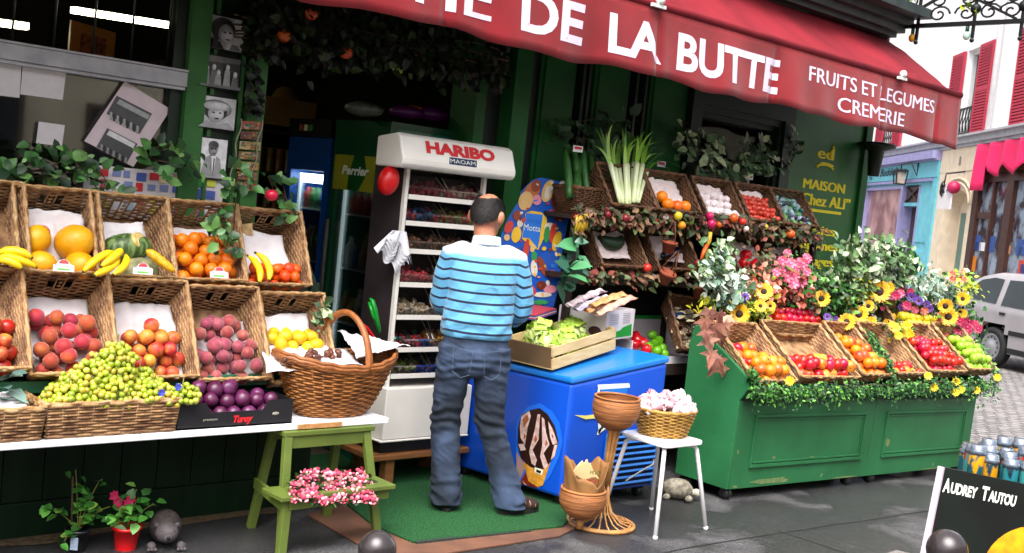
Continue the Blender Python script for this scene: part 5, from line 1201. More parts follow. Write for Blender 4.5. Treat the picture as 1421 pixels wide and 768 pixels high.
# the long side faces left, the short printed side faces right-front
fr_ = PY(838, 474, 4.70); rt_ = PY(878, 462, 4.86); lf_ = PY(774, 450, 5.02)
rt_.z = lf_.z = fr_.z; bk_ = rt_+lf_-fr_; Hc = .185
mb = MB(); th = .006; ring = [fr_, rt_, bk_, lf_]; cen = (fr_+bk_)/2
inn = [cen+(p-cen)*.96 for p in ring]
for i in range(4):
    a, b, c, d = ring[i], ring[(i+1) % 4], inn[(i+1) % 4], inn[i]; h = Vector((0, 0, Hc))
    mb.add([a, b, c, d, a+h, b+h, c+h, d+h], [(0,3,2,1),(4,5,6,7),(0,1,5,4),(1,2,6,5),(2,3,7,6),(3,0,4,7)])
mb.add([p+Vector((0, 0, .004)) for p in inn], [(0,1,2,3)]); mb.build('carton_body', mat('carton_white', '#ded6dc', .6, .05, 8), ct)
mb = MB(); sU = (rt_-fr_); sl = sU.length; sU.normalize(); sN2 = sU.cross(Z3).normalized()
mb.poly([(sl*.30, .012), (sl*.94, .012), (sl*.92, .09), (sl*.62, .075), (sl*.5, .055), (sl*.30, .05)], fr_+sN2*.001, sU, Z3, sN2, .001, 0)
for r in range(6):
    for s in (0, 1): mb.poly([(sl*(.12+.45*s), .10+r*.012), (sl*(.42+.42*s), .10+r*.012), (sl*(.42+.42*s), .104+r*.012), (sl*(.12+.45*s), .104+r*.012)], fr_+sN2*.001, sU, Z3, sN2, .001, 1)
lU = (lf_-fr_).normalized(); lN = Z3.cross(lU).normalized(); lN = lN if lN.dot(CAM-fr_) > 0 else -lN
mb.poly([(.07+.045*cos(a*pi/9), .055+.03*sin(a*pi/9)) for a in range(18)], fr_+lN*.001, lU, Z3, lN, .001, 2)
mb.build('printed_panels', [mat('carton_green', '#1f9a3c', .5, .06), mat('print_grey', '#a8a4ac', .6, .05), mat('print_brown', '#4a2a2a', .6, .2, 30)], ct)
PKT = [mat('packet_%d' % i, c, .35, .35, 25, c2=d) for i, (c, d) in enumerate((('#4a2030', '#d9c9cf'), ('#c9a070', '#8a4a2a'), ('#b56a6a', '#d9b090'), ('#3a2a4a', '#cfc6d6'), ('#c9a070', '#9a6a3a')))]
top = Vector((0, 0, Hc))
for i, (a, b, m, lab) in enumerate((((789,424),(838,403),0,'dark and white striped packet lying left on the white carton'), ((800,430),(846,412),3,'purple grey packet lying second from the left on the carton'), ((815,432),(862,410),1,'tan snack packet lying in the middle of the carton'), ((829,436),(880,412),2,'pinkish snack packet nearest the right of the carton'), ((822,424),(868,408),4,'brown snack packet at the back of the carton'))):
    p, q = PD(*a, 6.75), PD(*b, 6.95); mb = MB(); d = q-p; s = d.cross(Z3).normalized()
    mb.grid(lambda u, v: p+d*u+s*(v-.5)*.07+Z3*(.028*sin(pi*min(1, max(0, v)))*min(1, u*6, (1-u)*6)+.006*sin(u*20+v*5)), 16, 6); mb.grid(lambda u, v: p+d*u+s*(v-.5)*.07-Z3*(.01*sin(pi*v)), 4, 4)
    tag(mb.build('snack_packet', PKT[m]), lab, 'packet', 'snack packets on the white carton')
# leaflets stack by the carton
mb = MB()
for k in range(5): mb.obox(PY(742, 431+k*1.5, 5.02), (.11, .02, .02), (-.02, .08, 0), (0, 0, .003), k % 3)
tag(mb.build('magazine_stack', [solidc('#b03a4a'), solidc('#2c4a9a'), solidc('#c9c0c9')]), 'flat stack of blue and red magazines left of the white carton', 'magazines')
# ================================================================ RATTAN STAND, WHITE STOOL, SACHET BASKET, TORTOISE
RAT = mat('rattan', '#a86a38', .65, .2, 9, .6, 14, c2='#6e3f1e', stretch=(.6, .6, 22), mixf=(.42, .6)); RATS = mat('rattan_cane', '#b8864a', .5, .15, 20, c2='#98683a')
rs = thing('rattan_stand', 'rattan plant stand with two round bowls on a caned foot', 'stand', (4.59, 4.11, 0))
fc = Vector((4.594, 4.105, 0))
mb = MB(); mb.tube([fc+Vector((.185*cos(2*pi*k/40), .185*sin(2*pi*k/40), .012)) for k in range(40)], .011, 7, closed=True); mb.tube([fc+Vector((.165*cos(2*pi*k/40), .165*sin(2*pi*k/40), .014)) for k in range(40)], .007, 6, closed=True)
for k in range(18):
    a = 2*pi*k/18; d = Vector((cos(a), sin(a), 0))
    mb.tube([fc+d*.18+Vector((0, 0, .014)), fc+d*.11+Vector((0, 0, .03)), fc+d*.055+Vector((0, 0, .075)), fc+d*.03+Vector((0, 0, .15)), fc+d*.024+Vector((0, 0, .24))], .0055, 5)
mb.build('foot', RATS, rs)
b1 = PD(857, 552, 6.13); b1c = Vector((b1.x, b1.y, 0))
mb = MB()
for k in range(6):
    a = 2*pi*k/6; d = Vector((cos(a), sin(a), 0))*.02; mb.tube([fc+d+Vector((0, 0, .2)), fc.lerp(b1c, .5)+d*.8+Vector((0, 0, .38)), b1c+d*1.2+Vector((0, 0, .53)), b1c+d*2.4+Vector((0, 0, .60))], .011, 6)
mb.build('stem', RATS, rs)
def bowl(c, r, h, z1):
    prof = []
    for k in range(15):
        ph = .12+(.62*pi-.12)*k/14; zz_ = (cos(.12)-cos(ph))/(cos(.12)-cos(.62*pi)); prof.append((r*sin(ph), z1-h+h*zz_))
    prof2 = [(a-.008 if a > .03 else a, b+.006) for a, b in prof[::-1]]
    mb = MB(); mb.lathe([(a+.0025*(i % 2), b) for i, (a, b) in enumerate(prof)]+prof2, 32, Matrix.Translation((c.x, c.y, 0)))
    mb.tube([Vector((c.x+(r*.93)*cos(2*pi*k/36), c.y+r*.93*sin(2*pi*k/36), z1)) for k in range(36)], .008, 6, closed=True)
    return mb.build('bowl', RAT, rs)
bowl(b1, .132, .185, b1.z); b2 = PD(810, 679, 6.05); bowl(b2, .128, .165, b2.z)
mb = MB(); mb.tube([(b2.x, b2.y, .015), (b2.x, b2.y, b2.z-.155)], .02, 8); mb.tube([(b2.x, b2.y, .05), (fc.x, fc.y, .06)], .012, 6); mb.build('bowl_post', RATS, rs)
kb = thing('paper_bag', 'brown printed paper bag standing in the lower rattan bowl', 'bag', Vector((b2.x, b2.y, b2.z-.1)))
KR = mat('kraft_paper', '#93683a', .8, .1, 8, .3, 25, c2='#7d552c')
mb = MB()
def bagf(u, v):
    a = 2*pi*u; r = .085+.034*v; top_ = .235+.03*cos(a*2+.8)-.055*max(0, cos(a-4.3))**2+.02*math.copysign(1, sin(a*5))*abs(sin(a*5))**.3
    return Vector((b2.x+r*cos(a)*1.05, b2.y+r*sin(a), b2.z-.10+v*top_+.0))+Vector((.006*sin(a*7+v*4), .006*cos(a*5), 0))
mb.grid(bagf, 40, 8); mb.build('bag_sheet', KR, kb, solid=.002)
mb = MB(); mb.grid(lambda u, v: Vector((b2.x, b2.y, b2.z+.07))+rt*(.17*(u-.5))*(1-v*.75)+fw*.03+Vector((0, 0, .10*v-.02+.012*sin(u*9+v*3))), 8, 8); mb.build('torn_flap', mat('kraft_pale', '#d0a878', .75, .1, 8), kb, solid=.002)
mb = MB(); mU = rt; 
for bd, px, py, w_, m in (('FRUITS', 820, 660, .1, 0), ('Paris', 815, 672, .09, 1), ('vert', 793, 672, .05, 0)):
    q = PD(px, py, 5.905); text_mb(mb, bd, q, rt*1.0, Z3, -fw, h=.022, width=w_*.9, bold=.02, depth=.002, mi=m)
# print follows the paper: pulled onto the bag's curved side
for i, v in enumerate(mb.v):
    d = Vector((v.x-b2.x, v.y-b2.y, 0)).normalized(); r = .085+.034*(v.z-b2.z+.10)/.235+.004; mb.v[i] = Vector((b2.x+d.x*r*1.05, b2.y+d.y*r, v.z))
mb.build('bag_print', [mat('print_green', '#3f6a2f', .7, .2, 40), mat('print_red', '#a8382f', .7, .2, 40)], kb)
WP = mat('white_enamel', '#e6e3e6', .3, .04, 8, coat=.2)
ws = thing('white_stool', 'white metal stool with splayed tube legs', 'stool', (4.92, 4.0, 0))
mb = MB(); n = 8; pts = []
for cxs, cys, a0 in ((1, 1, 0), (-1, 1, pi/2), (-1, -1, pi), (1, -1, 3*pi/2)):
    for k in range(5): a = a0+k*pi/8; pts.append((4.915+cxs*.125+.05*cos(a), 4.0+cys*.125+.05*sin(a)))
mb.poly(pts, (0, 0, .485), X3, Y3, Z3, .022); mb.build('seat', WP, ws, bevel=.005)
for (sx, sy) in ((-1, -1), (1, -1), (1, 1), (-1, 1)):
    mb = MB(); ft = Vector((4.915+sx*.22, 3.995+sy*.205, .008)); tp = Vector((4.915+sx*.13, 4.0+sy*.13, .484))
    mb.tube([tp+Vector((-sx*.06, -sy*.06, -.008)), tp+Vector((0, 0, -.012)), tp.lerp(ft, .06)+Vector((sx*.006, sy*.006, 0)), ft], .0125, 10); mb.ball(ft, .015, 10, 6); mb.build('leg', WP, ws)
sb = thing('sachet_basket', 'round golden wicker basket filled with white and pink sachets', 'basket', (5.0, 4.02, .507))
sc_ = Vector((4.96, 4.04, .509)); 
mb = MB()
def SP(u, v): a = 2*pi*u; r = .125+.045*v; return sc_+Vector((r*1.12*cos(a), r*sin(a), .15*v))
strand_wall(mb, SP, lambda u, v: Vector((cos(2*pi*u), sin(2*pi*u), 0)), 26, 15, .0065, .005); mb.tube([SP(k/40, 1)+Vector((0, 0, .003*sin(k*2.5))) for k in range(40)], .010, 7, closed=True); mb.lathe([(0, .002), (.125, .002)], 20, Matrix.Translation(sc_)); mb.build('woven_body', WICKY, sb)
SACH = [mat('sachet_%d' % i, c, .5, .1, 20) for i, c in enumerate(('#d6c6cc', '#cf9aa4', '#dcd4d8', '#c88a96'))]
rnd = random.Random(17)
def sachet_me(i):
    mb = MB(); mb.ball((0, 0, 0), .03, 9, 6, 0, (1.1, .75, .7), fn=lambda d: 1+.22*noise.noise(d*2.2+Vector((i, 0, 0))))
    mb.leaf((0, 0, .01), (.2, 0, 1), (0, 1, 0), .035, .05, 0, .9, -.3); mb.leaf((0, 0, .01), (-.5, .3, 1), (1, 0, 0), .03, .045, 0, .9, -.3)
    me = bpy.data.meshes.new('sachet'); me.from_pydata(mb.v, [], mb.f); me.materials.append(SACH[i]); me.polygons.foreach_set('use_smooth', [True]*len(mb.f)); return me
SM = [sachet_me(i) for i in range(4)]
for k in range(85):
    a = rnd.random()*6.28; r = .155*sqrt(rnd.random()); z = .125+.105*(1-(r/.16)**2)*rnd.uniform(.55, 1)+.02
    put(SM[rnd.choice((0, 2, 2, 0, 1, 2, 1, 3))], 'sachet', 'small white or pink tied sachet in the golden basket on the white stool', 'sachet', 'sachets in the golden basket', sc_+Vector((r*1.12*cos(a), r*sin(a), z)), s=rnd.uniform(.8, 1.15))
tp_ = PZ(938, 692, -.015); tt = thing('tortoise_figure', 'stone tortoise garden figure behind the white stool', 'figurine', tp_)
TS = mat('stone_grey', '#8f8878', .8, .3, 40, .5, 60, c2='#5c564a')
hx = (rt*1.0); hx.z = 0; hx.normalize(); hy = Vector((-hx.y, hx.x, 0)); Rt = Matrix((hx, hy, Z3)).transposed()
mb = MB(); mb.ball(tp_+Vector((0, 0, .065)), .075, 22, 14, 0, (1.35, 1, .85), Rt, fn=lambda d: 1+.045*abs(sin(5*atan2(d.y, d.x)))*abs(sin(6*d.z))-.02); mb.build('shell', TS, tt)
mb = MB(); hh = tp_+hx*.125+Vector((0, 0, .05)); mb.tube([tp_+hx*.07+Vector((0, 0, .05)), hh], .02, 8); mb.ball(hh, .027, 12, 8, 0, (1.2, .85, .9), Rt)
for s in (-1, 1): mb.ball(hh+hx*.014+hy*s*.02+Vector((0, 0, .01)), .005, 6, 4)
mb.build('head', mat('stone_pale', '#b0a898', .8, .2, 40), tt)
for sx in (-1, 1):
    for sy in (-1, 1): mb = MB(); mb.ball(tp_+hx*sx*.07+hy*sy*.06+Vector((0, 0, .02)), .026, 10, 6, 0, (1.1, .9, .8)); mb.build('foot', TS, tt)
# ================================================================ RIGHT-HAND SHELVES
AUT = mat('autumn_leaf', '#4a3a22', .6, .25, 20, island=['#3c3a1f', '#54331f', '#5f4026', '#2c3a1c', '#6b4a3a', '#7a3328', '#39441f', '#8a6a4a', '#2a2c16', '#4a5a30'])
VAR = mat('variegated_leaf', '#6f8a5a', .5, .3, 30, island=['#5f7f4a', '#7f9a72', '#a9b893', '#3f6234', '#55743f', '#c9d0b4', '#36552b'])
GRL = mat('fresh_leaf', '#2f6622', .45, .25, 20, island=['#2f6622', '#1f4f18', '#467f2a', '#153a12', '#5c9434', '#28591e', '#0f2c0e'])
rk = thing('vegetable_rack', 'dark two tier vegetable rack along the green wall', 'rack', (6.3, 5.1, 0))
RW = mat('rack_wood', '#2a1d14', .75, .25, 5)
for z, y0 in ((1.70, 4.92), (1.32, 4.90), (.72, 4.86)):
    mb = MB(); mb.box(4.97, 7.68, y0, 5.29, z-.03, z); mb.box(4.97, 7.68, y0-.015, y0-.001, z-.05, z+.025); mb.build('shelf', RW, rk)
mb = MB(); mb.box(4.975, 7.675, 5.291, 5.31, 0, 1.69); mb.build('back_panel', mat('rack_back', '#0c0f0a', .8, .2, 5), rk)
for x in (4.97, 6.3, 7.64):
    mb = MB(); mb.box(x, x+.04, 5.24, 5.288, gz(x), 1.667); mb.box(x, x+.04, 4.93, 4.97, gz(x), 1.667); mb.build('post', RW, rk)
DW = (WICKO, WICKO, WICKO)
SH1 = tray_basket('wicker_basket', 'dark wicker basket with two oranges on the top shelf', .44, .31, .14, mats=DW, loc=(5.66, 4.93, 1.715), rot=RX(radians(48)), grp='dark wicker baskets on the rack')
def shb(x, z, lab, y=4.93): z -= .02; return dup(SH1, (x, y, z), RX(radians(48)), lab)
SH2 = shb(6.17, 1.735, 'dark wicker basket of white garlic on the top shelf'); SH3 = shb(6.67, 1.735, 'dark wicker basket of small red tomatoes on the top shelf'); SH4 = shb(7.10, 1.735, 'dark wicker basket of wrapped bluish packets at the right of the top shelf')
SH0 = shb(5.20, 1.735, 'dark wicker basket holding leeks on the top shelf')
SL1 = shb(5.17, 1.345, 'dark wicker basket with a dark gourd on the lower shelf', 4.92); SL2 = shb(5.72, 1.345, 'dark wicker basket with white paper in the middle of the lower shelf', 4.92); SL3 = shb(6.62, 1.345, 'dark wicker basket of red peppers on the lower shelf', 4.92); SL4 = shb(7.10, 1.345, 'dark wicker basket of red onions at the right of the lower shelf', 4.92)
def psheet(bk, lab, seed, hi=.28): sheet('paper_sheet', lab, 'paper', bk, ((.06, .10, .05), (.38, .10, .05), (.36, hi, .09), (.07, hi, .09)), .02, PINKP, seed=seed)
PINKP = mat('pink_white_paper', '#d9c8c6', .8, .06, 10)
psheet(SH1, 'white paper sheet in the orange basket on the top shelf', 21); psheet(SH2, 'white paper under the garlic on the top shelf', 22); psheet(SH3, 'pinkish paper behind the small red tomatoes', 23, .29)
psheet(SL1, 'white paper behind the dark gourd', 24); psheet(SL2, 'white paper in the middle basket of the lower shelf', 25); psheet(SL3, 'pinkish paper behind the red peppers', 26); psheet(SL4, 'pinkish paper behind the red onions', 27)
for i, (x, y) in enumerate(((.13, .06), (.22, .05), (.31, .055), (.11, .12))): put(me_orange, 'orange', 'yellow orange lying on white paper on the top shelf', 'orange', 'oranges on the top shelf', W[SH1.name] @ Vector((x, y, .10)), s=1.15)
GARL = mat('garlic', '#dcd0d2', .6, .1, 30, c2='#b98f9a', mixf=(.55, .8)); me_gar = fruit_mesh('garlic', GARL, .033, lambda d: 1+.07*sin(6*atan2(d.y, d.x))*(1-abs(d.z))+.45*math.exp(-((1-d.z)/.03)))
pile(SH2, me_gar, 'garlic_bulb', 'white garlic bulb in a dark basket on the top shelf', 'garlic', 'garlic bulbs on the top shelf', .036, .44, .02, .24, .05, jit=.5)
me_date = fruit_mesh('red_pepper_piece', mat('date_red', '#a8231a', .35, .2, 20, c2='#c8452f'), .022, None, (1, 1, 1.5))
pile(SH3, me_date, 'small_tomato', 'small oval red tomato in a dark basket on the top shelf', 'tomato', 'small red tomatoes on the top shelf', .026, .44, .01, .24, .06, jit=.5)
SW = [mat('wrap_%d' % i, c, .3, .3, 40) for i, c in enumerate(('#2f5a5a', '#6a9a8a', '#3a2c48', '#8a9aa8', '#5a8a3a', '#26303a'))]
SWM = [fruit_mesh('wrapped_packet', m, .024, lambda d: 1+.2*noise.noise(d*2.5), (1.5, 1, .7), n=8, mm=6) for m in SW]
pile(SH4, None, 'wrapped_sweet', 'small bluish wrapped packet in the right basket of the top shelf', 'sweet', 'wrapped packets on the top shelf', .024, .44, .01, .27, .06, jit=.8, mes=SWM)
me_pep = fruit_mesh('red_pepper', mat('pepper_red', '#b3121c', .22, .08, 8), .042, lambda d: 1+.08*sin(4*atan2(d.y, d.x)), (1, 1, 1.15), STEM)
for x, y in ((.12, .10), (.26, .09), (.19, .17), (.33, .12)): put(me_pep, 'red_pepper', 'shiny red pepper in a dark basket on the lower shelf', 'pepper', 'red peppers on the lower shelf', W[SL3.name] @ Vector((x, y, .10)))
me_on = fruit_mesh('red_onion', mat('onion_red', '#4a1428', .35, .2, 9, c2='#7a3348'), .036, None, (1, 1, .9), STEM)
pile(SL4, me_on, 'red_onion', 'dark red onion in the right basket of the lower shelf', 'onion', 'red onions on the lower shelf', .036, .44, .02, .22, .04, jit=.4)
mb = MB(); q = W[SL1.name]; mb.tube([q @ Vector((.10+.03*k, .24-.03*k+.004*k*k, .10)) for k in range(9)], [.012, .03, .042, .046, .046, .044, .038, .028, .01], 12)
tag(mb.build('dark_gourd', mat('gourd_green', '#15301a', .5, .3, 20, .3, 60)), 'knobbly dark green gourd lying against white paper', 'gourd')
mb = MB(); q = W[SL2.name]; mb.tube([q @ Vector((.08+.035*k, .10+.01*k, .11)) for k in range(8)], [.01, .03, .036, .038, .036, .034, .03, .01], 10)
tag(mb.build('aubergine', mat('aubergine_skin', '#160f1c', .25, .2, 9)), 'dark aubergine lying in the middle basket of the lower shelf', 'aubergine')
# cucumbers standing in a basket
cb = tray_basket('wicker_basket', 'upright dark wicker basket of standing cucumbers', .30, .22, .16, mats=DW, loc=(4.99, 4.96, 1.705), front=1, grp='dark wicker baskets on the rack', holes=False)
CUC = mat('cucumber_skin', '#1d4a1a', .4, .2, 8, .15, 60, c2='#2c6022', stretch=(6, 6, 1))
for i, (a, b, r) in enumerate((((790, 275), (785, 205), .026), ((803, 276), (797, 200), .025), ((815, 277), (809, 205), .024), ((830, 279), (818, 212), .027), ((797, 275), (805, 215), .022))):
    p, q = PY(*a, 5.0+.02*(i % 2)), PY(*b, 5.16+.03*(i % 2)); mb = MB(); mb.tube([p.lerp(q, k/8)+Vector((.006*sin(k*.5+i), 0, 0)) for k in range(9)], [r*.7, r, r*1.03, r, r, r, r*.95, r*.85, r*.3], 12)
    tag(mb.build('cucumber', CUC), 'long dark green cucumber standing in the basket left of the leeks', 'cucumber', 'standing cucumbers')
# leeks
LEEK = mat('leek_leaf', '#6a9a2a', .45, .15, 10, island=['#7aa834', '#5c8f2a', '#93b84a', '#3f7424', '#2f5f22']); LEEKW = mat('leek_white', '#d6dcb8', .45, .08, 8, c2='#b9cc86')
rnd = random.Random(41)
for i in range(9):
    ba = PY(861+i*3.0, 283+rnd.uniform(-2, 2), 4.86+.012*(i % 3)); tp = PY(848+i*6.0+rnd.uniform(-2, 2), 232+rnd.uniform(-6, 6), 4.99+.03*(i % 3))
    t = thing('leek', 'leek with white shank and fanned green leaves in the top shelf basket', 'leek', ba, None, 'leeks on the top shelf')
    mb = MB(); mb.tube([ba.lerp(tp, k/6) for k in range(7)], [.014, .016, .0155, .015, .0155, .017, .019], 9); mb.build('shank', LEEKW, t)
    mb = MB()
    for k in range(7):
        d = (tp-ba).normalized(); a = Vector((rnd.uniform(-.35, .6)+(i-4)*.07, rnd.uniform(-.35, .15), 0)); L = rnd.uniform(.2, .42); w = .021; n_ = 7; vs = []
        for j in range(n_+1):
            s = j/n_; c = tp+d*(L*s-.03)+a*(L*s*s*.85)+Vector((0, 0, -L*.45*s**3*(abs(a.x)+.2))); wd = w*(1-s**2.5)+.001
            vs += [c-rt*wd*.6, c+rt*wd*.6+Vector((0, .004, 0))]
        mb.add(vs, [(2*j, 2*j+1, 2*j+3, 2*j+2) for j in range(n_)], 0, True)
    mb.build('leaves', LEEK, t)
# garlands along the shelf fronts
FR = [mat('wax_%d' % i, c, .3, .15, 12) for i, c in enumerate(('#c22a1f', '#d98a1a', '#c2185a', '#7a1420', '#c9b22a', '#6a8a2a', '#d9d0c8', '#c9571a'))]
def garland(label, path, nl, L, matl, fruits, seed, spread=12, down=20, ysp=.05):
    rnd = random.Random(seed); c = PY(*path[len(path)//2][:2], path[len(path)//2][2]); t = thing('garland', label, 'garland', c)
    def at(s):
        s *= len(path)-1; i = min(int(s), len(path)-2); f = s-i; a, b = path[i], path[i+1]; return [a[k]*(1-f)+b[k]*f for k in range(3)]
    mb = MB()
    for k in range(nl):
        px, py, y = at(rnd.random()); p = PY(px+rnd.gauss(0, 3), py+rnd.gauss(0, spread*.35)+abs(rnd.gauss(0, down*.5)), y+rnd.uniform(-ysp, ysp*.3))
        s = rnd.uniform(.6, 1.25); mb.leaf(p, (rnd.uniform(-1, 1), rnd.uniform(-1, .1), rnd.uniform(-1.1, .5)), (0, -.8, .6), L*s, L*.62*s)
    mb.build('leaves', matl, t)
    mb = MB(); mb.tube([PY(*at(k/30)[:2], at(k/30)[2])+Vector((0, 0, .008*sin(k*1.7))) for k in range(31)], .006, 5); mb.build('vine', STEM, t)
    for (px, py, y, r, m) in fruits:
        mb = MB(); mb.ball(PY(px, py, y), r, 12, 8, m, (1, 1, 1.08), Euler((rnd.random(), rnd.random(), 0)).to_matrix(), fn=dimple); mb.build('artificial_fruit', FR, t)
    return t
garland('garland of autumn leaves and wax fruit along the top shelf front', [(792, 291, 4.88), (900, 296, 4.88), (1000, 303, 4.87), (1075, 312, 4.87), (1140, 322, 4.86)], 620, .062, AUT,
    [(868, 303, 4.83, .026, 3), (918, 308, 4.83, .026, 3), (941, 300, 4.82, .03, 4), (946, 313, 4.82, .028, 1), (958, 308, 4.83, .024, 5), (985, 300, 4.82, .028, 2), (987, 311, 4.81, .032, 2), (998, 312, 4.81, .024, 7), (1018, 303, 4.82, .034, 7), (1030, 308, 4.82, .028, 0), (1035, 318, 4.82, .022, 6), (843, 298, 4.84, .024, 3), (1097, 325, 4.80, .033, 7), (1062, 315, 4.83, .022, 4), (800, 300, 4.84, .022, 3), (924, 302, 4.84, .02, 6)], 5)
garland('garland of brown leaves along the lower shelf front', [(795, 377, 4.88), (860, 378, 4.88), (930, 383, 4.88), (1010, 380, 4.88)], 220, .06, AUT, [(898, 372, 4.83, .03, 0), (968, 366, 4.83, .026, 3)], 6, 10, 12)
garland('string of yellowed chillies at the left end of the rack', [(800, 297, 4.86), (806, 318, 4.86)], 10, .05, AUT, [], 7)
mb = MB(); rnd = random.Random(3)
for k in range(7): p = PY(800+k*2.2, 300+rnd.uniform(-3, 3), 4.83); mb.tube([p, p+Vector((.004, -.005, -.05)), p+Vector((.012*(k-3)*.3, -.01, -.10))], [.012, .015, .003], 7)
tag(mb.build('chilli_bunch', mat('chilli_yellow', '#b8a025', .35, .15, 12, c2='#a8721f')), 'bunch of yellow chillies hanging at the left end of the top shelf', 'chillies')
for lab, pts, m in (('yellow chilli hanging above the carrot on the rack', ((986, 322), (984, 335), (979, 348)), mat('chilli_yellow', '#b8a025')), ('orange artificial carrot hanging below the yellow chilli', ((981, 340), (976, 352), (971, 365)), mat('carrot_orange', '#c8561a', .45, .1, 12)), ('green chilli hanging lowest beside the orange carrot', ((984, 346), (982, 358), (977, 368)), mat('chilli_green', '#8a9a2a', .35, .1, 9))):
    mb = MB(); mb.tube([PY(a, b, 4.81) for a, b in pts], [.014, .016, .003], 9); tag(mb.build('hanging_chilli', m), lab, 'chilli')
TERR = mat('terracotta', '#8a3f22', .75, .15, 14, .1, 60)
def hpot(lab, px, py, y, r, tilt=0, plant=False):
    c = PY(px, py, y); t = thing('hanging_pot', lab, 'pot', c); M = Matrix.Translation(c) @ RX(tilt).to_4x4()
    mb = MB(); mb.lathe([(.001, -r*.9), (r*.68, -r*.9), (r*.95, r*.35), (r*1.12, r*.35), (r*1.12, r*.7), (r*.95, r*.7), (r*.88, r*.3), (.001, r*.2)], 20, M); mb.build('pot', TERR, t)
    mb = MB()
    for k in range(3): a = k*2.1+.4; mb.tube([M @ Vector((r*1.05*cos(a), r*1.05*sin(a), r*.6)), M @ Vector((r*.2*cos(a), r*.2*sin(a), r*3.4))], .0045, 5)
    mb.build('cord', mat('rope_brown', '#5a3322', .8, .2, 40), t)
    if plant:
        mb = MB(); rnd = random.Random(5)
        for k in range(40): a = rnd.random()*6.28; mb.leaf(M @ Vector((r*.4*cos(a), r*.4*sin(a), r*.5)), (cos(a), sin(a), rnd.uniform(.4, 1.5)), (0, 0, 1), .12, .02)
        mb.build('leaves', GRL, t)
    return t
hpot('small terracotta pot hanging upper in the pair on the rack', 928, 342, 4.83, .05, .15); hpot('terracotta pot hanging lowest in the pair on the rack', 924, 384, 4.80, .055, .45); hpot('terracotta pot with thin leaves hanging beside the cart flowers', 972, 405, 4.83, .06, .0, True)
# leafy plants on the rack
def leafplant(name, label, cat, pts, n, L, w, m, seed, y=5.2, ysp=.08, sp=8, dirz=(-.6, .9), stems=None, extra=None):
    rnd = random.Random(seed); c = PY(*pts[0], y); t = thing(name, label, cat, c); mb = MB()
    for k in range(n):
        a = rnd.choice(pts); p = PY(a[0]+rnd.gauss(0, sp), a[1]+rnd.gauss(0, sp), y+rnd.uniform(-ysp, ysp)); s = rnd.uniform(.4, 1.45)
        mb.leaf(p, (rnd.uniform(-1, 1), rnd.uniform(-.9, .2), rnd.uniform(*dirz)), (0, -.8, .5), L*s, w*s)
    mb.build('leaves', m, t); mb = MB()
    for path in (stems or [pts]): mb.tube([PY(a, b, y+.03) for a, b in path], .0035, 5)
    mb.build('stem', STEM, t); return t
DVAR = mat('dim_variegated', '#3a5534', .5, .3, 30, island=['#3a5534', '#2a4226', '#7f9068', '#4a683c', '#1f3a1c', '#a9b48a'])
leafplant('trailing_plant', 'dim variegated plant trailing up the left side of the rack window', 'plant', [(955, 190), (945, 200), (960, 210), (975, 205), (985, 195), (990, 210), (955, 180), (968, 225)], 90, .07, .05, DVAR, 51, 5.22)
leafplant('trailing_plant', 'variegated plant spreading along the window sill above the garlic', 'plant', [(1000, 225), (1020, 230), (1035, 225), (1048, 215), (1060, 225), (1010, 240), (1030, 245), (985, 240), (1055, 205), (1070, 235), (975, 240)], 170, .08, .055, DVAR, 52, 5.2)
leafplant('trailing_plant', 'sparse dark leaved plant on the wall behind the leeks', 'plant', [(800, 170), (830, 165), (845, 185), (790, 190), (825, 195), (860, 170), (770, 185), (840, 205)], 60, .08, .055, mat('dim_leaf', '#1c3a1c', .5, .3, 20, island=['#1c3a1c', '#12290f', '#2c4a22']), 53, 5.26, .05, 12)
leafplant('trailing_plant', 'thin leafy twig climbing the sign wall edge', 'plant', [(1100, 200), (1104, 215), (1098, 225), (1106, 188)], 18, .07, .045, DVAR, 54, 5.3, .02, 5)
leafplant('succulent_plant', 'broad bluish green leaves clamped to the left end of the rack', 'plant', [(790, 345), (800, 340), (785, 355), (798, 360), (780, 385), (776, 400), (790, 375)], 20, .15, .085, mat('bluish_leaf', '#2c5a48', .4, .2, 10, island=['#2c5a48', '#3a6a52', '#1f4a3a', '#4a8a5a']), 55, 4.82, .04, 5)
p = PY(1075, 245, 5.0)
for lab, px, py, y in (('small card standing behind the oranges on the top shelf', 918, 228, 5.26), ('small red and green card behind the red tomatoes', 1040, 246, 5.2), ('small white card tucked in among the cucumbers', 802, 207, 5.05)):
    q = PY(px, py, y); t = thing('shelf_card', lab, 'card', q); mb = MB(); mb.obox(q, (.035, -.008, 0), (0, .001, 0), (0, 0, .02)); mb.build('card_sheet', PAPER, t)
    mb = MB(); mb.obox(q+Vector((0, -.003, .006)), (.026, -.006, 0), (0, .001, 0), (0, 0, .008)); mb.build('red_patch', mat('card_red', '#b31420'), t)
# crates and basket on the low shelf between freezer and cart
lc = thing('lime_carton', 'open white carton of limes and red peppers between freezer and cart', 'carton', (6.0, 5.0, .74))
x0, x1, y0, y1, z = 5.56, 6.36, 4.86, 5.27, .745
mb = MB(); mb.box(x0, x1, y0, y0+.008, z, z+.05); mb.box(x0, x1, y1-.008, y1, z, z+.25); mb.box(x0, x0+.008, y0+.008, y1-.008, z, z+.16); mb.box(x1-.008, x1, y0+.008, y1-.008, z, z+.2); mb.box(x0+.008, x1-.008, y0+.008, y1-.008, z, z+.008); mb.build('carton_body', mat('carton_white', '#ded6dc'), lc)
mb = MB(); mb.box(x0, x1, y1-.012, y1+.004, z+.252, z+.275); mb.build('green_rim', mat('carton_green', '#1f9a3c'), lc)
me_lime = fruit_mesh('lime', mat('lime_skin', '#5c9a16', .3, .15, 9, .1, 100), .034, lemf, (1, 1, 1.1))
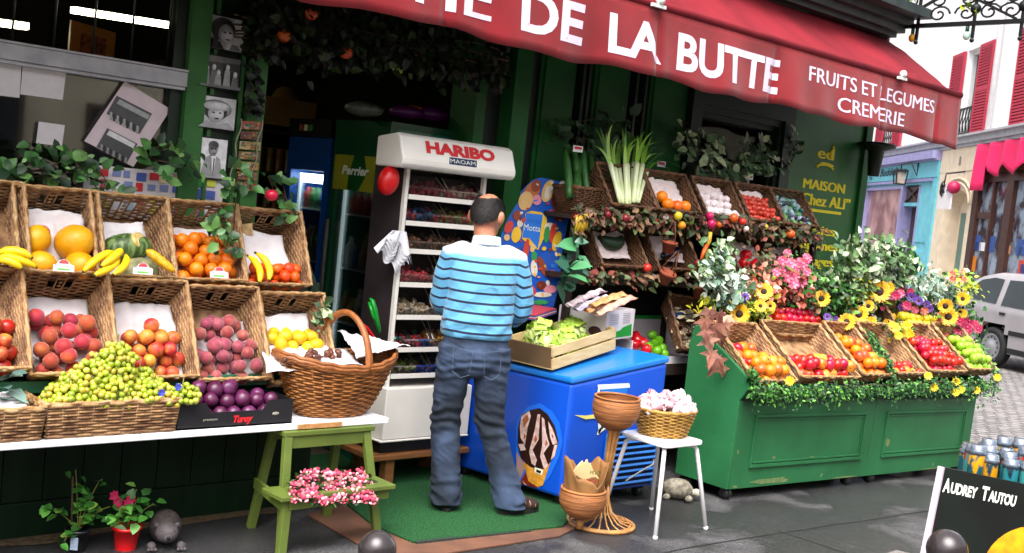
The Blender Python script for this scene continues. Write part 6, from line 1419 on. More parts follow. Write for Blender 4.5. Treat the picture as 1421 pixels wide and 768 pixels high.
for px, py, y in ((905, 465, 5.05), (914, 473, 5.0), (919, 483, 4.95), (908, 477, 4.98), (921, 491, 4.91), (900, 482, 4.93), (912, 487, 4.92)): put(me_lime, 'lime', 'bright green lime in the open white carton', 'lime', 'limes in the white carton', PY(px, py, y))
for px, py, y in ((884, 472, 5.0), (892, 476, 4.98), (880, 478, 4.96), (897, 486, 4.91), (882, 467, 5.05)): put(me_pep, 'red_pepper', 'red pepper lying left of the limes', 'pepper', 'red peppers beside the limes', PY(px, py, y), s=.85)
a = PY(940, 490, 4.72)
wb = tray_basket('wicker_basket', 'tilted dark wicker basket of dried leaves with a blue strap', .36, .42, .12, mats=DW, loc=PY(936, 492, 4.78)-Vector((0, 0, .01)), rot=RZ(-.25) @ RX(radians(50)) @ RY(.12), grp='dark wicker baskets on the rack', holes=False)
DRY = mat('dry_leaf', '#8a7a5a', .7, .2, 20, island=['#8a7a5a', '#b0a080', '#5a4a3a', '#3c322a', '#cfc2a0'])
rnd = random.Random(61); mb = MB()
for k in range(120): mb.leaf(W[wb.name] @ Vector((rnd.uniform(.04, .32), rnd.uniform(.03, .38), rnd.uniform(.02, .07))), (rnd.uniform(-1, 1), rnd.uniform(-1, 1), rnd.uniform(-.3, .5)), (0, -.7, .7), .07, .03)
tag(mb.build('dried_mushrooms', DRY), 'heap of pale dried mushrooms in the blue strapped basket', 'mushrooms')
mb = MB(); BST = mat('strap_blue', '#1c6ad0', .45, .08, 8); mb.tube([PY(922, 432, 4.98), PY(930, 426, 5.0), PY(945, 419, 5.0), (PY(955, 420, 5.0)), PY(959, 428, 4.98)], .016, 7, flat=.5)
for px in (937, 944): mb.obox(PY(px, 437, 4.95), (.022, -.004, 0), (0, .003, .002), (0, -.004, .018))
tag(mb.build('blue_strap', BST), 'bright blue carrying strap looped over the tilted basket', 'strap')

# ================================================================ GREEN CART
CG = mat('cart_green', '#296a40', .45, .12, 2.5, .12, 60, c2='#215a34', spec=.3, wear=('#7c8a5c', .665, 7, .75)); CGW = mat('worn_edge', '#7a6a48', .8, .3, 20, c2='#4a5a34')
CO = Vector((5.86, 4.20, gz(5.86))); CT = radians(2.1); CR = RY(CT)
ca = thing('fruit_cart', 'long green wooden fruit cart on casters with panelled front', 'cart', CO, CR)
CL = 3.32
side = [(0, .075), (.43, .075), (.46, .95), (.44, 1.07), (.40, 1.08), (-.055, .80), (-.055, .74), (.0, .655)]
for x in (0, CL-.03):
    mb = MB(); mb.poly(side, (x, 0, 0), Y3, Z3, X3, .03); mb.build('side_board', CG, ca, local=True, bevel=.004)
for u0, u1 in ((.031, 1.70), (1.706, CL-.031)):
    mb = MB(); mb.box(u0, u1, .0, .025, .075, .66)
    a, b, c, d = u0+.17, u1-.12, .21, .56
    for t_, w_ in ((0, .018), (.028, .010)):
        mb.box(a+t_, b-t_, -.014+t_*.2, -.0005, d-t_-w_, d-t_); mb.box(a+t_, b-t_, -.018+t_*.2, -.0005, c+t_, c+t_+w_*1.2)
        mb.box(a+t_, a+t_+w_, -.012+t_*.2, -.0005, c+t_+w_*1.2, d-t_-w_); mb.box(b-t_-w_, b-t_, -.012+t_*.2, -.0005, c+t_+w_*1.2, d-t_-w_)
    mb.build('front_panel', CG, ca, local=True, bevel=.002)
mb = MB(); 
rnd = random.Random(71)
for u0, u1, z0, z1 in ((.2, .75, .082, .135), (.05, .12, .08, .1), (1.9, 2.0, .28, .36), (.45, .5, .25, .28), (.9, .98, .24, .262), (2.5, 2.9, .078, .09), (1.2, 1.6, .076, .09)):
    n_ = 14; pts = [(u0+(u1-u0)*(.5+.5*cos(2*pi*k/n_)*rnd.uniform(.6, 1)), z0+(z1-z0)*(.5+.5*sin(2*pi*k/n_)*rnd.uniform(.5, 1))) for k in range(n_)]
    mb.poly(pts, (0, -.0008, 0), X3, Z3, -Y3, .0007)
mb.build('worn_paint', mat('bare_wood_patch', '#6f7a4c', .8, .35, 30, c2='#4a7040'), ca, local=True)
mb = MB(); mb.add([(.03, -.056, .735), (CL-.03, -.056, .735), (CL-.03, -.056, .765), (.03, -.056, .765), (.03, 0, .66), (CL-.03, 0, .66), (CL-.03, .02, .765), (.03, .02, .765)], [(0,1,2,3),(4,5,1,0),(3,2,6,7)])
mb.build('front_lip', mat('green_edge', '#235c43'), ca, local=True)
mb = MB(); mb.obox((CL/2, .19, .90), (CL/2-.03, 0, 0), (0, .23, .145), Vector((0, -.145, .23)).normalized()*.01) if False else None; mb.obox((CL/2, .20, .80), (CL/2-.03, 0, 0), (0, .22, .14), Vector((0, -.14, .22)).normalized()*.01); mb.box(.031, CL-.031, .42, .45, .08, 1.04); mb.box(.031, CL-.031, .02, .42, .09, .11); mb.build('sloping_bed', GREEND, ca, local=True)
for u in (.06, 1.52, 1.84, CL-.08):
    for v in (.05, .38):
        p = W[ca.name] @ Vector((u, v, 0)); p.z = gz(p.x)+.002; caster(ca, p, .036)
def cartbasket(px0, px1, label, row=0, first=None):
    y, z = (4.125, .76) if row == 0 else (4.54, 1.02)
    a = PY(px0[0], px0[1], y); b = PY(px1[0], px1[1], y); w = b.x-a.x-.015
    rot = CR @ RX(radians(33 if row == 0 else 38)); h = .15 if row == 0 else .13; l = .50 if row == 0 else .34
    p = Vector((a.x+.005, y, (a.z+b.z)/2+math.tan(CT)*w/2)) - rot @ Vector((0, 0, h*.62))
    return tray_basket('wicker_basket', label, w, l, h, front=.62, loc=p, rot=rot, grp='wicker baskets on the green cart', holes=False), w
KA, wA = cartbasket((1048, 531), (1107, 527), 'leftmost front basket on the cart with blushed apples')
KB, wB = cartbasket((1112, 526), (1194, 522), 'front basket on the cart half full of red and yellow apples')
KC, wC = cartbasket((1198, 522), (1238, 519), 'narrow front basket on the cart with orange apricots')
KD, wD = cartbasket((1243, 520), (1286, 517), 'front basket on the cart with a bare wicker slope and few red fruits')
KE, wE = cartbasket((1290, 517), (1342, 514), 'front basket on the cart heaped with glossy crimson apples')
KF, wF = cartbasket((1346, 514), (1384, 512), 'rightmost front basket on the cart with green apples')
K2, w2_ = cartbasket((1078, 469), (1150, 464), 'raised rear basket on the cart with rows of small red apples', 1)
K3, w3_ = cartbasket((1252, 468), (1316, 464), 'raised rear basket on the cart with yellow lemons', 1)
pile(KA, me_appo, 'apple', 'orange blushed apple in the leftmost cart basket', 'apple', 'blushed apples on the cart', .042, wA, .0, .40, .02, layers=1, mes=[me_appo, me_appo, me_orange, me_appr], size=(1.05, 1.2))
pile(KA, me_appo, 'apple', 'orange blushed apple in the leftmost cart basket', 'apple', 'blushed apples on the cart', .042, wA, .02, .20, .09, layers=1, mes=[me_appo, me_appo, me_orange], size=(1.05, 1.2))
pile(KB, me_appo, 'apple', 'red or yellow apple in the half full cart basket', 'apple', 'red and yellow apples on the cart', .042, wB, .0, .22, .03, layers=2, mes=[me_appr, me_appr, me_appo], size=(1.05, 1.2))
pile(KC, me_appo, 'apricot', 'orange apricot in the narrow cart basket', 'apricot', 'apricots on the cart', .042, wC, .0, .44, .02, layers=2, mes=[me_appo, me_appo, me_manda, me_orange], size=(1.0, 1.15))
pile(KD, me_appr, 'apple', 'red fruit at the foot of the bare wicker slope', 'apple', 'red fruits in the sloping basket', .04, wD, .0, .20, .03, layers=1, mes=[me_appr, me_appo], prob=.9)
pile(KE, me_appr, 'apple', 'glossy crimson apple in the right part of the cart', 'apple', 'crimson apples on the cart', .040, wE, .0, .42, .03, layers=2)
pile(KF, me_appg, 'apple', 'green apple in the rightmost cart basket', 'apple', 'green apples on the cart', .042, wF, .0, .40, .03, layers=2)
pile(K2, me_appr, 'apple', 'small shiny red apple in the raised rear basket', 'apple', 'small red apples in the rear basket', .036, w2_, .0, .30, .03, layers=2, jit=.1)
pile(K3, me_appy, 'lemon', 'bright yellow lemon in the raised rear basket', 'lemon', 'yellow lemons in the rear basket', .04, w3_, .0, .26, .03, layers=2, mes=[me_appy, me_lemon])
for bk, w, sd in ((KA, wA, 31), (KB, wB, 32), (KC, wC, 33), (KD, wD, 34), (KE, wE, 35), (KF, wF, 36)):
    sheet('paper_sheet', {31: 'white paper under the blushed apples on the cart', 32: 'white paper under the red and yellow apples on the cart', 33: 'white paper under the apricots on the cart', 34: 'white paper in the bare sloping basket on the cart', 35: 'white paper under the crimson apples on the cart', 36: 'white paper under the green apples on the cart'}[sd], 'paper', bk, ((.04, -.004, .085), (w-.04, -.004, .085), (w-.06, .10, .03), (.05, .10, .03)), .006, seed=sd)
# greenery garland along the front edge
gt_ = garland('green garland with a few yellow flowers along the cart front', [(1042, 540, 4.10), (1110, 541, 4.10), (1200, 536, 4.10), (1300, 531, 4.10), (1385, 532, 4.10)], 2600, .030, GRL, [], 8, 16, 15, .05)
YF = mat('yellow_petal', '#d9b80c', .5, .1, 20, island=['#d9b80c', '#e3c71e', '#c9a008']); BRC = mat('dark_centre', '#2c160a', .8, .3, 60)
def flower(par, name, c, r, m, petals=12, centre=.35, face=None, mc=None):
    face = face or (CAM-c+Vector((random.uniform(-3, 3), random.uniform(-1, 1), random.uniform(-.5, 3)))).normalized(); s = face.orthogonal().normalized(); b = face.cross(s); mb = MB()
    for L in range(2):
        for k in range(petals): a = 2*pi*(k+.5*L)/petals+random.uniform(-.1, .1); d = s*cos(a)+b*sin(a); mb.leaf(c+d*r*centre*.7+face*(.002*L), d+face*(.12+.2*L), face, r*(1-centre*.6), r*.42, 0, .2, .15)
    mb.ball(c+face*.004, r*centre, 10, 6, 1, (1, 1, .45), face.to_track_quat('Z', 'Y').to_matrix())
    return mb.build(name, [m, mc or BRC], par)
for px, py in ((1096, 529), (1288, 522), (1296, 538), (1327, 530), (1333, 541), (1384, 524), (1326, 545), (1355, 542)): flower(gt_, 'yellow_flower', PY(px, py, 4.05), .034, YF, 7, .25, mc=YF)
g2 = garland('green garland hanging in the gap between two cart baskets', [(1205, 462, 4.42), (1222, 490, 4.26), (1240, 516, 4.12)], 420, .034, GRL, [], 9, 14, 6, .05)
g3 = garland('green leaves behind the small red apples', [(1065, 425, 4.74), (1105, 428, 4.74), (1140, 420, 4.74)], 380, .036, GRL, [], 10, 16, 10, .05)
g4 = garland('green garland along the right end of the cart', [(1352, 470, 4.4), (1368, 495, 4.25), (1384, 525, 4.1)], 260, .034, GRL, [], 12, 14, 6, .04)
g5 = garland('green tuft at the left front corner of the cart', [(1040, 512, 4.2), (1050, 530, 4.12)], 160, .034, GRL, [], 13, 12, 8, .04)
# flower arrangements
random.seed(99)
PINK = mat('pink_petal', '#d2507a', .55, .15, 20, island=['#d2507a', '#e07a98', '#c23a6a', '#e8a0a8', '#d9604f']); MAG = mat('magenta_petal', '#a8124a'); PURP = mat('purple_petal', '#5a2a8a', .5, .2, 20); CORAL = mat('coral_leaf', '#c9604a', .6, .2, 20, island=['#c9604a', '#d98a70', '#b04a3a', '#e0a58a', '#8a3a30'])
SUNF = mat('sunflower_petal', '#e0aa08', .5, .1, 20, island=['#e0aa08', '#e8bd14', '#d09408'])
def arrangement(label, y, leaves, flowers, seed):
    rnd = random.Random(seed); c = PY(*leaves[0][0][0], y); t = thing('flower_arrangement', label, 'flowers', c)
    for pts, n, L, w, m, sp in leaves:
        mb = MB(); n = int(n*2.7); L *= .72; w *= .70; sp *= 1.1
        for k in range(n):
            a = rnd.choice(pts); p = PY(a[0]+rnd.gauss(0, sp), a[1]+rnd.gauss(0, sp), y+rnd.uniform(-.12, .10)); s = rnd.uniform(.6, 1.3)
            mb.leaf(p, (rnd.uniform(-1, 1), rnd.uniform(-1, .2), rnd.uniform(-.5, 1)), (0, -.8, .6), L*s, w*s)
        mb.build('leaves', m, t)
    mb = MB()
    for k in range(12): a = rnd.choice(leaves[0][0]); mb.tube([PY(a[0], a[1], y), PY(a[0]+rnd.uniform(-8, 8), a[1]+35, y+.05)], .004, 5)
    mb.build('stems', STEM, t)
    for nm, px, py, r, m, pe, ce, mc in flowers: flower(t, nm, PY(px, py, y-.13+rnd.uniform(-.03, .03)), r*rnd.uniform(.66, .95), m, pe, ce, mc=mc)
    fl_ = [f for f in flowers if 'sunflower' not in f[0]]
    for k in range(min(12, 2*len(fl_))):
        nm, px, py, r, m, pe, ce, mc = rnd.choice(fl_); flower(t, nm, PY(px+rnd.gauss(0, 9), py+rnd.gauss(0, 8), y-.08+rnd.uniform(-.05, .05)), r*rnd.uniform(.4, .7), m, pe, ce, mc=mc)
    return t
SIL = mat('silver_leaf', '#8fa89a', .55, .2, 20, island=['#8fa89a', '#b3c4b4', '#6f8f7a', '#c9d4c4', '#55785a'])
YG = mat('yellow_green_leaf', '#b5b422', .5, .2, 20, island=['#b5b422', '#8fa52a', '#d0c430', '#6f8f2a'])
arrangement('silver leaved arrangement with sunflowers at the left end of the cart', 4.66,
    [([(990, 370), (1005, 385), (1020, 395), (1000, 405), (1030, 405), (985, 390), (1015, 415)], 150, .085, .06, SIL, 9), ([(985, 375), (995, 365), (1000, 350), (1010, 370)], 80, .075, .055, VAR, 9), ([(1035, 425), (1050, 430), (1055, 415), (1040, 410), (1060, 440), (980, 425), (1030, 440)], 130, .075, .035, YG, 9), ([(1060, 400), (1045, 390), (1070, 395)], 50, .07, .05, CORAL, 9)],
    [('sunflower', 1026, 436, .075, SUNF, 14, .38, None), ('sunflower', 1060, 405, .07, SUNF, 14, .34, None), ('purple_flower', 1034, 412, .04, PURP, 8, .3, None), ('yellow_flower', 1055, 425, .07, SUNF, 14, .3, None)], 81)
arrangement('cluster of pink roses and coral leaves above the small red apples', 4.72,
    [([(1085, 375), (1100, 380), (1110, 395), (1120, 380), (1095, 400)], 60, .06, .045, GRL, 9), ([(1080, 405), (1110, 410), (1120, 400), (1075, 410), (1125, 425), (1095, 395)], 90, .08, .065, CORAL, 8), ([(1050, 370), (1065, 365), (1060, 385)], 60, .06, .045, AUT, 9)],
    [('pink_rose', px, py, .05, PINK, 7, .3, PINK) for px, py in ((1088, 372), (1098, 366), (1108, 372), (1104, 383), (1093, 384), (1115, 366), (1120, 378), (1112, 392), (1101, 394), (1121, 360), (1086, 362), (1078, 378))], 82)
arrangement('sunflower and purple flower cluster in the middle of the cart', 4.68,
    [([(1150, 410), (1165, 420), (1175, 410), (1140, 420), (1160, 400), (1185, 425)], 190, .075, .05, GRL, 10), ([(1170, 395), (1155, 390), (1185, 400)], 60, .08, .055, VAR, 9)],
    [('sunflower', 1140, 415, .09, SUNF, 14, .36, None), ('sunflower', 1175, 447, .08, SUNF, 14, .36, None), ('sunflower', 1192, 437, .085, SUNF, 14, .38, None), ('sunflower', 1205, 425, .07, SUNF, 14, .36, None), ('purple_flower', 1148, 440, .035, PURP, 8, .3, None), ('purple_flower', 1160, 442, .03, PURP, 8, .3, None), ('yellow_flower', 1210, 446, .06, SUNF, 14, .2, YF)], 83)
arrangement('tall variegated bush with sunflowers and magenta flowers on the right of the cart', 4.70,
    [([(1185, 350), (1200, 370), (1215, 365), (1230, 360), (1175, 370), (1240, 385), (1210, 385), (1190, 390), (1225, 345), (1250, 370), (1195, 345)], 300, .10, .07, VAR, 10), ([(1200, 395), (1215, 405), (1190, 405)], 90, .08, .04, YG, 9), ([(1255, 360), (1245, 355), (1262, 372)], 60, .07, .05, GRL, 9), ([(1285, 400), (1300, 395), (1320, 400), (1275, 395), (1310, 410)], 130, .085, .055, SIL, 9)],
    [('sunflower', 1220, 405, .10, SUNF, 16, .42, None), ('sunflower', 1233, 400, .07, SUNF, 14, .3, None), ('magenta_flower', 1242, 410, .05, MAG, 8, .25, MAG), ('magenta_flower', 1258, 424, .055, MAG, 8, .25, MAG), ('pink_rose', 1250, 408, .05, PINK, 7, .3, PINK), ('pink_rose', 1270, 430, .05, PINK, 7, .3, PINK), ('purple_flower', 1265, 412, .05, PURP, 8, .3, None), ('purple_flower', 1275, 418, .045, PURP, 8, .3, None), ('purple_flower', 1290, 428, .05, PURP, 8, .3, None), ('pink_rose', 1283, 432, .045, CORAL, 7, .3, CORAL), ('magenta_flower', 1263, 405, .04, MAG, 8, .25, MAG)], 84)
arrangement('sunflowers and magenta roses at the right end of the cart', 4.62,
    [([(1330, 425), (1340, 440), (1320, 435), (1345, 460), (1325, 450)], 120, .07, .045, GRL, 9), ([(1325, 390), (1335, 395), (1345, 400)], 50, .075, .05, YG, 8), ([(1305, 450), (1315, 445)], 40, .07, .05, CORAL, 7)],
    [('sunflower', 1312, 425, .085, SUNF, 16, .4, None), ('sunflower', 1316, 440, .085, SUNF, 16, .4, None), ('sunflower', 1336, 415, .07, SUNF, 14, .3, None), ('sunflower', 1335, 436, .06, SUNF, 14, .2, YF), ('orange_flower', 1335, 388, .06, CORAL, 8, .3, CORAL), ('orange_flower', 1322, 388, .045, CORAL, 8, .3, CORAL)]+[('magenta_rose', px, py, .055, MAG, 7, .35, MAG) for px, py in ((1332, 446), (1342, 455), (1353, 452), (1330, 458), (1338, 467), (1357, 457), (1345, 446))], 85)
g6 = arrangement('small yellow flower posy beside the yellow lemons', 4.50, [([(1245, 455), (1255, 462), (1240, 462)], 60, .05, .035, GRL, 6)], [('yellow_flower', px, py, .055, YF, 9, .25, YF) for px, py in ((1242, 455), (1252, 460), (1258, 452), (1246, 466), (1262, 464))], 86)
leafplant('foliage_bank', 'mixed green foliage filling the gaps between the cart flowers', 'greenery', [(1040, 415), (1070, 430), (1140, 405), (1130, 430), (1165, 440), (1190, 415), (1215, 430), (1240, 430), (1270, 415), (1300, 430), (1325, 445), (1150, 395), (1110, 415), (1030, 450), (1285, 445)], 1100, .055, .036, GRL, 97, 4.78, .1, 13)
leafplant('foliage_bank', 'paler variegated foliage rising behind the cart flowers', 'greenery', [(1150, 400), (1170, 385), (1195, 380), (1225, 380), (1255, 390), (1285, 405), (1310, 415), (1060, 400)], 520, .06, .04, VAR, 98, 4.85, .08, 12)
# dried maple leaves at the cart corner
MAPL = mat('dried_maple', '#8a5a48', .65, .25, 20, .2, 40, island=['#7a4a3c', '#a0705c', '#6a3c30', '#c08f78', '#8a5646'])
def maple(mb, c, d, n_, s):
    d = Vector(d).normalized(); n_ = Vector(n_); sd = d.cross(n_).normalized(); n_ = sd.cross(d); out = []
    for k, (a, r) in enumerate(((-170, .15), (-130, .5), (-115, .3), (-75, .8), (-50, .42), (-22, .62), (0, 1.1), (22, .62), (50, .42), (75, .8), (115, .3), (130, .5), (170, .15))):
        a = radians(a); out.append(c+d*(cos(a)*r*s)+sd*(sin(a)*r*s)+n_*(-.22*s*r*r+.04*s*(k % 2)))
    mb.add([c]+out, [(0, i, i+1) for i in range(1, len(out))], 0, False)
ml = thing('dried_leaf_spray', 'brown dried maple leaves hanging over the cart left corner', 'leaves', PY(985, 460, 4.30)); mb = MB(); rnd = random.Random(77)
for px, py, s in ((985, 432, .10), (978, 445, .09), (998, 436, .08), (992, 455, .11), (1005, 452, .09), (983, 472, .10), (988, 490, .10), (997, 500, .09), (1003, 512, .07), (979, 460, .08), (1010, 440, .08), (990, 510, .07), (1000, 470, .08)):
    maple(mb, PY(px, py, 4.27+rnd.uniform(-.06, .06)), (rnd.uniform(-.5, .7), rnd.uniform(-.4, .2), -1), (-.6, -.8, rnd.uniform(-.2, .4)), s)
mb.build('leaves', MAPL, ml, solid=.0015); mb = MB(); mb.tube([PY(990, 425, 4.35), PY(986, 460, 4.3), PY(994, 500, 4.28)], .004, 5); mb.build('stem', STEM, ml)
# leafy vines over the left display
leafplant('vine', 'dark leafy vine over the upper left baskets', 'vine', [(10, 235), (30, 240), (60, 235), (85, 225), (100, 240), (5, 250), (45, 225), (75, 250)], 70, .06, .042, mat('vine_leaf', '#2f5a26', .45, .25, 20, island=['#2f5a26', '#1f421b', '#46743a', '#17331a', '#5f8a45']), 91, 5.2, .05, 9)
leafplant('vine', 'leafy vine in front of the tilted street poster', 'vine', [(125, 225), (140, 240), (150, 255), (120, 245), (160, 262), (135, 262), (105, 220)], 36, .06, .04, mat('vine_leaf', ''), 92, 5.2, .05, 8)
leafplant('vine', 'leafy vine climbing beside the pilaster above the oranges', 'vine', [(215, 205), (240, 200), (205, 220), (230, 225), (260, 230), (220, 240), (245, 215), (275, 240)], 40, .07, .045, mat('vine_leaf', ''), 93, 5.2, .05, 9)
leafplant('vine', 'trailing vine leaves hanging between orange and mandarin baskets', 'vine', [(305, 300), (312, 315), (318, 330), (308, 345), (300, 325), (322, 345), (330, 240), (325, 260), (345, 250)], 70, .055, .042, mat('vine_leaf', ''), 94, 4.98, .05, 6)
va = leafplant('vine', 'thin leafy spray with one pink red apple above the mandarins', 'vine', [(380, 250), (392, 252), (400, 290), (395, 300), (372, 245), (385, 262), (402, 282)], 22, .075, .05, mat('vine_leaf', ''), 95, 5.1, .03, 7)
mb = MB(); mb.ball(PY(377, 271, 5.05), .034, 16, 10, 0, (1, 1, .92), fn=dimple); mb.build('apple', mat('pink_apple', '#c2183a', .25, .1, 8), va)
leafplant('vine', 'yellow green vine beside the lemon basket', 'vine', [(440, 425), (446, 440), (450, 455), (438, 445), (452, 432)], 34, .045, .032, DVAR, 96, 4.86, .04, 6)
# ================================================================ STREET BEYOND
BA = radians(44.4); Bd = Vector((cos(BA), sin(BA), 0)); Bn = Vector((-sin(BA), cos(BA), 0)); B0_ = Vector((28.419, 14.796, 0))
def BW_(s, o, z): return B0_+Bd*s+Bn*o+Vector((0, 0, z))
def bbox(mb, s0, s1, o0, o1, z0, z1, mi=0):
    b = MB().box(s0, s1, o0, o1, z0, z1); return mb.add([BW_(*v) for v in b.v], b.f, mi)
ZB = -.3
bd = thing('white_building', 'white street building with red shutters above three shopfronts', 'building', BW_(0, 0, ZB))
WST = mat('white_stucco', '#eeecec', .85, .04, 3); RSH = mat('red_shutter', '#b01f3c', .5, .1, 8); STONE = mat('pale_stone', '#d8c6ae', .8, .08, 4); LILAC = mat('lilac_paint', '#8f8bb8', .5, .1, 5); AQUA = mat('aqua_paint', '#66b6c6', .5, .08, 4); BRN = mat('brown_wood', '#3c1d14', .5, .2, 5); DGL = mat('dark_pane', '#2a3038', .12, .3, 3)
holes = [(6.0, 5.0), (-1.15, -2.15), (-5.75, -6.75)]     # window bays (s)
mb = MB(); zA, zB2, zC = 4.45, 6.72, 12
cur = 14
for a, b in holes: bbox(mb, a, cur, -.4, 0, zA, zB2); bbox(mb, b, a, -.4, -.25, zA, zB2); cur = b
bbox(mb, -9.0, cur, -.4, 0, zA, zB2); bbox(mb, -9.0, 14, -.4, 0, zB2, zC); bbox(mb, -9.0, 14, -6, -.4, ZB, zC); mb.build('wall', WST, bd)
mb = MB(); bbox(mb, -9, 14, -.38, .16, 4.30, 4.45); bbox(mb, -9, 14, -.36, .26, 4.45, 4.50); bbox(mb, -9, 14, -.36, .10, 4.22, 4.298); mb.build('cornice', mat('grey_ledge', '#a9a9b0', .7, .1, 6), bd)
for a, b in holes:
    mb = MB(); bbox(mb, b, b+.07, -.249, -.12, zA+.06, zB2); bbox(mb, a-.07, a, -.249, -.12, zA+.06, zB2); bbox(mb, (a+b)/2-.04, (a+b)/2+.04, -.249, -.13, zA+.06, zB2); bbox(mb, b+.07, a-.07, -.249, -.13, zB2-.1, zB2); wf = mb.build('window', mat('white_frame', '#d9d9da', .5, .05), bd)
    mb = MB(); bbox(mb, b+.07, a-.07, -.2485, -.22, zA+.06, zB2-.1); mb.build('pane', DGL, wf)
    mb = MB(); bbox(mb, b-.02, a+.02, .02, .05, zA+.75, zA+.79); bbox(mb, b-.02, a+.02, .02, .05, zA+.12, zA+.15)
    for k in range(9):
        s = b+.05+k*(a-b-.1)/8; p = BW_(s, .035, zA+.15); mb.tube([p, BW_(s+.05*(-1)**k, .06, zA+.35), BW_(s-.04*(-1)**k, .05, zA+.55), BW_(s, .035, zA+.76)], .014, 5)
    mb.build('balcony_rail', mat('iron_black', '#17171a', .5, .2), bd)
    for s0, s1 in ((a+.06, a+1.0), (b-1.0, b-.06)):
        mb = MB(); bbox(mb, s0, s0+.08, .02, .07, zA+.03, zB2); bbox(mb, s1-.08, s1, .02, .07, zA+.03, zB2)
        for z0 in (zA+.03, zA+1.1, zB2-.09): bbox(mb, s0+.08, s1-.08, .02, .07, z0, z0+.09)
        for k in range(30):
            z = zA+.13+k*.072
            if abs(z-(zA+1.14)) < .07 or z > zB2-.12: continue
            b_ = MB().box(s0+.08, s1-.08, .022, .065, z, z+.045); mb.add([BW_(v.x, v.y, v.z-(v.y-.02)*.5) for v in b_.v], b_.f)
        bbox(mb, s0+.08, s1-.08, .012, .02, zA+.1, zB2-.05)
        mb.build('shutter', RSH, bd)
mb = MB(); p = [BW_(-3.6, .12, z) for z in (4.5, 12)]; mb.tube(p, .06, 8); mb.build('drainpipe', WST, bd)
# aqua shop
mb = MB(); bbox(mb, -.28, 14, -.398, .12, 3.52, 4.0); bbox(mb, -.28, .10, -.398, .10, ZB, 3.52); bbox(mb, .10, 1.35, -.398, .04, ZB, 3.35)
bbox(mb, .22, 1.2, .04, .07, 1.75, 3.1); bbox(mb, .22, 1.2, .04, .07, .1, 1.5); bbox(mb, 7.3, 14, -.398, .10, ZB, 3.52); bbox(mb, 1.35, 3.0, -.398, .02, 2.75, 2.85); bbox(mb, 2.9, 7.3, -.398, .05, ZB, .55); bbox(mb, .1, 7.3, -.398, .05, 3.35, 3.52); mb.build('aqua_shopfront', AQUA, bd)
mb = MB(); bbox(mb, -.3, 14, -.398, .30, 4.0, 4.215); bbox(mb, -.3, 14, -.398, .2, 3.96, 3.999); bbox(mb, .1, 7.3, .051, .14, 3.42, 3.50); bbox(mb, 2.85, 3.05, -.398, .10, ZB, 3.35); bbox(mb, 1.28, 1.40, -.398, .06, ZB, 3.34); bbox(mb, 7.1, 7.3, -.398, .11, .55, 3.35); bbox(mb, 3.05, 7.1, -.398, .09, 3.26, 3.349); mb.build('lilac_trim', LILAC, bd)
mb = MB(); bbox(mb, 3.05, 7.1, -.395, -.02, .55, 3.26); mb.build('shop_window', mat('pinkish_glass', '#8f6a70', .12, .4, 1.2, c2='#c9a0a0', mixf=(.4, .6)), bd)
mb = MB(); bbox(mb, 1.40, 2.85, -.396, -.25, ZB, 2.75); bbox(mb, 1.45, 2.8, -.396, -.02, 2.86, 3.32); mb.build('door_opening', mat('shop_dark', '#3a2a28', .4, .4, 2), bd)
mb = MB(); mb.bar(BW_(1.5, .0, 2.88), BW_(2.75, .0, 3.30), .05); mb.bar(BW_(2.75, .01, 2.88), BW_(1.5, .01, 3.30), .05); mb.build('fanlight_cross', BRN, bd)
mb = MB(); text_mb(mb, 'Buddelinen', BW_(5.5, .125, 3.68), -Bd, Z3, Bn, h=.24, width=2.9, bold=.02, depth=.006, shear=.2); mb.build('painted_name', mat('ink_dark', '#16233a', .6, .1), bd)
for s in (2.0, 7.0):
    t = thing('wall_lantern', 'black lantern on the aqua shopfront, %s' % ('right end of the painted name' if s < 3 else 'at the far left beside the green wall'), 'lantern', BW_(s, .4, 3.45))
    mb = MB(); mb.tube([BW_(s-.5, .14, 3.95), BW_(s-.5, .14, 3.6), BW_(s-.4, .3, 3.95), BW_(s, .45, 3.9), BW_(s, .45, 3.75)], .02, 6); mb.build('bracket', mat('iron_black', '#17171a'), t)
    mb = MB()
    for dx, dy in ((-.13, -.13), (.13, -.13), (.13, .13), (-.13, .13)): mb.bar(BW_(s+dx, .45+dy, 3.35), BW_(s+dx*1.2, .45+dy*1.2, 3.70), .03)
    bbox(mb, s-.17, s+.17, .28, .62, 3.70, 3.75); bbox(mb, s-.14, s+.14, .31, .59, 3.32, 3.35); mb.build('cage', mat('iron_black', '#17171a'), t)
    mb = MB(); bbox(mb, s-.10, s+.10, .35, .55, 3.36, 3.69); mb.build('lantern_glass', mat('lantern_pane', '#a9988a', .3, .2), t)
# stone door bay
mb = MB(); bbox(mb, -3.1, -.28, -.398, .06, 3.62, 4.215); bbox(mb, -.95, -.281, -.398, .05, ZB, 3.62); bbox(mb, -3.1, -2.75, -.398, .05, ZB, 3.62)
arch = [(-.95, 3.62), (-2.75, 3.62)]+[(-1.85-.9*cos(pi*k/12), 2.75+.42*sin(pi*k/12)) for k in range(13)]
mb.poly([(a, b) for a, b in arch], BW_(0, -.39, 0), Bd, Z3, Bn, .43); 
for r in (1.0, 1.2): mb.tube([BW_(-1.85-r*cos(pi*k/14), .07, 2.78+.55*r*sin(pi*k/14)) for k in range(15)], .035, 6)
mb.build('stone_doorway', STONE, bd)
mb = MB(); bbox(mb, -2.75, -.95, -.396, -.37, ZB, 3.3); mb.build('door_recess', STONE, bd)
mb = MB(); bbox(mb, -2.70, -1.2, -.369, -.33, ZB, 2.6); bbox(mb, -2.5, -2.1, -.329, -.30, .9, 2.4, 1); dd = mb.build('door', [mat('grey_green_door', '#5a7a70', .5, .1), DGL], bd)
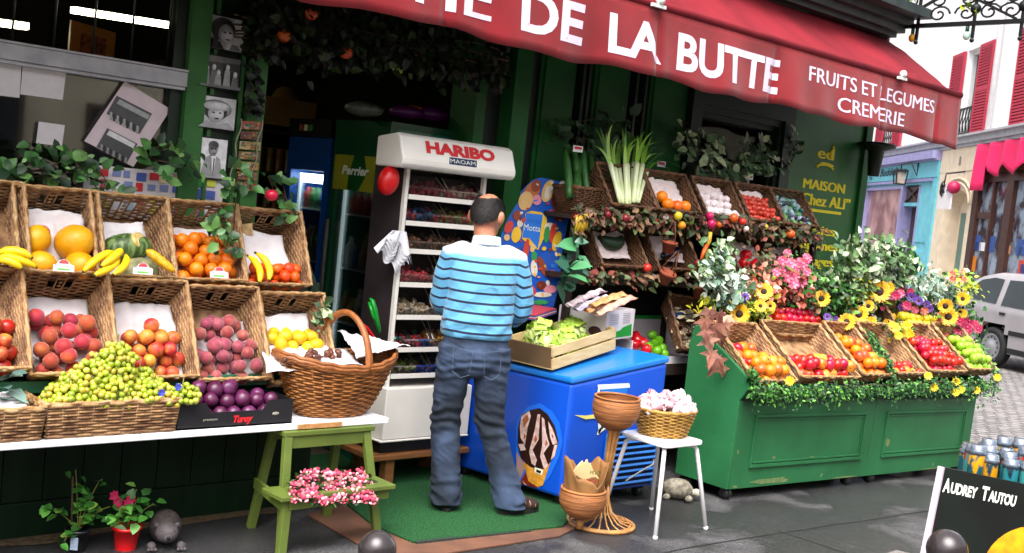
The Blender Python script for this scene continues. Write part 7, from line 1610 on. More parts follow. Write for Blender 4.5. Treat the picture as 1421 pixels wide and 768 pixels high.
mb = MB(); text_mb(mb, '8', BW_(-1.72, .065, 3.78), -Bd, Z3, Bn, h=.22, bold=.04, depth=.004); mb.build('house_number', mat('number_grey', '#8a7a78', .6, .1), bd)
t = thing('hanging_sign', 'white square sign with black flower hanging over the stone doorway', 'sign', BW_(-2.3, .55, 2.7))
mb = MB(); b = MB().box(-2.95, -2.0, .5, .54, 2.62, 3.22); mb.add([BW_(*v) for v in b.v], b.f); mb.build('panel', PAPER, t)
mb = MB()
for k in range(7): a = k*2*pi/7; c = BW_(-2.25, .57, 3.12); mb.leaf(c, Bd*cos(a)+Z3*sin(a), Bn, .24, .12)
mb.leaf(BW_(-2.7, .57, 3.0), -Bd*.3+Z3, Bn, .2, .1); mb.build('flower_emblem', mat('ink_black', '#0c0c10', .5, .1), t)
mb = MB(); mb.tube([BW_(-2.2, .05, 3.6), BW_(-2.25, .5, 3.5), BW_(-2.25, .52, 3.2)], .02, 6); mb.ball(BW_(-2.95, .5, 3.15), .16, 10, 6, 1); mb.build('bracket', [mat('iron_black', '#17171a'), MAG], t)
# brown shop with pink drapes
mb = MB(); bbox(mb, -9, -3.11, -.398, .06, 3.3, 3.5); bbox(mb, -3.45, -3.11, -.398, .08, ZB, 3.3); bbox(mb, -5.6, -5.2, -.398, .08, ZB, 3.3); bbox(mb, -9, -5.6, -.398, .05, ZB, .6); bbox(mb, -5.2, -3.45, -.398, .04, ZB, .5); bbox(mb, -4.4, -4.3, -.398, .06, .5, 3.3); bbox(mb, -7.2, -7.05, -.398, .06, .6, 3.3); bbox(mb, -4.25, -3.5, -.398, .05, ZB, .5); bbox(mb, -4.25, -3.5, -.398, .05, 2.45, 2.6); mb.build('brown_shopfront', BRN, bd)
mb = MB(); bbox(mb, -9, -3.12, -.398, .04, 3.51, 4.215); mb.build('fascia', mat('ochre_fascia', '#7a5a30', .6, .2, 5), bd)
mb = MB(); bbox(mb, -9, -3.45, -.396, -.02, .5, 3.3); mb.build('shop_window', mat('shop_display', '#8a98a8', .15, .5, 2.5, c2='#3a3038', mixf=(.42, .58)), bd)
rnd = random.Random(6); mb = MB()
for k in range(16):
    s = rnd.uniform(-6.8, -3.6); z = rnd.choice((.7, 1.2, 1.7)); bbox(mb, s, s+rnd.uniform(.2, .5), -.018, .0, z, z+rnd.uniform(.15, .4), rnd.randrange(4))
mb.build('window_goods', [solidc('#c2382a'), solidc('#d9d4d8'), solidc('#2c4a8a'), solidc('#c9761f')], bd)
PD_ = mat('hot_pink_cloth', '#e01a5c', .6, .12, 3)
dr = thing('pink_drape', 'hot pink cloth draped along the brown shop fascia', 'drape', BW_(-5, .1, 3.4))
mb = MB(); mb.grid(lambda u, v: BW_(-3.15-5.6*u, .14+.06*sin(u*40)+.05*v, 4.2-(1.1 if u < .16 else .55+.25*abs(sin(u*17)))*v), 120, 6); mb.build('cloth', PD_, dr, solid=.01)
# low houses behind the camera, mirrored in the shop window
ob = thing('opposite_house', 'cream house across the lane behind the photographer', 'building', (2, -10, -.3))
mb = MB(); mb.box(-25, 30, -14, -10.0, -.3, 6.2); mb.build('wall', mat('cream_stucco', '#c9bda6', .9, .12, 1.5), ob)
for k in range(22):
    x = -22+k*2.3; mb = MB(); mb.box(x, x+1.2, -10.0, -9.95, .9 if k % 3 else 0, 2.7); f_ = mb.build('window', mat('brown_frame', '#4a3a2c', .5, .1), ob)
    mb = MB(); mb.box(x+.1, x+1.1, -9.949, -9.94, 1.0 if k % 3 else .1, 2.6); mb.build('pane', DGL, f_)
# the parked car
def car():
    rear = Vector((18.55-.06*rt.x, 8.30-.06*rt.y, zr+.004)); cdir = Vector((-.42, -.91, 0)).normalized(); cside = Vector((cdir.y, -cdir.x, 0))   # car's right, towards the camera
    base = rear - cside*.92
    t = thing('parked_car', 'silver grey hatchback parked on the cobbles, its rear end behind the cart flowers', 'car', base+cdir*1.25)
    S_ = 1.10
    Mx = Matrix(((cdir.x, -cside.x, 0, base.x), (cdir.y, -cside.y, 0, base.y), (0, 0, 1, base.z), (0, 0, 0, 1))) @ Matrix.Diagonal((S_, S_, S_, 1))   # x forward from rear axle, y to the left
    SIL_ = mat('car_silver', '#9c979b', .32, .05, 3, metal=.3, coat=.6); CGL = mat('car_glass', '#1c2224', .08, .2, 2, coat=.5); BLK = mat('car_black', '#101012', .5, .1)
    prof = [(-1.04, .28), (-1.09, .55), (-1.07, .88), (-.98, 1.0), (-.55, 1.36), (-.25, 1.43), (.55, 1.46), (1.2, 1.43), (1.55, 1.32), (2.05, .98), (2.2, .93), (3.05, .80), (3.28, .66), (3.32, .40), (3.22, .26)]
    def yw(x, z): 
        w = .84-.03*max(0, (abs(x-1.25)-1.3)); return w-(max(0, z-.86))*.30-(max(0, .45-z))*.06
    lower = [p for p in prof]
    mb = MB(); N_ = 46
    import bisect
    # body as stations along x
    topz = lambda x: next((a[1]+(b[1]-a[1])*(x-a[0])/(b[0]-a[0]) for a, b in zip(prof[2:], prof[3:]) if a[0] <= x <= b[0]), .66)
    rows = []
    zsq = [.24, .38, .52, .66, .80, .88]
    for i in range(N_+1):
        x = -1.07+4.37*i/N_; tz = topz(max(-1.07, min(3.28, x))); ring = []
        zs_ = [z for z in zsq if z < tz-.02]; zs_ += [zs_[-1]]*(6-len(zs_)); zs_ += [zs_[-1]+(tz-zs_[-1])*f for f in (.35, .7, .93)]
        for z in zs_: ring.append((x, yw(x, z), z))
        ring.append((x, yw(x, tz)*.82, tz)); ring.append((x, 0, tz+.012))
        rows.append(ring)
    for sgn in (1, -1):
        vs = [Mx @ Vector((a, sgn*b, c)) for r in rows for a, b, c in r]; K = len(rows[0]); fs = []
        for i in range(N_):
            for k in range(K-1):
                x = (rows[i][0][0]+rows[i+1][0][0])/2; z = (rows[i][k][2]+rows[i][k+1][2])/2
                if any((x-wx_)**2+(z-.30)**2 < .36**2 for wx_ in (0, 2.5)) and k < 4: continue
                f = (i*K+k, (i+1)*K+k, (i+1)*K+k+1, i*K+k+1); fs.append(f if sgn < 0 else f[::-1])
        mb.add(vs, fs, 0, True)
    mb.build('body', SIL_, t)
    mb = MB()
    for sgn in (1, -1):
        for wx_ in (0, 2.5):
            mb.add([Mx @ Vector((wx_+.37*cos(pi*k/10), sgn*(.80), .30+.37*sin(pi*k/10))) for k in range(11)]+[Mx @ Vector((wx_+.37*cos(pi*k/10), sgn*.45, .30+.37*sin(pi*k/10))) for k in range(11)], [(k, k+1, k+12, k+11) for k in range(10)])
    mb.box(0, 0, 0, 0, 0, 0); b = MB().box(-.7, 3.1, -.7, .7, .22, .26); mb.add([Mx @ v for v in b.v], b.f); mb.build('underbody', BLK, t)
    def pane(name, pts, m=CGL, push=.008, sgn=-1):
        mb = MB(); P = [Mx @ Vector((x, sgn*(yw(x, z)+push), z)) for x, z in pts]; n = len(P); mb.add(P, [tuple(range(n))]); return mb.build(name, m, t, solid=.006)
    for sgn in (-1, 1):
        pane('side_window', [(-.88, .98), (-.02, .95), (-.02, 1.33), (-.22, 1.34), (-.50, 1.28)], sgn=sgn); pane('side_window', [(.10, .94), (.86, .93), (.86, 1.36), (.10, 1.33)], sgn=sgn); pane('side_window', [(.95, .93), (1.80, .92), (1.36, 1.33), (.95, 1.36)], sgn=sgn)
        pane('rub_strip', [(.36, .52), (2.12, .52), (2.12, .59), (.36, .59)], BLK, .012, sgn); pane('rub_strip', [(-1.0, .50), (-.38, .50), (-.38, .58), (-1.0, .58)], BLK, .012, sgn)
        pane('waist_line', [(-1.0, .875), (2.0, .875), (2.0, .893), (-1.0, .893)], mat('trim_light', '#b9b4b8', .3, .05), .006, sgn); pane('door_gap', [(.90, .28), (.91, .28), (.91, .92), (.90, .92)], BLK, .003, sgn)
        pane('door_handle', [(.12, .80), (.24, .80), (.24, .84), (.12, .84)], BLK, .014, sgn)
        pane('lower_panel', [(.36, .25), (2.14, .25), (2.14, .33), (.36, .33)], BLK, .006, sgn)
    mb = MB(); mb.add([Mx @ Vector(v) for v in ((-.97, -.55, 1.02), (-.97, .55, 1.02), (-.57, .50, 1.36), (-.57, -.50, 1.36))], [(0, 1, 2, 3)]); o = mb.build('rear_window', CGL, t, solid=.03)
    mb = MB(); mb.add([Mx @ Vector(v) for v in ((1.60, -.55, 1.31), (1.60, .55, 1.31), (2.02, .60, 1.02), (2.02, -.60, 1.02))], [(0, 1, 2, 3)]); mb.build('windscreen', CGL, t, solid=.03)
    for sgn in (-1, 1):
        mb = MB(); b = MB().box(-1.095, -1.03, sgn*.55 if sgn > 0 else -.74, .74 if sgn > 0 else -.55, .66, .86); mb.add([Mx @ v for v in b.v], b.f); mb.build('tail_light', mat('tail_red', '#8a1018', .25, .1), t)
    for wx_ in (0, 2.5):
        for sgn in (-1, 1):
            c = Mx @ Vector((wx_, sgn*.75, .30)); ax = (Mx.to_3x3() @ Vector((0, sgn, 0))); M = Matrix.Translation(c) @ ax.to_track_quat('Z', 'Y').to_matrix().to_4x4() @ Matrix.Scale(S_, 4)
            mb = MB(); mb.lathe([(.18, -.09), (.27, -.09), (.298, -.06), (.30, .05), (.28, .085), (.21, .09), (.20, .07)], 32, M); w_ = mb.build('wheel', mat('tyre', '#141416', .8, .1), t)
            mb = MB(); mb.lathe([(.205, .075), (.19, .088), (.17, .06), (.08, .082), (.05, .10), (.001, .10)], 32, M)
            w0 = mb.build('rim', mat('hubcap', '#9a9a9e', .35, .05, metal=.5), w_)
            mb = MB()
            for k in range(12): a = k*pi/6; mb.lathe([(.001, .079), (.016, .078)], 8, M @ Matrix.Translation((.145*cos(a), .145*sin(a), 0)))
            mb.build('rim_slots', BLK, w_)
    return t
car()
# iron bracket with bulbs at the shop corner
IRON = mat('wrought_iron', '#131417', .45, .2, 20, metal=.3)
ib = thing('iron_canopy', 'black wrought iron canopy bracket projecting from the shop corner', 'bracket', (9.0, 4.7, 3.55))
def I(y, z, x=9.0): return Vector((x, y, z))
mb = MB(); mb.bar(I(5.36, 3.60), I(3.9, 3.60), .035); mb.bar(I(5.36, 3.92), I(3.9, 3.92), .03)
for a, b in ((5.3, 4.75), (4.2, 4.75)): mb.bar(I(a, 3.62), I(b, 3.90), .022)
for y in (5.05, 4.55, 4.15): mb.bar(I(y, 3.48), I(y, 3.95), .022); mb.ball(I(y, 3.72), .045, 10, 6); mb.ball(I(y, 3.46), .02, 8, 5)
mb.build('frame', IRON, ib)
mb = MB()
for y0, s in ((5.2, 1), (4.82, -1), (4.68, 1), (4.38, -1), (4.30, 1)):
    for zc in (3.69, 3.81):
        pts = [I(y0+s*(.10-.085*k/16)*cos(k*.55)-.05*s, zc+(.075-.06*k/16)*sin(k*.55)) for k in range(17)]; mb.tube(pts, .009, 5)
mb.build('scrollwork', IRON, ib)
mb = MB(); rnd = random.Random(15)
for k in range(26): p = I(rnd.choice((5.15, 4.62))+rnd.gauss(0, .05), 3.78+rnd.gauss(0, .06), 8.98); mb.leaf(p, (rnd.uniform(-1, 1), rnd.uniform(-1, 1), rnd.uniform(-1, 1)), (0, -.3, 1), .07, .05)
mb.build('creeper', YG, ib)
mb = MB(); mb.add([(8.2, 5.15, 3.96), (9.15, 5.15, 3.96), (9.15, 3.6, 3.99), (8.2, 3.6, 3.99)], [(0, 1, 2, 3)]); mb.build('canopy_glass', glassmat('canopy_glass', (.72, .86, .86), 1), ib)
for lab, y, z, c in (('amber bulb hanging left under the iron bracket', 5.09, 3.50, '#d98a1a'), ('pale green bulb hanging right under the iron bracket', 4.60, 3.50, '#b9d4c4')):
    t = thing('hanging_bulb', lab, 'bulb', I(y, z)); mb = MB(); mb.tube([I(y, z+.03), I(y, z+.09)], .016, 8); mb.build('socket', mat('socket_green', '#174a3a', .5, .1), t)
    mb = MB(); mb.ball(I(y, z), .03, 10, 8, 0, (1, 1, 1.25)); mb.build('bulb_glass', solidc(c, .15), t)
mb = MB(); rnd = random.Random(19)
lp = PY(1190, 195, 5.22); mb.lathe([(.05, -.22), (.07, 0), (.16, .03), (.17, .06), (.02, .08)], 16, Matrix.Translation((8.84, 5.2, 2.50)))
lt_ = tag(mb.build('corner_lamp', BLACKG), 'dark lamp housing under the awning at the wall corner', 'lamp')
# ================================================================ FOREGROUND
BOL = mat('bollard_paint', '#3a3436', .25, .15, 9, metal=.4, coat=.3)
for lab, px, py, dep in (('dark bollard with a ball top at the bottom centre', 523.5, 763, 2.72), ('dark bollard with a ball top in front of the black poster', 1314, 763, 2.62)):
    c = PD(px, py, dep); gzb = gz(c.x); t = thing('bollard', lab, 'bollard', (c.x, c.y, gzb), None, 'ball topped bollards on the kerb')
    mb = MB(); mb.ball(c, .047, 28, 18); mb.lathe([(.02, -.05), (.024, -.044), (.03, -.05)], 20, Matrix.Translation(c)); mb.build('ball_top', BOL, t)
    mb = MB(); mb.lathe([(.032, gzb), (.032, gzb+.12), (.026, gzb+.14), (.026, c.z-.05), (.02, c.z-.045)], 20, Matrix.Translation((c.x, c.y, 0))); mb.build('post', BOL, t)
# black poster board and the rack of printed tubes
a, b, cc2 = PD(1307, 648, 2.95), PD(1283, 768, 2.95), PD(1421, 672, 2.93)
pU = (cc2-a).normalized(); pV = (a-b).normalized(); pV = (pV-pU*pV.dot(pU)).normalized(); pN = pU.cross(pV)
if pN.dot(CAM-a) < 0: pN = -pN
pb = thing('film_poster', 'black film poster board with white lettering and an orange yellow disc', 'poster', a-pV*.75)
def pq(x, z): return a+pU*x-pV*z
mb = MB(); mb.poly([(0, -.8), (.62, -.8), (.62, 0), (.012, 0), (.004, -.004), (0, -.012)], a, pU, pV, -pN, .012); mb.build('board', mat('poster_black', '#0b0d0c', .35, .3, 2, c2='#12211a'), pb)
mb = MB()
for p, q in ((pq(-.001, 0), pq(-.001, .8)), ): mb.bar(p+pN*.0, q, .008, .016)
mb.build('white_edge', mat('edge_lilac', '#c9b4c8', .5, .05), pb)
mb = MB(); text_mb(mb, 'Audrey Tautou'.upper() if False else 'A', a+pU*.013-pV*.062, pU, pV, pN, h=.036, width=.018, bold=.04, depth=.002); text_mb(mb, 'UDREY', a+pU*.033-pV*.062, pU, pV, pN, h=.028, width=.068, bold=.04, depth=.002)
text_mb(mb, 'T', a+pU*.112-pV*.062, pU, pV, pN, h=.036, width=.018, bold=.04, depth=.002); text_mb(mb, 'AUTOU', a+pU*.131-pV*.062, pU, pV, pN, h=.028, width=.070, bold=.04, depth=.002); mb.build('lettering', mat('sign_white', '#d9e0d5'), pb)
mb = MB(); dc = a+pU*.285-pV*.235; mb.poly([(.135*cos(2*pi*k/40), .135*sin(2*pi*k/40)) for k in range(40)], dc+pN*.0005, pU, pV, pN, .001, 0); mb.poly([(.07*cos(2*pi*k/30), .08*sin(2*pi*k/30)) for k in range(30)], dc+pU*.02+pN*.002, pU, pV, pN, .001, 1)
mb.poly([(-.03, -.01), (.17, -.05), (.17, -.062), (-.03, -.02)], a+pU*.055-pV*.19+pN*.0005, pU, pV, pN, .001, 2); mb.build('orange_disc', [mat('disc_yellow', '#d9a012', .4, .2, 30, c2='#c97a10'), mat('disc_dark', '#3a0f0c', .5, .2), mat('streak_green', '#12402a', .5, .2)], pb)
rkz = a.z-.19
rp = thing('tube_rack', 'low rack behind the black poster holding printed tubes', 'rack', pq(.3, .8)-pN*.2)
mb = MB(); 
def rb(x0, x1, d0, d1, z0, z1, m=0):
    b = MB().box(x0, x1, d0, d1, z0, z1); mb.add([Vector((a.x, a.y, 0))+Vector((pU.x, pU.y, 0)).normalized()*v.x-Vector((pN.x, pN.y, 0)).normalized()*v.y+Z3*v.z for v in b.v], b.f, m)
rb(.16, .80, .03, .36, rkz-.03, rkz)
mb.build('tray', mat('rack_black', '#141416', .5, .1), rp)
for x, d in ((.22, .05), (.66, .05), (.26, .32), (.66, .32)): mb = MB(); rb(x, x+.03, d, d+.03, gz(3), rkz-.031); mb.build('leg', mat('rack_black', '#141416'), rp)
TUB = [mat('tube_%d' % i, c, .2, .3, 28, c2=d, mixf=(.47, .53), stretch=(1, 1, .6), coat=.5) for i, (c, d) in enumerate((('#1c5560', '#d99a12'), ('#2a7a86', '#1a2c3a'), ('#0f2a33', '#8a9a8a'), ('#c78a10', '#1a3c46'), ('#3c8a8a', '#a82c22')))]
CAPM = mat('tube_cap', '#6d7888', .15, .3, 60, metal=.3, coat=.5)
rnd = random.Random(23); k = 0
for r in range(4):
    for cI in range(8):
        c = a+pU*(.105+cI*.048+rnd.uniform(-.006, .006)+r*.012); c = Vector((c.x, c.y, 0))-Vector((pN.x, pN.y, 0)).normalized()*(.075+r*.062); zt_ = rkz; h = .235+rnd.uniform(-.02, .012)
        M = Matrix.Translation((c.x, c.y, zt_+.001)); t = thing('printed_tube', 'clear capped printed tube standing in the rack behind the black poster', 'tube', (c.x, c.y, zt_), None, 'printed tubes in the rack')
        mb = MB(); mb.lathe([(.001, 0), (.021, 0), (.021, h*.90)], 16, M); mb.build('tube_body', TUB[rnd.randrange(5)], t)
        mb = MB(); mb.lathe([(.0215, h*.90), (.0222, h*.90), (.0222, h*.945), (.019, h*.96), (.019, h), (.001, h)], 16, M); mb.build('cap', CAPM, t)
# iron grating of a tree pit at the lower right
mb = MB(); 
pts = [PZ(1215, 768, 0), PZ(1245, 757, 0), PZ(1275, 764, 0), PZ(1290, 775, 0), PZ(1210, 790, 0)]; mb.add([Vector((p.x, p.y, gz(p.x)+.005)) for p in pts], [(0, 1, 2, 3, 4)]); tag(mb.build('manhole_slab', mat('slab_grey', '#6f6a66', .8, .2, 20, .1)), kind='structure')
# ================================================================ THE CUSTOMER
def evalmesh(ob):
    bpy.context.view_layer.update(); dg = bpy.context.evaluated_depsgraph_get(); return bpy.data.meshes.new_from_object(ob.evaluated_get(dg))
def voxel(mb, size, smooth=6, fac=.5):
    me = bpy.data.meshes.new('tmp'); me.from_pydata(mb.v, [], mb.f); ob = bpy.data.objects.new('tmp', me); col.objects.link(ob)
    r = ob.modifiers.new('r', 'REMESH'); r.mode = 'VOXEL'; r.voxel_size = size; r.use_smooth_shade = True
    s = ob.modifiers.new('s', 'SMOOTH'); s.iterations = smooth; s.factor = fac
    m2 = evalmesh(ob); bpy.data.objects.remove(ob); bpy.data.meshes.remove(me); return m2
HX, HY = 3.945, 4.575                     # where he stands
hd_ = radians(58); F_ = Vector((cos(hd_), sin(hd_), 0)); R_ = Vector((F_.y, -F_.x, 0)); G0 = Vector((HX, HY, .022))
def H(r, f, z): return G0+R_*r+F_*f+Vector((0, 0, z))
def ringtube(mb, secs, n=20):
    """secs: centre, half width (right), half depth (fwd), optional local axes"""
    vs = []
    for s in secs:
        c, a, b = s[:3]; ax, bx = (s[3], s[4]) if len(s) > 3 else (R_, F_)
        for k in range(n): t = 2*pi*k/n; e = .85; ct, st_ = cos(t), sin(t); vs.append(c+ax*(a*math.copysign(abs(ct)**e, ct))+bx*(b*math.copysign(abs(st_)**e, st_)))
    N = len(secs); fs = [(i*n+k, i*n+(k+1) % n, (i+1)*n+(k+1) % n, (i+1)*n+k) for i in range(N-1) for k in range(n)]
    fs += [tuple(range(n-1, -1, -1)), tuple((N-1)*n+k for k in range(n))]
    return mb.add(vs, fs)
def capsule(mb, pts, rr, n=14): mb.tube(pts, rr, n); mb.ball(pts[0], rr[0], n, 8); mb.ball(pts[-1], rr[-1], n, 8); return mb
SKIN = mat('skin', '#b4795c', .5, .1, 20, .05, 120, sss=.06, c2='#9c6048'); 
per = None
# joints
shL, shR = H(-.165, .0, 1.40), H(.168, .0, 1.40); elL, elR = H(-.205, .07, 1.135), H(.248, .03, 1.12); wrL, wrR = H(-.17, .24, 1.06), H(.20, .24, 1.02)
hipL, hipR = H(-.09, 0, .93), H(.095, 0, .93); knL, knR = H(-.115, .05, .50), H(.125, .02, .50)
fL = Vector((3.90, 4.64, .02)); fR = Vector((4.20, 4.43, .02)); anL = fL+Vector((0, 0, .09)); anR = fR+Vector((0, 0, .09))
# head turned a little to the right
ht = radians(58-36); hF = Vector((cos(ht), sin(ht), -.12)).normalized(); hR = Vector((hF.y, -hF.x, 0)).normalized(); hU = hR.cross(hF)
HC = H(.0, .035, 1.63)
mb = MB()
Rh = Matrix((hR, hF, hU)).transposed()
mb.ball(HC, .10, 26, 18, 0, (.86, 1.04, 1.16), Rh, fn=lambda d: 1-.10*max(0, -d.z)*(1 if d.y < .2 else .3))
mb.ball(HC+hF*.035-hU*.075, .058, 16, 10, 0, (1.0, 1.05, .85), Rh)             # jaw
mb.ball(HC+hF*.10-hU*.012, .017, 10, 8, 0, (.8, 1.1, 1.5), Rh)               # nose
mb.ball(HC+hF*.088-hU*.055, .02, 10, 6, 0, (1.4, .6, .5), Rh)
for s in (-1, 1): mb.ball(HC+hR*s*.092-hU*.012-hF*.014, .037, 12, 8, 0, (.5, .66, 1.05), Rh); mb.ball(HC+hF*.078+hR*s*.034+hU*.018, .02, 8, 6, 0, (1.2, .6, .6), Rh)
capsule(mb, [H(0, -.005, 1.44), HC-hU*.05-hF*.02], [.062, .058])
ringtube(mb, [(H(0, 0, .86), .15, .10), (H(0, 0, 1.0), .155, .105), (H(0, 0, 1.2), .165, .11), (H(0, -.005, 1.36), .17, .10), (H(0, -.005, 1.45), .07, .06)])
for s, e, w in ((shL, elL, wrL), (shR, elR, wrR)): capsule(mb, [s, s.lerp(e, .5), e], [.05, .045, .038]); capsule(mb, [e, e.lerp(w, .4), w], [.038, .036, .025])
for h_, k_, a_ in ((hipL, knL, anL), (hipR, knR, anR)): capsule(mb, [h_, h_.lerp(k_, .5), k_], [.085, .07, .052]); capsule(mb, [k_, k_.lerp(a_, .35), a_], [.05, .048, .034])
for a_, d in ((anL, Vector((cos(radians(70)), sin(radians(70)), 0))), (anR, Vector((cos(radians(-8)), sin(radians(-8)), 0)))): capsule(mb, [a_-Vector((0, 0, .03))-d*.02, a_+d*.13-Vector((0, 0, .06))], [.035, .028])
# hands with fingers holding a small packet
for w, s in ((wrL, -1), (wrR, 1)):
    d = (H(.02, .36, 1.05)-w).normalized(); u = Vector((0, 0, 1)); sd2 = d.cross(u).normalized(); u = sd2.cross(d)
    pal = w+d*.05; mb.ball(pal, .045, 12, 8, 0, (.38, 1.1, .9), Matrix((sd2, d, u)).transposed())
    for k in range(4):
        L = (.07, .08, .075, .058)[k]; b0 = w+d*.085+u*(.03-.02*k); c1 = b0+d*L*.45-sd2*s*.004; c2 = c1+(d*.6-sd2*s*.8).normalized()*L*.35*(1 if s > 0 else 1); c3 = c2+(d*.1-sd2*s).normalized()*L*.25
        mb.tube([b0-d*.03, b0, c1, c2, c3], [.0095, .0095, .009, .008, .0065], 8)
    t0 = w+d*.03+u*.035; mb.tube([t0, t0+d*.03+u*.025-sd2*s*.012, t0+d*.06+u*.028-sd2*s*.03], [.012, .011, .008], 8)
me = voxel(mb, .007, 5); me.materials.append(SKIN)
per = bpy.data.objects.new('person', me); col.objects.link(per); per.location = G0
for v in me.vertices: v.co -= G0
W[per.name] = Matrix.Translation(G0)
tag(per, 'balding man seen from behind in a blue striped polo shirt and dark jeans', 'person')
def child(name, me, m):
    for v in me.vertices: v.co -= G0
    me.materials.clear()
    for q in (m if isinstance(m, list) else [m]): me.materials.append(q)
    for p in me.polygons: p.use_smooth = True
    o = bpy.data.objects.new(name, me); col.objects.link(o); o.parent = per; W[o.name] = W[per.name]; return o
# hair: a shell round the back and sides, thin on the crown
HAIR = mat('hair_black', '#120e0d', .5, .3, 60, .6, 200)
mb = MB(); vs = []; nA, nT = 40, 22
def hairr(d): return 1.06+.015*noise.noise(d*9)
for i in range(nT+1):
    for k in range(nA+1):
        th = radians(16+ (118-16)*i/nT); a = radians(-245+ (65+245)*k/nA)     # opening towards the face (+F)
        a = radians(90)+radians(52)+radians(360-104)*k/nA
        tlow = 90+32*max(0, -sin(a)); t0_ = 50+8*noise.noise(Vector((a*2, 1, 0)))-14*abs(cos(a)); th = radians(t0_+(tlow-t0_)*i/nT)
        d = Vector((sin(th)*cos(a), sin(th)*sin(a), cos(th))); q = .1*hairr(d)*(1-.10*max(0, -d.z)*(1 if d.y < .2 else .3))
        if i in (0, nT): q = .1*.985*(1-.10*max(0, -d.z))
        vs.append(HC+Rh @ Vector((d.x*q*.86, d.y*q*1.04, d.z*q*1.16)))
fs = [(i*(nA+1)+k, i*(nA+1)+k+1, (i+1)*(nA+1)+k+1, (i+1)*(nA+1)+k) for i in range(nT) for k in range(nA)]
mb.add(vs, fs, 0, True)
rh = random.Random(44)
for q in range(4200):
    i, k = rh.randrange(nT), rh.randrange(nA); p = vs[i*(nA+1)+k].lerp(vs[(i+1)*(nA+1)+k+1], rh.random()); d = (p-HC).normalized()
    if i < 3 and rh.random() < .5: continue
    dn = (-hU*.9-hF*.15+hR*rh.uniform(-.35, .35)); dn = (dn-d*dn.dot(d)).normalized(); sd3 = dn.cross(d)*.0009; L = rh.uniform(.010, .020); e = p+dn*L+d*.0045
    mb.add([p-sd3-d*.002, p+sd3-d*.002, e], [(0, 1, 2)], 0, True)
for q in range(260):
    th, a = radians(rh.uniform(8, 50)), rh.uniform(0, 6.28); d0 = Vector((sin(th)*cos(a), sin(th)*sin(a), cos(th))); p = HC+Rh @ Vector((d0.x*.0865, d0.y*.1045, d0.z*.1165)); d = (p-HC).normalized()
    dn = (-hF+hR*rh.uniform(-.5, .5)); dn = (dn-d*dn.dot(d)).normalized(); sd3 = dn.cross(d)*.0005; mb.add([p-sd3, p+sd3, p+dn*.016+d*.002], [(0, 1, 2)], 0, True)
mb.build('hair', HAIR, per)
mb = MB()
for s in (-1, 1): mb.ball(HC+hF*.088+hR*s*.034+hU*.012, .011, 10, 8)
mb.build('eyes', mat('eye', '#1c120e', .1, .1), per)
# shirt
mb = MB()
ringtube(mb, [(H(.0, .0, .965), .185, .145), (H(0, -.005, 1.0), .198, .15), (H(0, -.008, 1.05), .202, .152), (H(0, -.008, 1.12), .190, .145), (H(0, -.012, 1.22), .186, .138), (H(0, -.015, 1.32), .182, .128), (H(0, -.01, 1.39), .165, .11), (H(0, -.005, 1.445), .11, .085), (H(0, 0, 1.475), .075, .07)], 28)
capsule(mb, [H(-.12, -.005, 1.415), shL, shL.lerp(elL, .5)+R_*-.012, elL, elL.lerp(wrL, .45)], [.066, .074, .069, .062, .052]); capsule(mb, [H(.12, -.005, 1.415), shR, shR.lerp(elR, .5)+R_*.012, elR, elR.lerp(wrR, .5)], [.066, .076, .071, .064, .053])
me = voxel(mb, .006, 9)
sL, sR = [], []
attr = me.attributes.new('stripe', 'FLOAT', 'POINT'); vals = []
for v in me.vertices:
    p = v.co; rel = p-G0; r = rel.dot(R_); f = rel.dot(F_); z = rel.z
    n_ = noise.noise(p*7)*.013+noise.noise(p*16)*.005-abs(noise.noise(Vector((r*9+z*7, f*5, z*9-r*5))))*.020; 
    # creases slanting to the waist
    k = math.sin((z*26+r*20)+noise.noise(p*4)*5)*.006*max(0, min(1, (1.3-z)*3.5))*(1 if abs(r) < .2 else .4)
    kk = math.sin((z*40-r*34)+noise.noise(p*5)*6)*.004*max(0, min(1, (1.32-z)*3))
    dirn = Vector((rel.x, rel.y, 0)).normalized(); v.co = p+dirn*(n_*.7+k*.8+kk)*.8
    t = z-.018*max(0, abs(r)-.05)*2
    out = max(0, min(1, (abs(r)-.185)/.035))
    e, s_ = (elL, shL) if r < 0 else (elR, shR); ax = (s_-e).normalized(); ta = 1.125+(p-e).dot(ax)*1.0+ (.09*(abs(r)-.26))
    vals.append(t*(1-out)+ (ta+.0)*out)
attr.data.foreach_set('value', vals)
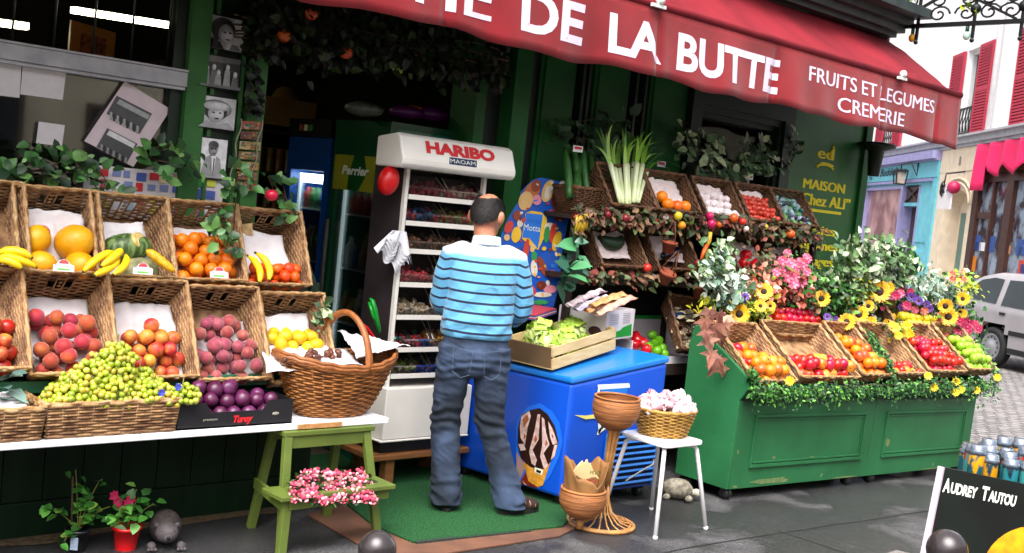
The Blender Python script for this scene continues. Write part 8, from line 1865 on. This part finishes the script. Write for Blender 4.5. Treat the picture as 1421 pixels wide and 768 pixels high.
def shirtmat():
    m = bpy.data.materials.new('striped_shirt'); m.use_nodes = True; t = m.node_tree; n = t.nodes; l = t.links; P = n['Principled BSDF']; P.inputs['Roughness'].default_value = .8; P.inputs['Sheen Weight'].default_value = .15
    a = n.new('ShaderNodeAttribute'); a.attribute_name = 'stripe'
    mu = n.new('ShaderNodeMath'); mu.operation = 'MULTIPLY'; mu.inputs[1].default_value = 1/.054; l.new(a.outputs['Fac'], mu.inputs[0])
    fr = n.new('ShaderNodeMath'); fr.operation = 'FRACT'; l.new(mu.outputs[0], fr.inputs[0])
    r = n.new('ShaderNodeValToRGB'); r.color_ramp.interpolation = 'LINEAR'; e = r.color_ramp.elements
    base = hexc('#5a9ec6'); pale = hexc('#79b4da'); navy = hexc('#0d1638')
    e[0].position = 0; e[0].color = (*base, 1); e[1].position = .36; e[1].color = (*base, 1)
    for p, c in ((.40, navy), (.60, navy), (.63, base), (.99, base)): e.new(p).color = (*c, 1)
    l.new(fr.outputs[0], r.inputs[0])
    # white yoke and collar above the shoulder line
    g = n.new('ShaderNodeMapRange'); g.inputs[1].default_value = 1.40; g.inputs[2].default_value = 1.425; l.new(a.outputs['Fac'], g.inputs[0])
    mx = n.new('ShaderNodeMix'); mx.data_type = 'RGBA'; mx.inputs[7].default_value = (.5, .58, .68, 1); l.new(g.outputs[0], mx.inputs[0]); l.new(r.outputs[0], mx.inputs[6]); l.new(mx.outputs[2], P.inputs['Base Color'])
    tc = n.new('ShaderNodeTexCoord'); bn = n.new('ShaderNodeTexNoise'); bn.inputs['Scale'].default_value = 14; bn.inputs['Detail'].default_value = 4; bn.inputs['Distortion'].default_value = 1.2; l.new(tc.outputs['Object'], bn.inputs['Vector'])
    bu = n.new('ShaderNodeBump'); bu.inputs['Strength'].default_value = .55; bu.inputs['Distance'].default_value = .03; l.new(bn.outputs[0], bu.inputs['Height']); bu.inputs['Distance'].default_value = .014; l.new(bu.outputs[0], P.inputs['Normal']); return m
child('shirt', me, shirtmat())
mb = MB(); cN = H(.005, .0, 1.47)
mb.grid(lambda u, v: cN+R_*((.079-.008*v)*cos(2*pi*u))+F_*((.076-.006*v)*sin(2*pi*u))+Vector((0, 0, -.012+.052*v+.012*-sin(2*pi*u))), 36, 4); mb.build('collar', mat('collar_white', '#cfdbe6', .8, .05), per, solid=.008)
# jeans
mb = MB()
ringtube(mb, [(H(.0, .005, .80), .178, .135), (H(0, .0, .87), .19, .145), (H(0, 0, .95), .182, .138), (H(0, 0, 1.035), .172, .128)], 26)
def trouser(h_, k_, a_, s):
    secs = []
    for p, a, b in ((h_+Vector((0, 0, -.01)), .108, .125), (h_.lerp(k_, .25), .108, .122), (h_.lerp(k_, .6), .094, .102), (k_, .086, .09), (k_.lerp(a_, .3), .083, .087), (k_.lerp(a_, .7), .084, .088), (a_+Vector((0, 0, -.055)), .088, .098)): secs.append((p, a, b))
    ringtube(mb, secs, 22)
trouser(hipL, knL, anL, -1); trouser(hipR, knR, anR, 1); mb.ball(H(0, -.05, .86), .13, 16, 10, 0, (1.25, .8, .9), Matrix((R_, F_, Z3)).transposed())
me = voxel(mb, .006, 8)
for v in me.vertices:
    p = v.co; rel = p-G0; z = rel.z; r = rel.dot(R_); c = hipL if r < 0 else hipR; kn = knL if r < 0 else knR
    ctr = Vector((kn.x, kn.y, p.z)); d = Vector((p.x-ctr.x, p.y-ctr.y, 0)); d = d.normalized() if d.length > 1e-5 else R_
    w = max(0, 1-abs(z-.50)/.14)+max(0, 1-abs(z-.07)/.16)*1.2+max(0, 1-abs(z-.80)/.12)*.7
    v.co = p+d*(math.sin(z*95+noise.noise(p*6)*7+r*12)*.007*w+noise.noise(p*9)*.004-abs(noise.noise(Vector((p.x*6, p.y*6, p.z*11))))*.014-abs(noise.noise(Vector((p.x*11, p.y*11, p.z*26+r*9))))*.007)
def jeansmat():
    m = mat('denim', '#18212f', .9, .25, 2.6, .5, 300, c2='#46597a', mixf=(.42, .72)); t = m.node_tree; n = t.nodes; l = t.links; P = n['Principled BSDF']
    src = P.inputs['Base Color'].links[0].from_socket; tc = n.new('ShaderNodeTexCoord'); sp = n.new('ShaderNodeSeparateXYZ'); l.new(tc.outputs['Object'], sp.inputs[0])
    return m
child('jeans', me, jeansmat())
mb = MB(); mb.grid(lambda u, v: H(.181*cos(2*pi*u), .138*sin(2*pi*u), .985+.036*v), 40, 2); mb.build('belt', mat('belt_leather', '#0e0c0c', .4, .2, 30), per, solid=.006)
STI = mat('denim_stitch', '#4a5a6e', .8, .1)
mb = MB()
for s in (-1, 1):
    for (r0, z0, r1, z1) in ((.03, .905, .13, .915), (.03, .905, .04, .78), (.13, .915, .128, .79), (.04, .78, .085, .76), (.128, .79, .085, .76)):
        def surf(r, z):
            return H(s*r, -sqrt(max(0, 1-(r/.185)**2))*.152-.004-(.012 if z < .86 else 0), z)
        mb.tube([surf(r0+(r1-r0)*k/6, z0+(z1-z0)*k/6) for k in range(7)], .0016, 4)
for r in (-.11, -.02, .10): mb.obox(H(r, -sqrt(1-(r/.185)**2)*.143, 1.0), R_*.007, F_*.003, Vector((0, 0, .028)))
mb.build('pocket_stitching', STI, per)
SHOE = mat('shoe_leather', '#2a1710', .7, .25, 30, .15, 60); SOLE = mat('shoe_sole', '#15130f', .7, .1)
for f0, ang in ((fL, 68), (fR, -6)):
    d = Vector((cos(radians(ang)), sin(radians(ang)), 0)); s = Vector((d.y, -d.x, 0)); Rm = Matrix((s, d, Z3)).transposed()
    mb = MB(); mb.ball(f0+d*.0+Vector((0, 0, .055)), .055, 14, 10, 0, (.85, 1.05, .95), Rm); mb.ball(f0+d*.12+Vector((0, 0, .04)), .055, 14, 10, 0, (.9, 1.35, .68), Rm); mb.ball(f0+d*.07+Vector((0, 0, .055)), .05, 14, 10, 0, (.85, 1.3, .8), Rm)
    me = voxel(mb, .007, 3); sh_ = child('shoe', me, SHOE)
    mb = MB(); mb.poly([(.05*cos(t)*(1 if sin(t) > 0 else .85), .06+.135*sin(t)) for t in [2*pi*k/24 for k in range(24)]], f0+Vector((0, 0, -.0)), s, d, Z3, .024); mb.build('sole', SOLE, sh_)
    mb = MB()
    for k in range(3): mb.tube([f0+d*(.07+.035*k)+s*(.045*cos(t))+Vector((0, 0, .05+.035*sin(t)-.008*k)) for t in [pi*j/8 for j in range(9)]], .005, 5)
    mb.build('strap', mat('strap_tan', '#7a5a48', .5, .2), sh_)
